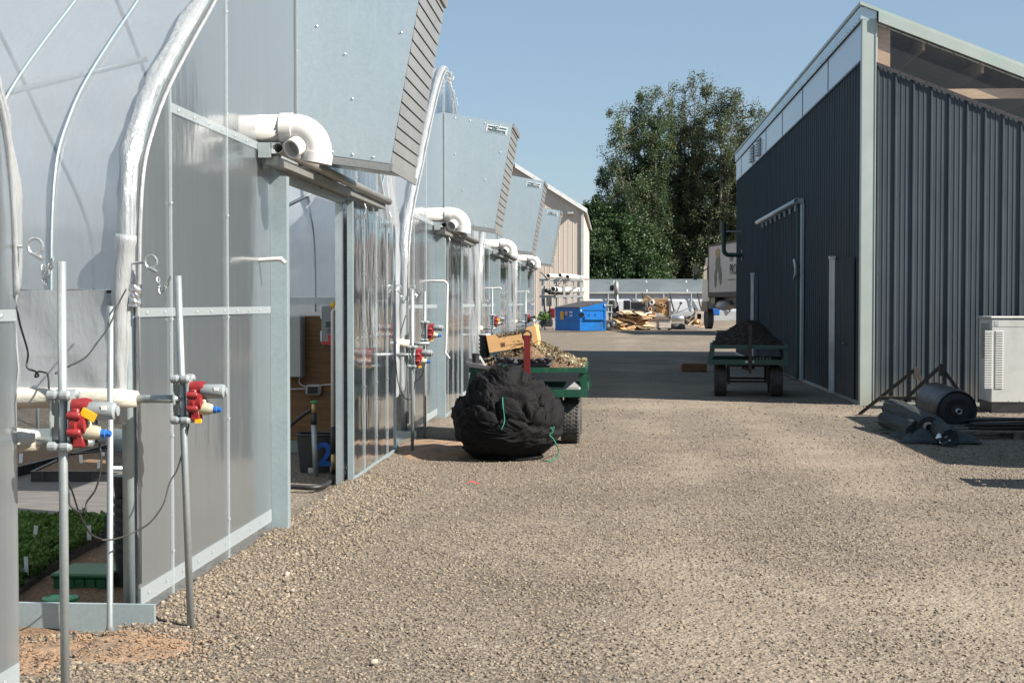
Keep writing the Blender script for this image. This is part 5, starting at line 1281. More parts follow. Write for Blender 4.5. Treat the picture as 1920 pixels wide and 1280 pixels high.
# load of the left wagon
def load_left():
    g = np.random.default_rng(12)
    # dry plant debris heap
    pts = []; tn = []
    def hz(x, y): return .875 + (0 if x > .24 else -.06 * max(0, 1 - (y - .06) / .12)) + max(0, .17 * math.exp(-((x - .02)/.30)**2) + .06 + .10 * noise.noise(Vector((x*5, y*4, 3)))) * (1 - max(0, abs(x - .05) - .38) * 2.2)
    for _ in range(9000):
        x = g.uniform(-.56, .64); y = g.uniform(.06, 1.5) if x > .24 else g.uniform(.14, 1.5); z = hz(x, y)
        pts.append(tuple(at_wl(x, y, max(.86, z - abs(g.normal(0, .02)) + .01)))); tn.append(.55 + .4 * noise.noise(Vector((x*9, y*9, 1))) + g.uniform(-.3, .35) + (.18 if x > .2 and y < .5 else 0))
    o = cloud('plant_debris', pts, .017, M['debris'], seed=7, tones=np.array(tn), origin=at_wl(0, .3, .875), aspect=.45); tag(o, 'heap of dried pale plants and roots on the left wagon deck', 'plant debris', kind='stuff')
    s = MB(); s.grid(lambda u, v: tuple(at_wl(-.56 + 1.2*u, .06 + 1.44*v, max(.842, hz(-.56 + 1.2*u, .06 + 1.44*v) - .03) if 0 < u < 1 and 0 < v < 1 else .84)), 40, 40)
    tag(s.build('compost_heap', M['bark'], smooth=True, fixn=False, origin=at_wl(0, .3, .84)), 'brown compost under the dried plants on the left wagon', 'compost')
    # curly stems
    rn = rng(4); s = MB()
    for _ in range(60):
        x = rn.uniform(-.2, .35); y = rn.uniform(.1, .6); p = at_wl(x, y, hz(x, y)); d = Vector((rn.uniform(-1, 1), rn.uniform(-.6, .3), rn.uniform(.1, .9))) * .07
        s.tube(spline([p, p + d, p + d * 1.7 + Vector((rn.uniform(-.03, .03), 0, -.03))], 3), .004, 4)
    tag(s.build('stems', M['debris'], origin=at_wl(0, .3, .9)), 'curly pale stems sticking out of the plant heap', 'stems', kind='stuff')
    # cardboard tray, tilted
    c = at(961, 638, Y=16.25); Lx, Ly, H = .56, .36, .185; rot = Matrix.Rotation(R(-9.5), 3, 'Y') @ Matrix.Rotation(R(4), 3, 'Z')
    r = thing('cardboard_tray', 'tilted orange-brown cardboard produce tray on the left wagon', 'cardboard box', c)
    def wallp(poly, t, M4):
        m = MB().prism(poly, -t/2, t/2, 'XZ'); m.turn(M4); return m
    T = Matrix.Translation(c) @ rot.to_4x4()
    front = [(-Lx/2, -H/2), (Lx/2, -H/2), (Lx/2, H/2 + .035), (Lx/2 - .10, H/2 + .03), (Lx/2 - .125, H/2 - .035), (-Lx/2 + .13, H/2 - .035), (-Lx/2 + .10, H/2 + .005), (-Lx/2 - .005, H/2 + .01)]
    s = wallp(front, .006, T @ Matrix.Translation((0, -Ly/2, 0))); s.merge(wallp(front, .006, T @ Matrix.Translation((0, Ly/2, 0))))
    for sx in (-1, 1): q = MB().box(sx*Lx/2 - .003, sx*Lx/2 + .003, -Ly/2 + .004, Ly/2 - .004, -H/2, H/2 + .02); q.turn(T); s.merge(q)
    q = MB().box(-Lx/2 + .004, Lx/2 - .004, -Ly/2 + .004, Ly/2 - .004, -H/2, -H/2 + .006); q.turn(T); s.merge(q); s.build('tray', M['card'], r)
    # flap turned out at the right end
    q = MB().prism([(-Ly/2, -H/2 - .01), (Ly/2, -H/2 + .0), (Ly/2, H/2 + .03), (-Ly/2, H/2 + .055)], 0, .005, 'YZ'); q.turn(T @ Matrix.Translation((Lx/2 + .012, 0, 0)) @ Matrix.Rotation(R(-9), 4, 'Z')); q.build('end_flap', M['card'], r)
    s = MB(); Tm = T @ Matrix.Translation((-.115, -Ly/2 - .0042, -.028))
    for a in [(-.024, .024, .018, .024), (-.024, .024, -.024, -.018), (-.024, -.018, -.017, .017), (.018, .024, -.017, .017)]: q = MB().box(a[0], a[1], -.0006, .0006, a[2], a[3]); q.turn(Tm); s.merge(q)
    q = MB().add([(math.cos(t) * .015 * (1 + .3*math.sin(5*t)), -.0005, math.sin(t) * .015) for t in [2*math.pi*i/20 for i in range(20)]], [tuple(range(20))]); q.turn(Tm); s.merge(q); s.build('printed_mark', M['ink'], r)
    s = MB()
    for i in range(22):
        x = -.075 + .0085*i; q = MB().box(x, x + .0055, -.0006, .0006, -.018 + .003 * math.sin(i*2.1), -.014 + .004 * math.sin(i*1.3)); q.turn(Tm @ Matrix.Translation((.115, 0, 0))); s.merge(q)
        if i < 14: q = MB().box(x + .07, x + .076, -.0006, .0006, .014, .017 + .003*math.sin(i)); q.turn(Tm @ Matrix.Translation((.115, 0, 0))); s.merge(q)
    s.build('printed_line', M['ink'], r)
    pts = [tuple(T @ Vector((g.uniform(-Lx/2, Lx/2 - .12), g.uniform(-Ly/2, Ly/2), H/2 - .04 + g.uniform(-.02, .04)))) for _ in range(1200)]
    tag(cloud('dead_leaves', pts, .013, M['debris'], seed=8, tones=g.uniform(0, .5, 1200), origin=c), 'dark dry leaves filling the tilted cardboard tray', 'leaves', kind='stuff')
    # cell trays lying on their side, undersides to the camera
    for px, lab, ang in ((957, 'black cell tray left of the red handle, cups showing', -5), (1014, 'black cell tray right of the red handle, cups showing', 3)):
        c = at(px, 678, Y=15.885); r = MB(); rot = Matrix.Rotation(R(-ang), 4, 'Y'); T = Matrix.Translation(c) @ rot
        w = .36 if px < 1000 else .27; n = 3 if px < 1000 else 3
        q = MB(); q.add([(-w/2, 0, -.045), (w/2, 0, -.045), (w/2, .05, .045), (-w/2, .05, .045), (-w/2, .012, -.047), (w/2, .012, -.047), (w/2, .062, .043), (-w/2, .062, .043)], [(0,1,2,3), (7,6,5,4), (0,4,5,1), (1,5,6,2), (2,6,7,3), (3,7,4,0)]); q.turn(T); r.merge(q)
        rr = thing('cell_tray', lab, 'tray', c, 'black plastic trays on the wagons'); r.build('tray_sheet', M['lid'], rr)
        for i in range(n):
            x = -w/2 + (i + .5) * w / n; m = MB()
            m.add([(x + math.cos(a) * .05 * k + 0, -.004 - d, (.035 + math.sin(a) * .05 * k * (1 if math.sin(a) < 0 else .15))) for k, d in ((1, -.006), (.85, .02), (.45, .05)) for a in [2*math.pi*j/14 for j in range(14)]],
                  [(i_*14+j, i_*14+(j+1)%14, (i_+1)*14+(j+1)%14, (i_+1)*14+j) for i_ in range(2) for j in range(14)] + [tuple(28+j for j in range(14))]); m.turn(T); m.build('cup', M['black'], rr, smooth=True)
    # flat dark tray at the left corner
    c = at(915, 690, Y=15.9); m = MB(); a = at(873, 680, Y=15.82); b = at(936, 694, Y=15.8)
    m.add([(a.x, a.y, a.z + .01), (b.x, a.y, b.z + .015), (b.x, a.y + .45, b.z + .02), (a.x, a.y + .45, a.z + .03), (a.x + .03, a.y, a.z - .045), (b.x, a.y, b.z - .01), (b.x, a.y + .45, b.z - .02), (a.x + .03, a.y + .45, a.z - .03)], [(0,1,2,3),(7,6,5,4),(0,4,5,1),(1,5,6,2),(2,6,7,3),(3,7,4,0)])
    tag(m.build('flat_tray', M['lid'], origin=c), 'flat grey-black tray overhanging the left corner of the wagon', 'tray')
    for px, py, z, rr_, h, lab in ((892, 681, 0, .045, .10, 'small black pot standing on the flat tray at the wagon corner'),):
        c = at(px, py, Y=15.98); tag(MB().lathe([(rr_*.85, 0), (rr_, h), (rr_*1.06, h), (rr_*1.06, h + .012), (rr_*.95, h + .012), (rr_*.8, .02)], c, 20).build('plant_pot', M['black'], origin=c), lab, 'pot')
    for i in range(5):
        c = at(909, 668 - 0, Y=16.3); c.z += -.01 + .045*i; m = MB().lathe([(.05, 0), (.064, .06), (.07, .06), (.07, .075), (.06, .075), (.045, .01)], c, 18)
        tag(m.build('plant_pot', M['black'], origin=c), 'black pot in the nested stack left of the cardboard tray', 'pot', 'nested black pots on the wagon')
    p = at(905, 677, Y=15.9); m = MB().obox(p + Vector((0, 0, 0)), (.022, .004, .13), Matrix.Rotation(R(-30), 3, 'Y')); tag(m.build('plant_label', M['paper'], origin=p), 'white label leaning among the plants beside the small black pot', 'plant label', 'white plant labels stuck in the beds')
    # things on the lower deck
    c = at(1073, 724, Y=16.2); m = MB().bbox(c.x - .10, c.x + .09, c.y, c.y + .2, .565, .63, .01); m.add([(c.x - .10, c.y, .631), (c.x + .09, c.y, .631), (c.x + .02, c.y + .02, .70), (c.x - .06, c.y + .02, .70), (c.x - .10, c.y + .2, .631), (c.x + .09, c.y + .2, .631)], [(0,1,2,3), (3,2,5,4)])
    tag(m.build('grey_carton', M['ebox'], origin=(c.x, c.y, .565)), 'grey open carton on the lower deck of the left wagon', 'carton')
    m = MB().box(c.x - .36, c.x - .12, c.y + .1, c.y + .35, .565, .60); tag(m.build('black_tray', M['lid'], origin=(c.x - .24, c.y + .2, .565)), 'low black tray on the lower deck beside the grey carton', 'tray')
load_left()
def load_right():
    g = np.random.default_rng(5); T = Matrix.Translation((2.33, 24.35, 0)) @ Matrix.Rotation(R(-4), 4, 'Z')
    def hz(u, v):
        x = -.60 + 1.2*u; y = .08 + 1.5*v; e = max(0, 1 - abs((u - .5) * 2) ** 1.3) * (math.sin(min(1, v*3) * math.pi/2))
        z = .876 + .42 * e * (.85 + .5 * noise.noise(Vector((x*2, y*2, 5)))) + .03 * noise.noise(Vector((x*14, y*14, 2))) * e
        return tuple(T @ Vector((x, y, z)))
    tag(MB().grid(hz, 60, 50).build('compost_heap', M['soil'], smooth=False, fixn=False, origin=T @ Vector((0, .8, .876))), 'dark compost heap on the right wagon', 'compost')
    pts = [Vector(hz(g.uniform(0, 1), g.uniform(0, 1))) for _ in range(2500)]
    o = stones('compost_clods', np.array([tuple(p + Vector((0,0,.005))) for p in pts]), g.uniform(.006, .022, 2500), M['soil'], 8, origin=T @ Vector((0, .8, .876))); tag(o, 'loose dark clods over the compost heap', 'clods', kind='stuff')
    for i, (x, z) in enumerate(((-.60, .88), (-.56, .94), (-.55, 1.0), (-.53, 1.06))):
        m = MB(); q = MB().box(x, x + .30, .55, 1.0, z, z + .012); q.box(x - .015, x + .31, .53, 1.02, z + .04, z + .05); q.box(x, x + .30, .55, .56, z + .012, z + .04); q.box(x, x + .008, .56, 1.0, z + .012, z + .04); q.turn(T); m.merge(q)
        tag(m.build('black_tray', M['black'], origin=T @ Vector((x, .8, z))), 'black tray in the staggered stack beside the compost heap', 'tray', 'black plastic trays on the wagons')
    m = MB().bbox(1.62, 2.2, 33.0, 33.6, .0, .2, .02); tag(m.build('timber_block', M['ply'], origin=(1.9, 33.2, 0)), 'low brown timber block on the gravel left of the shaded wagon', 'timber')
    m = MB(); 
    for i in range(7): q = MB().box(-.42 + .055*i, -.40 + .055*i, .3, .7, .563, .66); q.turn(T @ Matrix.Translation((.45, 0, 0))); m.merge(q)
    tag(m.build('slatted_crate', M['ebox'], origin=T @ Vector((.3, .5, .563))), 'pale slatted crate on the lower deck of the shaded wagon', 'crate')
load_right()

# ------------------------------------------------------------------ black cloth bundle with green twine
def bundle():
    C = Vector((-1.065, 14.62, 0)); r = thing('cloth_bundle', 'big round bundle of black shade cloth tied with green twine', 'cloth bundle', C)
    def surf(u, v):
        th = u * 2 * math.pi; ph = (v - .5) * math.pi
        d = Vector((math.cos(th) * math.cos(ph), math.sin(th) * math.cos(ph), math.sin(ph)))
        q = d * 1.0
        wv = Vector((noise.noise(q * 1.7 + Vector((3, 1, 7))), noise.noise(q * 1.7 + Vector((9, 4, 1))), noise.noise(q * 1.7))) * .8
        e = q + wv
        fold = 1 - abs(noise.noise(Vector((e.x*.8 + e.z*.7, e.y*.8, e.z*3.6)))) * 2.6
        fold2 = 1 - abs(noise.noise(Vector((e.x*3.2 - e.z*3.5, e.y*3.2, e.z*8 + e.x*3 + 5)))) * 2.6; fold3 = 1 - abs(noise.noise(Vector((e.x*6 + 3, e.y*6, e.z*17 + e.x*5)))) * 2.4
        k = 1 + .050 * fold + .014 * fold2 + .005 * fold3 + .07 * noise.noise(q * 1.6 + Vector((1, 2, 3)))
        k -= .05 * math.exp(-((d.z - .05 + .35*d.x) / .06) ** 2)       # pinched along the twine
        # squat pear: flat bottom, bulging waist, narrower crown
        rz = math.sin(ph); rad = math.cos(ph) ** .72 * (.50 - .12 * max(0, rz)) + (.035 if rz < 0 else .035 * (1 - rz) ** 2) * math.cos(ph)
        z = .43 + .46 * rz * (.95 if rz > 0 else 1.0)
        if rz < -.62: z = max(.0, z)
        return C + Vector((math.cos(th) * rad * k, math.sin(th) * rad * k * .95, max(.003, z + (.05 * (k - 1) / .06 if rz > 0 else 0) + .015*fold)))
    MB().grid(surf, 300, 190).build('shade_cloth', M['mesh'], r, smooth=True, fixn=False)
    # layers of cloth wound round it at different slants
    def at_dir(d): 
        d = d.normalized(); return surf((math.atan2(d.y, d.x) / (2*math.pi)) % 1.0, .5 + math.asin(max(-1, min(1, d.z))) / math.pi)
    for j, (tx, ty, wd, off, z0) in enumerate(((.12, -.30, .34, .012, -.05), (-.38, .18, .30, .020, .18), (.45, .25, .26, .018, -.42), (-.15, -.65, .24, .028, .10), (.75, -.20, .22, .024, .25), (.05, .10, .22, .030, -.62), (-.65, -.35, .2, .034, -.2))):
        nz = Vector((tx, ty, 1)).normalized(); ux = nz.orthogonal().normalized(); uy = nz.cross(ux)
        def band(u, v, j=j, nz=nz, ux=ux, uy=uy, wd=wd, off=off, z0=z0):
            t = u * 2 * math.pi; w = (v - .5) * 2; ww = wd * (1 + .35 * noise.noise(Vector((math.cos(t)*1.3, math.sin(t)*1.3, j*3.1))))
            e = z0 + w * ww + .10 * noise.noise(Vector((math.cos(t)*1.1, math.sin(t)*1.1, j + 9)))
            d = (ux * math.cos(t) + uy * math.sin(t) + nz * e).normalized(); p = at_dir(d)
            lift = off * (1 - abs(w) ** 4) - .02 * abs(w) ** 6 + .011 * noise.noise(Vector((math.cos(t)*2, math.sin(t)*2 + j, w*7))) + .007 * noise.noise(Vector((math.cos(t)*4.5, math.sin(t)*4.5 + j, w*15)))
            q = p + (p - C - Vector((0,0,.38))).normalized() * lift; q.z = max(q.z, .004); return q
        MB().grid(band, 150, 26).build('cloth_layer', M['mesh'], r, smooth=True, fixn=False)
    # trailing hem on the gravel
    def skirt(u, v):
        th = u * 2 * math.pi; w = 1 + .10 * noise.noise(Vector((math.cos(th)*2, math.sin(th)*2, 4))) + (.10 if -1.2 < (th if th < math.pi else th - 2*math.pi) < -.2 else 0)
        rr = .30 + .085 * v * w; return C + Vector((math.cos(th) * rr, math.sin(th) * rr, .006 + .05 * (1 - v) ** 2 + .014 * noise.noise(Vector((th*5, v*3, 1))) + .012))
    MB().grid(skirt, 90, 8).build('skirt', M['mesh'], r, smooth=True, fixn=False)
    def tw(pts, lift=.040):
        out = []
        for u, v in pts: p = surf(u, v); d = (p - C - Vector((0,0,.4))).normalized(); out.append(p + d * lift)
        return spline(out, 4)
    s = MB(); s.tube(tw([(.745, .62), (.747, .57), (.752, .52), (.750, .47), (.744, .43)]), .005, 6)
    s.tube(tw([(.71, .93), (.73, .935), (.75, .93)]), .004, 6)
    P = [at(x, y, Y=14.3) for x, y in ((1020,800),(1027,796),(1036,806),(1034,812),(1024,810),(1021,802),(1030,815),(1037,822),(1044,835))] + [at(1048, 848, Z=.03), at(1043, 858, Z=.012), at(1030, 864, Z=.012), at(1016, 862, Z=.012)]
    s.tube(spline(P, 5), .0052, 6); P = [at(x, y, Y=14.3) for x, y in ((1018,798),(1030,803),(1039,801),(1033,813),(1022,816),(1018,806))]; s.tube(spline(P, 5), .0052, 6)
    s.build('twine', M['twine'], r, smooth=True)
bundle()
p = at(886, 905, Z=.02); m = MB().grid(lambda u, v: (p.x - .05 + .1*u, p.y + .025*v, .018 + .012*math.sin(u*4) + .004*v), 8, 3); tag(m.build('red_scrap', M['redink'], origin=p), 'small red plastic strip lying on the gravel', 'scrap')
for i, (px, py, s_) in enumerate(((548, 1108, .030), (538, 1077, .035), (520, 1045, .02), (1006, 842, .025), (700, 1242, .03))):
    p = at(px, py, Z=.015); g = np.random.default_rng(40 + i); o = stones('pale_stone', np.array([(p.x, p.y, .018)]), np.array([s_ * .8]), M['pale_stone'], 60 + i, origin=(p.x, p.y, 0)); tag(o, ['pale oval stone on the gravel near the wall foot, front one', 'pale flat stone just behind the oval one', 'small pale stone below the door post', 'pale chip by the wagon wheel', 'light stone lying at the lower edge of the yard'][i], 'stone')
# ------------------------------------------------------------------ far yard
def px_box(m, x0, y0, x1, y1, Y, depth, b=0.0):
    a = at(x0, y0, Y=Y); c = at(x1, y1, Y=Y); lo, hi = min(a.z, c.z), max(a.z, c.z)
    (m.bbox(min(a.x, c.x), max(a.x, c.x), Y, Y + depth, lo, hi, b) if b else m.box(a.x, c.x, Y, Y + depth, lo, hi)); return m

def dumpster():
    # corner nearest the camera at px 1087; long blue side runs right, shaded side runs left-back
    Yc = 77.5; c = at(1087, 622, Z=0); c = Vector((at(1087, 600, Y=Yc).x, Yc, 0))
    ur = Vector((1.42, .28, 0)); ub = Vector((-1.38, 1.2, 0))        # right side and left side directions
    r = thing('dumpster', 'blue steel dumpster with a dark ribbed lid sloping to the left', 'dumpster', c)
    def P(a, b, z, o=0): 
        nr = Vector((ur.y, -ur.x, 0)).normalized(); nb = Vector((ub.y, -ub.x, 0)).normalized() * -1
        return c + ur * a + ub * b + Vector((0, 0, z)) 
    hL, hR = 1.30, 1.62
    # body: sloped top rising along ur
    vs = [P(0,0,.05), P(1,0,.05), P(1,1,.05), P(0,1,.05), P(0,0,hL), P(1,0,hR), P(1,1,hR), P(0,1,hL)]
    MB().add(vs, [(0,3,2,1),(0,1,5,4),(1,2,6,5),(2,3,7,6),(3,0,4,7),(4,5,6,7)]).build('body', M['dump'], r)
    nrm = Vector((ur.y, -ur.x, 0)).normalized(); nl = Vector((-ub.y, ub.x, 0)).normalized()
    if nl.y > 0: nl = -nl
    s = MB()
    def band(a0, a1, z0, z1, t, side='r'):
        n_ = nrm if side == 'r' else nl
        f = (lambda a, z: P(a, 0, z)) if side == 'r' else (lambda a, z: P(0, a, z))
        q = [f(a0, z0), f(a1, z0), f(a1, z1), f(a0, z1)]; vs = [p + n_ * .004 for p in q] + [p + n_ * t for p in q]
        s.add(vs, [(0,1,2,3),(7,6,5,4),(0,4,5,1),(1,5,6,2),(2,6,7,3),(3,7,4,0)])
    for sd in ('r', 'l'):
        band(.0, 1.0, .08, .16, .04, sd); band(0, 1, .62, .66, .05, sd); band(.0, 1.0, hL - .12, hL - .04, .03, sd)
    band(0, .06, .16, hL, .035); band(.94, 1.0, .16, hR - .05, .035)
    band(.18, .9, .66, .86, .09)
    s.build('rib', M['dump'], r)
    s = MB(); band(.36, .42, .86, .97, .08); band(.60, .66, .86, .97, .08); s.build('fork_hook', M['dump'], r)
    s = MB(); p = P(.0, 0, .93) + nrm * .02; s.lathe([(.0, 0), (.14, 0), (.14, -.03), (.0, -.03)], (p.x + .1, p.y - .01, p.z), 16, 'Y'); s.build('fork_pocket', M['glass'], r)
    s = MB(); n = 14
    for i in range(n):
        b0, b1 = i / n, (i + .55) / n; z = .05
        for (t0, t1, h) in ((b0, b1, .06), (b1, (i + 1) / n, .025)):
            q = [P(-.03, t0, hL + .0), P(1.03, t0, hR + .01), P(1.03, t1, hR + .01), P(-.03, t1, hL + .0)]
            s.add(q + [p + Vector((0, 0, h)) for p in q], [(3,2,1,0),(4,5,6,7),(0,1,5,4),(1,2,6,5),(2,3,7,6),(3,0,4,7)])
    s.build('lid', M['lid'], r)
    def sticker(nm, a0, a1, z0, z1, mt):
        q = [P(0, a0, z0), P(0, a1, z0), P(0, a1, z1), P(0, a0, z1)]; MB().add([p + nl * .045 for p in q] + [p + nl * .049 for p in q], [(0,1,2,3),(7,6,5,4),(0,4,5,1),(1,5,6,2),(2,6,7,3),(3,7,4,0)]).build(nm, mt, r)
    sticker('orange_label', .62, .77, .66, 1.12, M['orange']); sticker('pink_label', .47, .58, .90, 1.13, M['pink'])
    for i, (a0, a1, z) in enumerate(((.24, .42, 1.08), (.27, .40, 1.02), (.26, .40, .90), (.28, .38, .84))): sticker('lettering', a0, a1, z, z + .035, M['paper'])
    for a, zz in ((.02, 1.12), (.93, 1.42)):
        q = P(a, 0, zz) + nrm * .042; MB().box(q.x, q.x + .08, q.y - .004, q.y, q.z, q.z + .10).build('reflector', M['paper'], r)
dumpster()

def tan_building():
    Y = 95.0; c = at(1093, 393, Y=Y); pk = at(966, 313, Y=Y); xr = c.x; ze = c.z; xp = pk.x; zp = pk.z; xl = 2*xp - xr; D = 26
    r = thing('tan_building', 'tan steel gabled building with white rake trim behind the pipe rack', 'building', (xr, Y, 0))
    def zt(x): return ze + (zp - ze) * (xr - x) / (xr - xp) if x > xp else ze + (zp - ze) * (x - xl) / (xp - xl)
    ribbed(MB(), xl, xr - .01, zt, lambda u, h, z: (u, Y - h * .6, z), .31, 0).build('gable_wall', M['tan'], r, fixn=False)
    ribbed(MB(), Y, Y + D, lambda u: ze, lambda u, h, z: (xr + h, u, z), .31, 0).build('side_wall', M['tan'], r, fixn=False)
    MB().box(xl, xr - .05, Y + D, Y + D + .1, 0, ze).build('back_wall', M['tan'], r)
    s = MB(); o = .25
    for a, b in (((xr + o, ze - .1), (xp, zp + .08)), ((xp, zp + .08), (xl - o, ze - .1))):
        s.add([(p[0], y, p[1] + dz) for y in (Y - o, Y + D) for p in (a, b) for dz in (0, .12)], [(0,1,3,2),(4,6,7,5),(0,2,6,4),(1,5,7,3),(0,4,5,1),(2,3,7,6)])
    s.build('roof', M['whitetrim'], r)
    s = MB()
    s.add([(p[0], y, p[1] + dz) for y in (Y - o - .06, Y - o - .01) for p in ((xr + o + .05, ze - .1), (xp, zp + .1)) for dz in (-.16, .14)], [(0,1,3,2),(4,6,7,5),(0,2,6,4),(1,5,7,3),(0,4,5,1),(2,3,7,6)]); s.build('rake_trim', M['white'], r)
    MB().box(xr - .12, xr + .06, Y - .10, Y - .05, 0, ze - .05).build('corner_trim', M['whitetrim'], r)
    p = at(1070, 400, Y=Y); MB().box(p.x - .2, p.x + .2, Y - .35, Y - .06, p.z - .05, p.z + .08).build('wall_lamp', M['ebox'], r)
tan_building()

def rack():
    Y = 84.0; r = thing('pipe_rack', 'white two-shelf steel rack holding long pipes beside the dumpster', 'rack', at(1055, 612, Y=Y))
    for dY in (0, 2.4):
        for px in (1017, 1040, 1058, 1073, 1089):
            a = at(px, 519, Y=Y); MB().box(a.x - .06, a.x + .06, Y + dY, Y + dY + .12, 0, a.z).build('post', M['whitetrim'], r)
    for py in (522, 553, 583):
        s = MB(); a = at(1012, py, Y=Y); b = at(1092, py, Y=Y); s.box(a.x, b.x, Y - .03, Y - .001, a.z - .14, a.z - .02); s.box(a.x, b.x, Y + 2.521, Y + 2.55, a.z - .14, a.z - .02)
        for i in range(5): x = a.x + (b.x - a.x) * i / 4; s.box(x - .03, x + .03, Y, Y + 2.52, a.z - .14, a.z - .04)
        s.build('shelf', M['whitetrim'], r)
    gr = 'pipes stored on the rack'
    for i, (px, py, rad, dx, mt, lab) in enumerate(((1028,517,.13,1.1,'pvc','leftmost white pipe on top of the rack, dark open end'), (1050,516,.12,.9,'pvc','middle white pipe on top of the rack'), (1064,519,.13,1.1,'pvc','right white pipe on top of the rack near the wall corner'),
            (1037,542,.16,1.4,'pvc','big white pipe on the middle shelf, left of the other'), (1042,543,.17,1.5,'pvc','biggest white pipe on the middle shelf'), (1024,545,.12,.9,'black','black pipe at the left of the middle shelf'), (1030,549,.10,1.0,'black','thin black pipe low on the middle shelf'))):
        a = at(px, py, Y=Y - .5); b = a + Vector((dx, 4.2, 0)); z = a.z
        o = thing('stored_pipe', lab, 'pipe', a, gr); MB().pipe([a, b], rad, rad * .82, 14).build('pipe_wall', M[mt], o, smooth=True)
        q = a + (b - a).normalized() * .05; MB().tube([q, q + (b-a).normalized() * .05], rad * .80, 14).build('pipe_shadow_plug' if False else 'bore_shade', M['black'], o)  # black plug puts the shade inside each pipe into colour
    # angle irons and clutter
    for i, (x0, y0, x1, y1, w, mt, lab) in enumerate(((1014,510,1026,523,.25,'lid','dark folded sheet leaning over the left end of the rack'), (1022,530,1052,548,.10,'ebox','grey bar slanting down across the middle shelf'), (1055,523,1040,545,.10,'ebox','grey bar slanting the other way across the middle shelf'),
            (1018,560,1026,604,.09,'black','black post leaning under the rack'), (1032,565,1028,600,.08,'rust','brown bar leaning under the rack shelf'))):
        a = at(x0, y0, Y=Y - .25); b = at(x1, y1, Y=Y - .2); tag(MB().bar(a, b, w, .05).build('leaning_bar', M[mt], origin=b), lab, 'bar')
    def bins(px0, py0, px1, py1, mt, nm, lab, cat):
        m = MB(); px_box(m, px0, py0, px1, py1, Y - .8, .7, .03); a = at(px0, py1, Y=Y - .8); tag(m.build(nm, M[mt], origin=a), lab, cat)
    bins(1031, 578, 1040, 596, 'handle', 'maroon_bin', 'maroon bin standing under the rack beside the dumpster', 'bin')
    g = np.random.default_rng(4); c = at(1020, 596, Y=82.5); pts = c + Vector() if False else [(c.x + g.normal(0, .16), c.y + g.normal(0, .2), c.z + g.normal(0, .13)) for _ in range(260)]
    tag(cloud('green_bag', pts, .12, M['seedling'], seed=2, origin=(c.x, c.y, 0)), 'crumpled green netting under the rack', 'netting')
    m = MB(); px_box(m, 1013, 598, 1036, 612, 82.2, .8, .05); tag(m.build('black_crate', M['black'], origin=at(1024, 612, Y=82.2)), 'low black crate on the ground under the rack', 'crate')
    m = MB(); a = at(1026, 545, Y=85.9); px_box(m, 1024, 556, 1034, 574, 85, .4, .03); tag(m.build('pale_carton', M['gen'], origin=at(1029, 574, Y=85)), 'pale carton behind the rack posts', 'carton')
    # gas bottles / pale clutter at the end of the greenhouse row
rack()

def hoop_house():
    Y = 132.0; x0 = at(1020, 560, Y=Y).x; x1 = at(1420, 560, Y=Y).x
    r = thing('distant_greenhouse', 'long white film greenhouse running across the far end of the yard', 'greenhouse', (x0, Y, 0))
    zs = [at(1200, y, Y=Y).z for y in (588, 583, 549)]
    prof = [(0, .0), (0, max(zs[0], .3)), (.02, zs[1]), (.10, zs[1] + .9), (.35, zs[2]), (1.2, 3.15), (2.4, 3.6), (4, at(1200, 523, Y=Y + 4).z), (6, 3.7), (7.4, 3.1), (8.4, 2.4), (8.6, 0)]
    MB().box(x0, x1, Y - .02, Y + .03, 0, zs[1]).build('base_wall', M['ebox'], r)
    g = MB(); sel = prof[2:5]; g.add([(x, Y + d, z) for x in (x0, x1) for d, z in sel], [(i, i+1, i+4, i+3) for i in range(2)]); g.build('curtain', M['farcurtain'], r, fixn=False)
    g = MB(); sel = prof[4:]; n = len(sel); g.add([(x, Y + d, z) for x in (x0, x1) for d, z in sel], [(i, i+1, i+1+n, i+n) for i in range(n-1)]); g.build('roof_film', M['farroof'], r, fixn=False)
    for i, px in enumerate(range(1045, 1420, 52)):
        q = [at(px + 4 + 8 * t ** 1.6, 590 - 40*(1 - t) if False else 549 + 36 * t, Y=Y - .12) for t in [j/6 for j in range(7)]]
        MB().tube(q, .07, 6).build('hoop_leg', M['rust' if i % 2 == 0 or True else 'galv'], r, smooth=True)
        x = q[0].x - .6; MB().box(x - .05, x + .05, Y - .05, Y + .02, zs[1], zs[2]).build('seam_batten', M['whitetrim'], r)
    a = at(1200, 549, Y=Y); MB().box(x0, x1, Y - .06, Y + .4, a.z - .06, a.z + .08).build('gutter', M['whitetrim'], r)
    for px in (1052, 1150, 1212, 1288): b = at(px, 549, Y=Y); MB().add([(b.x, Y + .32, b.z + .1), (b.x + .12, Y + .32, b.z + .1), (b.x + .12, Y + 2.4, 3.64), (b.x, Y + 2.4, 3.64)], [(0,1,2,3)]).build('roof_batten', M['whitetrim'], r)
hoop_house()

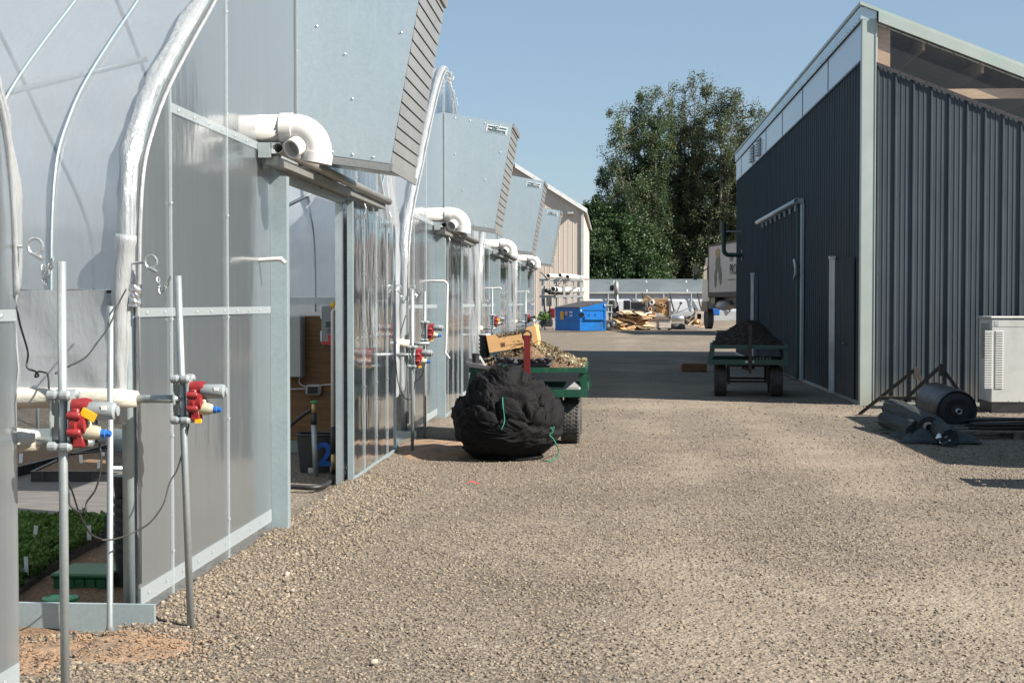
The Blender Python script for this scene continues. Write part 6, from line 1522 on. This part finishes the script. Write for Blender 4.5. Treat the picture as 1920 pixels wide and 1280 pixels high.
def pile():
    Y = 84.0
    rn = rng(11)
    # nested nursery pots and a pedestal fan
    c = at(1150, 590, Y=86); sc = 86 / F
    gr = 'upturned black nursery tubs'
    for i in range(4):
        z = at(1150, 592, Y=86).z - .35 + .25*i; 
        m = MB().lathe([(.34 - .01*i, z), (.35, z + .05), (.25, z + .52), (.24, z + .54)], (c.x, 86, 0), 20); tag(m.build('nursery_tub', M['black'], origin=(c.x, 86, z)), 'upturned black nursery tub in the tall nested stack behind the cardboard', 'tub', gr)
    zb = at(1150, 562, Y=86).z
    r = thing('fan', 'grey round fan standing above the black nested tubs', 'fan', (c.x + .15, 87, 0))
    h = at(1156, 540, Y=87)
    MB().tube([(h.x + .05, 87, 0), (h.x + .05, 87, h.z)], .05, 8).build('stand', M['galv'], r, smooth=True)
    MB().lathe([(.0, -.16), (.2, -.16), (.42, -.08), (.46, 0), (.42, .08), (.2, .14), (0, .14)], (h.x, 87, h.z), 20, 'X').build('cage', M['louvre'], r, smooth=True)
    MB().lathe([(0, -.42), (.16, -.40), (.18, -.17)], (h.x, 87, h.z), 14, 'X').build('fan_motor', M['rust'], r, smooth=True)
    MB().tube(spline([at(1138, 530, Y=88), at(1147, 531, Y=87.6), at(1153, 537, Y=87.2)], 4), .03, 6).build('cord', M['ebox'], r, smooth=True)
    # wheeled trolley of white tube
    r = thing('tube_trolley', 'white tube trolley with black wheel between dumpster and cardboard', 'trolley', at(1140, 618, Y=82))
    s = MB()
    for px in (1135, 1141, 1147): s.bar(at(px, 572, Y=82.4), at(px - 1, 604, Y=82.4), .06)
    for py in (572, 585, 603): s.bar(at(1134, py, Y=82.35), at(1149, py, Y=82.35), .07)
    s.build('frame', M['whitetrim'], r)
    for px, py, rad in ((1142, 612, .30), (1151, 605, .22)):
        c2 = at(px, py, Y=81.2); c2.z = max(rad, c2.z - .02)
        w = MB().lathe([(rad*.5, -.10), (rad*.9, -.13), (rad, -.08), (rad, .08), (rad*.9, .13), (rad*.5, .10)], c2, 20, 'Y').build('wheel', M['rubber'], r, smooth=True)
        MB().lathe([(.03, -.11), (rad*.5, -.09), (rad*.5, .09), (.03, .11)], c2, 14, 'Y').build('hub', M['ebox'], w)
    # black bins
    for i, (x0, y0, x1, y1, lab) in enumerate(((1169, 563, 1182, 584, 'small black box bin left of the large ribbed bin'), (1183, 565, 1212, 604, 'large dark ribbed bin behind the flattened cardboard'))):
        m = MB(); px_box(m, x0, y0, x1, y1, 85.4, 1.0, .04); r = tag(m.build('black_bin', M['black' if i == 0 else 'lid'], origin=at((x0+x1)/2, 612, Y=85.4)), lab, 'bin')
        s = MB(); k = 4 if i == 0 else 9
        for j in range(k): a = at(x0 + (x1-x0)*(j+.5)/k, y0 + 2, Y=85.35); b = at(x0, y1 - 1, Y=85.35); s.box(a.x - .03, a.x + .03, 85.36, 85.398, b.z, a.z)
        s.build('rib', M['black'], r)
    # flattened cardboard, many sheets
    gr = 'flattened cardboard sheets in the heap'
    labs = 'flattened brown cardboard sheet in the heap before the dark bins'
    for i in range(64):
        t = rn.random(); px = 1160 + rn.uniform(0, 50); lvl = i / 64; py = 618 - 34 * lvl * (1 - abs((px - 1188) / 55) ** 2 * .6); p = at(px, py, Y=83.2 + rn.uniform(-.7, .7))
        w = rn.uniform(.7, 1.5) * (1 - .3*lvl); d = rn.uniform(.5, 1.1); rot = Matrix.Rotation(R(rn.uniform(-14, 18)), 3, 'Y') @ Matrix.Rotation(R(rn.uniform(-10, 16)), 3, 'X') @ Matrix.Rotation(R(rn.uniform(0, 90)), 3, 'Z')
        p.z = max(p.z, .06); m = MB(); n = 6; bend = rn.uniform(-.10, .10)
        g_ = MB().grid(lambda u, v: ((u - .5) * w, (v - .5) * d, bend * math.cos((u - .5) * 3) + .03 * math.sin(v*6 + i)), n, n); g2 = MB().grid(lambda u, v: ((u - .5) * w, (v - .5) * d, bend * math.cos((u - .5) * 3) + .03 * math.sin(v*6 + i) + .03), n, n)
        N = len(g_.v); m.v = g_.v + g2.v; m.f = g_.f + [tuple(q + N for q in f[::-1]) for f in g2.f]
        ed = [j for j in range(n+1)] + [j*(n+1)+n for j in range(1, n+1)] + [n*(n+1)+j for j in range(n-1, -1, -1)] + [j*(n+1) for j in range(n-1, 0, -1)]
        m.f += [(ed[q], ed[(q+1) % len(ed)], ed[(q+1) % len(ed)] + N, ed[q] + N) for q in range(len(ed))]
        m.turn(Matrix.Translation(p) @ rot.to_4x4()); 
        m.v = [(x, y, max(z, .01 + .002*i)) for x, y, z in m.v]
        tag(m.build('cardboard_sheet', M[rn.choice(['card2', 'card3', 'card2', 'card', 'card3'])] if i != 58 else M['paper'], origin=(p.x, p.y, 0)), labs if i != 58 else 'white folded sheet on top of the brown cardboard heap', 'cardboard', gr)
    p = at(1190, 583, Y=83.4); m = MB().obox(p, (1.6, .8, .05), Matrix.Rotation(R(-3), 3, 'Y') @ Matrix.Rotation(R(12), 3, 'X')); tag(m.build('board', M['greyply'], origin=p), 'grey-brown board lying on top of the cardboard heap', 'board')
    p = at(1160, 592, Y=83.0); m = MB().obox(p, (.9, .6, .16), Matrix.Rotation(R(18), 3, 'Y')); tag(m.build('dark_sack', M['lid'], origin=p), 'dark grey sack at the left of the cardboard heap', 'sack')
    # crate: two stacked panelled boxes on a pallet
    r = thing('pallet_box', 'grey chipboard pallet box, lower of the two, on a dark pallet', 'pallet box', at(1235, 618, Y=83))
    m = MB(); px_box(m, 1214, 599, 1258, 614.5, 83, 1.3); m.build('panel', M['osb'], r)
    m = MB(); 
    for px in (1214, 1234, 1254): px_box(m, px, 615.8, px + 5, 620, 83, 1.3)
    px_box(m, 1213, 614.6, 1259, 615.8, 82.95, 1.4); m.build('pallet_foot', M['rust'], r)
    m = MB(); px_box(m, 1212, 597.2, 1260, 599, 82.93, .06); px_box(m, 1235.2, 599, 1236.2, 614.5, 82.95, .04); m.build('batten', M['greyply'], r)
    r = thing('slat_crate', 'open dark timber crate crammed with cardboard, above the chipboard box', 'crate', at(1235, 597, Y=83.1))
    m = MB(); px_box(m, 1214, 562, 1218, 597, 83.05, .12); px_box(m, 1254, 563, 1258, 597, 83.05, .12); px_box(m, 1214, 594, 1258, 597.5, 83.05, 1.2); px_box(m, 1250, 563, 1254, 597, 83.2, 1.0); px_box(m, 1210, 562, 1213, 600, 83.05, 1.1); px_box(m, 1214, 563, 1254, 597, 84.2, .06); m.build('crate_frame', M['greyply'], r)
    gr = 'cardboard pieces jammed in the timber crate'
    def piece(lab, x0, y0, x1, y1, ang, mt='card2', Yp=83.3, th=.05):
        a = at(x0, y0, Y=Yp); b = at(x1, y1, Y=Yp); c = (a + b) / 2; m = MB().obox(c, (abs(b.x - a.x), th, abs(a.z - b.z)), Matrix.Rotation(R(ang), 3, 'Y') @ Matrix.Rotation(R(14), 3, 'X')); tag(m.build('cardboard_piece', M[mt], origin=c), lab, 'cardboard', gr)
    piece('pointed orange cardboard panel rising highest from the crate', 1208, 557, 1224, 568, 38, 'card')
    piece('pale cardboard panel leaning left of the pointed one', 1203, 561, 1214, 568, -20, 'card3')
    piece('brown cardboard panel lying over the top right of the crate', 1226, 560, 1252, 569, 6, 'card2', 83.25)
    piece('reddish cardboard corner peaking at the top right of the crate', 1240, 558, 1252, 566, -25, 'card2', 83.6)
    piece('wide tan panel across the middle of the crate', 1230, 577, 1252, 590, 14, 'card', 83.2)
    piece('pale yellow panel at the lower left of the crate', 1216, 584, 1240, 593, 18, 'card3', 83.15)
    piece('white folded sheet low in the middle of the crate', 1228, 587, 1242, 593, 12, 'paper', 83.12)
    piece('orange panel standing at the lower right of the crate', 1242, 580, 1252, 596, -15, 'card', 83.18)
    piece('small tan panel along the crate floor', 1218, 591, 1252, 596, 0, 'card3', 83.15)
    for i, (px, py, rad, lab, mt) in enumerate(((1222, 567, .14, 'white rolled tube at the upper left of the crate', 'paper'), (1240, 571, .11, 'cardboard tube at the upper right of the crate', 'card2'), (1246, 574, .11, 'second cardboard tube right of the first', 'card2'), (1219, 580, .12, 'cardboard tube at the left side of the crate', 'card2'))):
        a = at(px, py, Y=82.95); o = MB().pipe([a, a + Vector((-.3 if i else .1, 1.0, .02))], rad, rad*.7, 12).build('cardboard_tube', M[mt], smooth=True, origin=a); tag(o, lab, 'tube', 'tubes in the timber crate')
    # silver tank and frame of tubes
    a = at(1258, 597, Y=88); b = at(1282, 597, Y=88); z = a.z
    tag(MB().lathe([(.0, 0), (.12, .02), (.19, .08), (.19, (b.x - a.x) - .06), (.12, (b.x - a.x))], (a.x, 88, z), 18, 'X').build('silver_tank', M['foil'], smooth=True, origin=a), 'silver horizontal tank right of the crate', 'tank')
    a = at(1262, 610, Y=86); m = MB().lathe([(.5, 0), (.46, .25), (.3, .34), (.05, .36)], (at(1270, 612, Y=86).x, 86, 0), 18); tag(m.build('dark_basin', M['lid'], smooth=True, origin=(at(1270, 612, Y=86).x, 86, 0)), 'dark upturned basin below the silver tank', 'basin')
    for i, (x0, y0, x1, y1, w, mt, lab) in enumerate(((1258,590,1302,574,.07,'motor','long grey tube sloping up right behind the silver tank'), (1262,588,1268,580,.05,'motor','short tube leg left of the silver tank'), (1268,588,1276,570,.06,'rust','dark arm rising above the tank'), (1276,570,1277,566,.16,'rust','dark bracket at the top of the raised arm'), (1280,589,1300,592,.05,'galv','thin bright tube right of the tank'),
            (1322,594,1376,594,.09,'whitetrim','upper pale rail below the truck'), (1322,599,1368,599,.07,'whitetrim','lower pale rail below the truck'))):
        a = at(x0, y0, Y=89); b = at(x1, y1, Y=89); tag(MB().bar(a, b, w).build('metal_tube', M[mt], origin=b), lab, 'tube')
    m = MB(); px_box(m, 1258, 574, 1300, 591, 120, .3); 
    # scrap heap near the truck
    r = thing('timber_box', 'grey box of offcuts beside the truck, dark hole in its front', 'box', at(1312, 612, Y=85))
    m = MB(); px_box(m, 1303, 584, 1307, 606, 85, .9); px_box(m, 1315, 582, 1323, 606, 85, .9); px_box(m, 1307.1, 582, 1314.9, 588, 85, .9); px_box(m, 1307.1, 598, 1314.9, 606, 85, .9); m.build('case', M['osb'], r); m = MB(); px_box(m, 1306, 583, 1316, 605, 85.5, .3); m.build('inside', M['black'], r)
    gr = 'timber offcuts in the small heap by the truck'
    for i, (x0, y0, x1, y1, w, mt) in enumerate(((1288,604,1302,588,.16,'greyply'), (1286,598,1300,608,.2,'greyply'), (1290,609,1305,596,.12,'card3'), (1300,610,1326,611,.13,'card3'), (1303,600,1309,606,.35,'card'), (1312,603,1330,610,.12,'card2'), (1318,606,1332,604,.08,'rust'), (1302,583,1324,580,.12,'greyply'), (1318,582,1327,568,.14,'whitetrim'), (1302,576,1304,584,.1,'greyply'), (1310,612,1328,613,.12,'card2'), (1322,575,1324,600,.1,'greyply'))):
        a = at(x0, y0, Y=84.6 - .02*i); b = at(x1, y1, Y=84.7); a.z = max(a.z, .05); b.z = max(b.z, .05)
        tag(MB().bar(a, b, w, w*.5).build('timber_offcut', M[mt], origin=b), ['broad grey offcut leaning left','crossed grey offcut at far left','pale thin offcut leaning left','long pale offcut flat on the ground','orange short block in the middle','brown offcut sloping right','thin dark stick at right','grey board across the top of the box','white pipe piece poking up right','small upright stub at the top left','lowest brown offcut on the gravel','narrow grey upright at the right side'][i] + ' of the small heap by the truck', 'offcut', gr)
    m = MB(); px_box(m, 1335, 578, 1350, 591, 92, .8, .06); tag(m.build('blue_barrel', M['blue'], origin=at(1342, 600, Y=92)), 'blue tub under the parked truck', 'tub')
    m = MB(); px_box(m, 1284, 592, 1302, 608, 86, .6, .05); tag(m.build('grey_sack', M['greyply'], origin=at(1292, 612, Y=86)), 'brown-grey sack behind the leaning offcuts', 'sack')
pile()

def truck():
    A = at(1328, 553, Y=78.0); B = at(1392, 552, Y=70.5); d = Vector((B.x - A.x, B.y - A.y, 0)); L = d.length; d.normalize(); nrm = Vector((d.y, -d.x, 0))
    if nrm.y > 0: nrm = -nrm
    nrm = Vector((-abs(nrm.x), nrm.y, 0)); side = nrm; back = -nrm; z0 = A.z; z1 = at(1328, 460, Y=78).z
    r = thing('box_truck', 'grey box truck parked behind the dark building, vegetable picture on its side', 'truck', (A.x, A.y, 0))
    def slab(m, o, l0, l1, w0, w1, za, zb):
        vs = [o + d*l + back*w + Vector((0,0,z)) for z in (za, zb) for l, w in ((l0,w0),(l1,w0),(l1,w1),(l0,w1))]; m.add(vs, [(3,2,1,0),(4,5,6,7),(0,1,5,4),(1,2,6,5),(2,3,7,6),(3,0,4,7)]); return m
    o = Vector((A.x, A.y, 0))
    slab(MB(), o, 0, L + 1.5, 0, 2.5, z0, z1).build('cargo_box', M['truck'], r)
    m = MB(); slab(m, o, -.02, L + 1.52, -.02, 2.52, z0 - .12, z0 + .14); slab(m, o, -.02, .08, -.025, -.004, z0 + .16, z1); slab(m, o, 0, L + 1.5, -.02, -.004, z1 - .1, z1 + .01); m.build('edge_rail', M['card3' if False else 'rust'], r)
    m = MB(); slab(m, o, -1.0, L + 1.4, .5, 2.0, z0 - .55, z0 - .13); slab(m, o, .1, 1.2, .1, .5, z0 - .5, z0 - .15); m.build('chassis', M['black'], r)
    c1 = o + d*1.2 + back*.4 + Vector((0,0,z0 - .55)); m = MB().tube([c1, c1 + d*1.9], .27, 14); m.build('fuel_tank', M['truck'], r, smooth=True)
    for l in (-1.2, L - 1.0):
        for w in (.15, 2.1):
            c2 = o + d*l + back*w; m = MB().tube([c2 + Vector((0,0,.75)) - back*.0, c2 + back*.3 + Vector((0,0,.75))], .62, 20); m.build('wheel', M['rubber'], r, smooth=False)
    m = MB(); q = [(-.12, z0 - .75), (-.12, z0 + 2.0), (-.9, z0 + 2.05), (-1.65, z0 + 1.2), (-1.9, z0 + .3), (-1.9, z0 - .75)]
    vs = [o + d*l + back*w + Vector((0,0,z)) for w in (.08, 2.4) for l, z in q]; n = len(q); m.add(vs, [tuple(range(n)), tuple(range(n, 2*n))[::-1]] + [(i, (i+1)%n, n+(i+1)%n, n+i) for i in range(n)]); cabin = m.build('cab', M['cab'], r)
    m = MB(); slab(m, o, -1.35, -.5, .05, .075, z0 + .85, z0 + 1.6); m.build('side_window', M['glass'], cabin)
    m = MB(); slab(m, o, -1.85, -.3, .03, .075, z0 - .9, z0 - .35); m.build('wheel_arch', M['black'], cabin)
    c3 = o + d*(-1.7) - back*.35 + Vector((0,0,z0 + 1.25)); m = MB().obox(c3, (.22, .18, .8)); m.bar(c3 + Vector((0,0,.3)), o + d*(-1.5) + back*.1 + Vector((0,0,z0 + 1.3)), .05); m.build('mirror', M['black'], cabin)
    # lettering and the vegetable picture
    Mt = Matrix.Translation(o - back*.012) @ Matrix(((d.x, 0, -back.x, 0), (d.y, 0, -back.y, 0), (0, 1, 0, 0), (0, 0, 0, 1)))
    H = z1 - z0
    text('lettering', 'LIV', .62, M['rust'], Mt @ Matrix.Translation((4.95, z0 + H*.70, 0)), r, .004, .0, 'LEFT'); text('lettering', 'PRO', .75, M['rust'], Mt @ Matrix.Translation((4.95, z0 + H*.46, 0)), r, .004, .0, 'LEFT')
    m = MB(); m.box(4.6, 6.2, z0 + H*.27, z0 + H*.285, 0, .006); m.turn(Mt); m.build('lettering', M['rust'], r)
    rn = rng(8)
    def blob(nm, mt, pts, t): m = MB().prism(pts, .0, t, 'XY'); m.turn(Mt); m.build(nm, mt, r)
    def leaf(cx, cy, w, h, seed): return [(cx + w * math.cos(a) * (1 + .35 * noise.noise(Vector((math.cos(a)*2, math.sin(a)*2, seed)))), cy + h * math.sin(a) * (1 + .3 * noise.noise(Vector((math.cos(a)*3, math.sin(a)*3, seed+3))))) for a in [2*math.pi*i/26 for i in range(26)]]
    blob('picture', M['inkleaf'], leaf(2.3, z0 + H*.56, .55, .62, 1), .004); blob('picture', M['inkleaf'], leaf(1.75, z0 + H*.32, .28, .48, 2), .005); blob('picture', M['inkleaf'], leaf(2.9, z0 + H*.36, .28, .45, 4), .006); blob('picture', M['card2'], leaf(2.25, z0 + H*.82, .5, .22, 3), .005); blob('picture', M['truck'], leaf(2.35, z0 + H*.37, .2, .22, 6), .008)
M['inkleaf'] = pbr('printed_leaf', (.16,.17,.10), .7, c2=(.10,.12,.06), ns=3)
truck()

# ------------------------------------------------------------------ trees
def tree(name, label, base, limbs, trunk_r, leaf, mat, dens, clump, seed, cat='tree', low=.25):
    "limbs: list of tip points; every limb carries leaf clumps along its outer part"
    g = np.random.default_rng(seed); r = thing(name, label, cat, base); base = Vector(base)
    s = MB(); hgt = max(t.z for t in limbs)
    s.tube([base + Vector((0,0,-.2)), base + Vector((.05, 0, hgt*.15)), base + Vector((.1, 0, hgt*.3))], [trunk_r*1.3, trunk_r, trunk_r*.8], 10); s.build('trunk', M['trunk'], r, smooth=True)
    br = MB(); pts = []; tn = []
    for t in limbs:
        fork = base + Vector((g.normal(0, .15), g.normal(0, .15), hgt * g.uniform(.06, .26)))
        mid = fork.lerp(t, .5) + Vector(((t.x - base.x) * .10, g.normal(0, .5), -(t.z - fork.z) * .06)); P = spline([fork, mid, t], 8)
        br.tube(P, [max(.03, trunk_r * .55 * (1 - i/(len(P)-1)) ** .8) for i in range(len(P))], 6)
        for _ in range(int(40 * (dens > 189) or 62)):
            f = g.uniform(low, 1.0); i = int(f * (len(P) - 1)); c = P[i]; sp = clump * (1.7 - .9*f)
            e = c + Vector((g.normal(0, sp), g.normal(0, sp), g.normal(0, sp*.8) + sp*.3)); br.tube([c, c.lerp(e, .6) + Vector((0,0,.1)), e], [.05, .035, .015], 4)
            m_ = int(dens * g.uniform(.3, 1.5)); rad = clump * g.uniform(.35, .85)
            q = g.normal(size=(m_, 3)); q /= np.linalg.norm(q, axis=1)[:,None]; q *= (g.uniform(0, 1, m_) ** .5)[:,None] * rad; q[:,2] *= 1.5; q += g.normal(0, .12, (m_, 3))
            tone = g.uniform(.2, .8); pts.append(q + np.array(e)); tn.append(np.clip(tone + g.normal(0, .18, m_), 0, 1))
    br.build('branches', M['trunk'], r, smooth=True)
    pts = np.concatenate(pts); pts = pts[pts[:,2] > .3]; tn = np.concatenate(tn)[:len(pts)]
    cloud('crown', pts, leaf, mat, r, seed, tn, origin=base, aspect=.7)
    return r
YT = 150.0
def tips(lst, Y=YT, dj=3.0, seed=1):
    rn = rng(seed); return [at(x, y, Y=Y + rn.uniform(-dj, dj)) for x, y in lst]
base = at(1262, 560, Y=YT); base.z = 0
left = [(1138,300),(1132,345),(1150,262),(1165,225),(1180,195),(1203,172),(1222,176),(1240,205),(1195,260),(1175,320),(1215,300),(1230,250),(1150,390),(1185,380),(1215,370)]
mid = [(1258,168),(1285,158),(1305,152),(1328,156),(1275,215),(1300,230),(1320,250),(1262,280),(1290,320),(1325,330),(1250,350)]
rgt = [(1352,180),(1375,168),(1396,185),(1408,225),(1404,262),(1385,300),(1360,240),(1345,320),(1388,340),(1368,390),(1392,420)]
tree('poplar_tree', 'tall green poplar forming the left half of the high tree group', at(1215, 560, Y=YT) * Vector((1,1,0)) if False else Vector((at(1225, 560, Y=YT).x, YT, 0)), tips(left, seed=2), .42, .088, M['leaf'], 165, 1.0, 21, low=.18)
tree('poplar_tree', 'tall poplar in the middle of the high tree group, its top highest', Vector((at(1280, 560, Y=YT+3).x, YT + 3, 0)), tips(mid, YT + 3, seed=3), .42, .088, M['leafo'], 150, 1.0, 22, low=.18)
tree('poplar_tree', 'olive-green poplar on the right, rising behind the dark building', Vector((at(1345, 560, Y=YT+1).x, YT + 1, 0)), tips(rgt, YT + 1, seed=4), .42, .088, M['leafo'], 160, 1.0, 23, low=.18)
def bush(label, pts_, Y, seed, mat, leaf=.13, cl=1.1, dens=190, name='leafy_tree', low=.1):
    cx = sum(p[0] for p in pts_) / len(pts_); b = at(cx, 560, Y=Y); b.z = 0
    tree(name, label, b, tips(pts_, Y, 2.0, seed), .3, leaf, mat, dens, cl, seed + 30, low=low)
bush('dense dark green tree behind the tan building corner', [(1100,405),(1110,398),(1122,392),(1135,398),(1150,410),(1140,440),(1115,450),(1098,460),(1160,445),(1175,430),(1130,480),(1105,500)], 145, 5, M['leafd'])
bush('rounded green tree lower right of the dense dark one', [(1178,440),(1190,430),(1202,455),(1212,480),(1190,500),(1165,490),(1222,505)], 146, 6, M['leafd'])
bush('olive undergrowth tree below the tall poplars', [(1230,430),(1245,445),(1262,435),(1280,450),(1250,490),(1275,500),(1225,500),(1240,470),(1215,405)], 152, 7, M['leafo'])
bush('shaded green tree at the foot of the middle poplar', [(1290,440),(1305,460),(1320,445),(1300,500),(1325,490),(1285,480),(1310,420)], 155, 8, M['leaf'])
bush('olive tree between the poplars and the parked truck', [(1335,430),(1350,450),(1365,440),(1345,500),(1370,490),(1385,470),(1330,470),(1400,440)], 152, 9, M['leafo'])
# hedge line closing the gaps low down, farther off
def hedge():
    g = np.random.default_rng(31); n = 30000; x = g.uniform(at(1060, 500, Y=172).x, at(1440, 500, Y=172).x, n); y = g.uniform(170, 176, n)
    top = np.array([6.5 + 2.2 * noise.noise(Vector((a*.25, 1, 0))) for a in x]); z = g.uniform(0, 1, n) ** .8 * top
    tag(cloud('far_woodland', np.stack([x, y, z], 1), .30, M['leafd'], None, 3, g.uniform(0, .7, n), origin=(0, 172, 0)), 'dark distant woodland strip behind the far greenhouse', 'woodland', kind='stuff')
hedge()
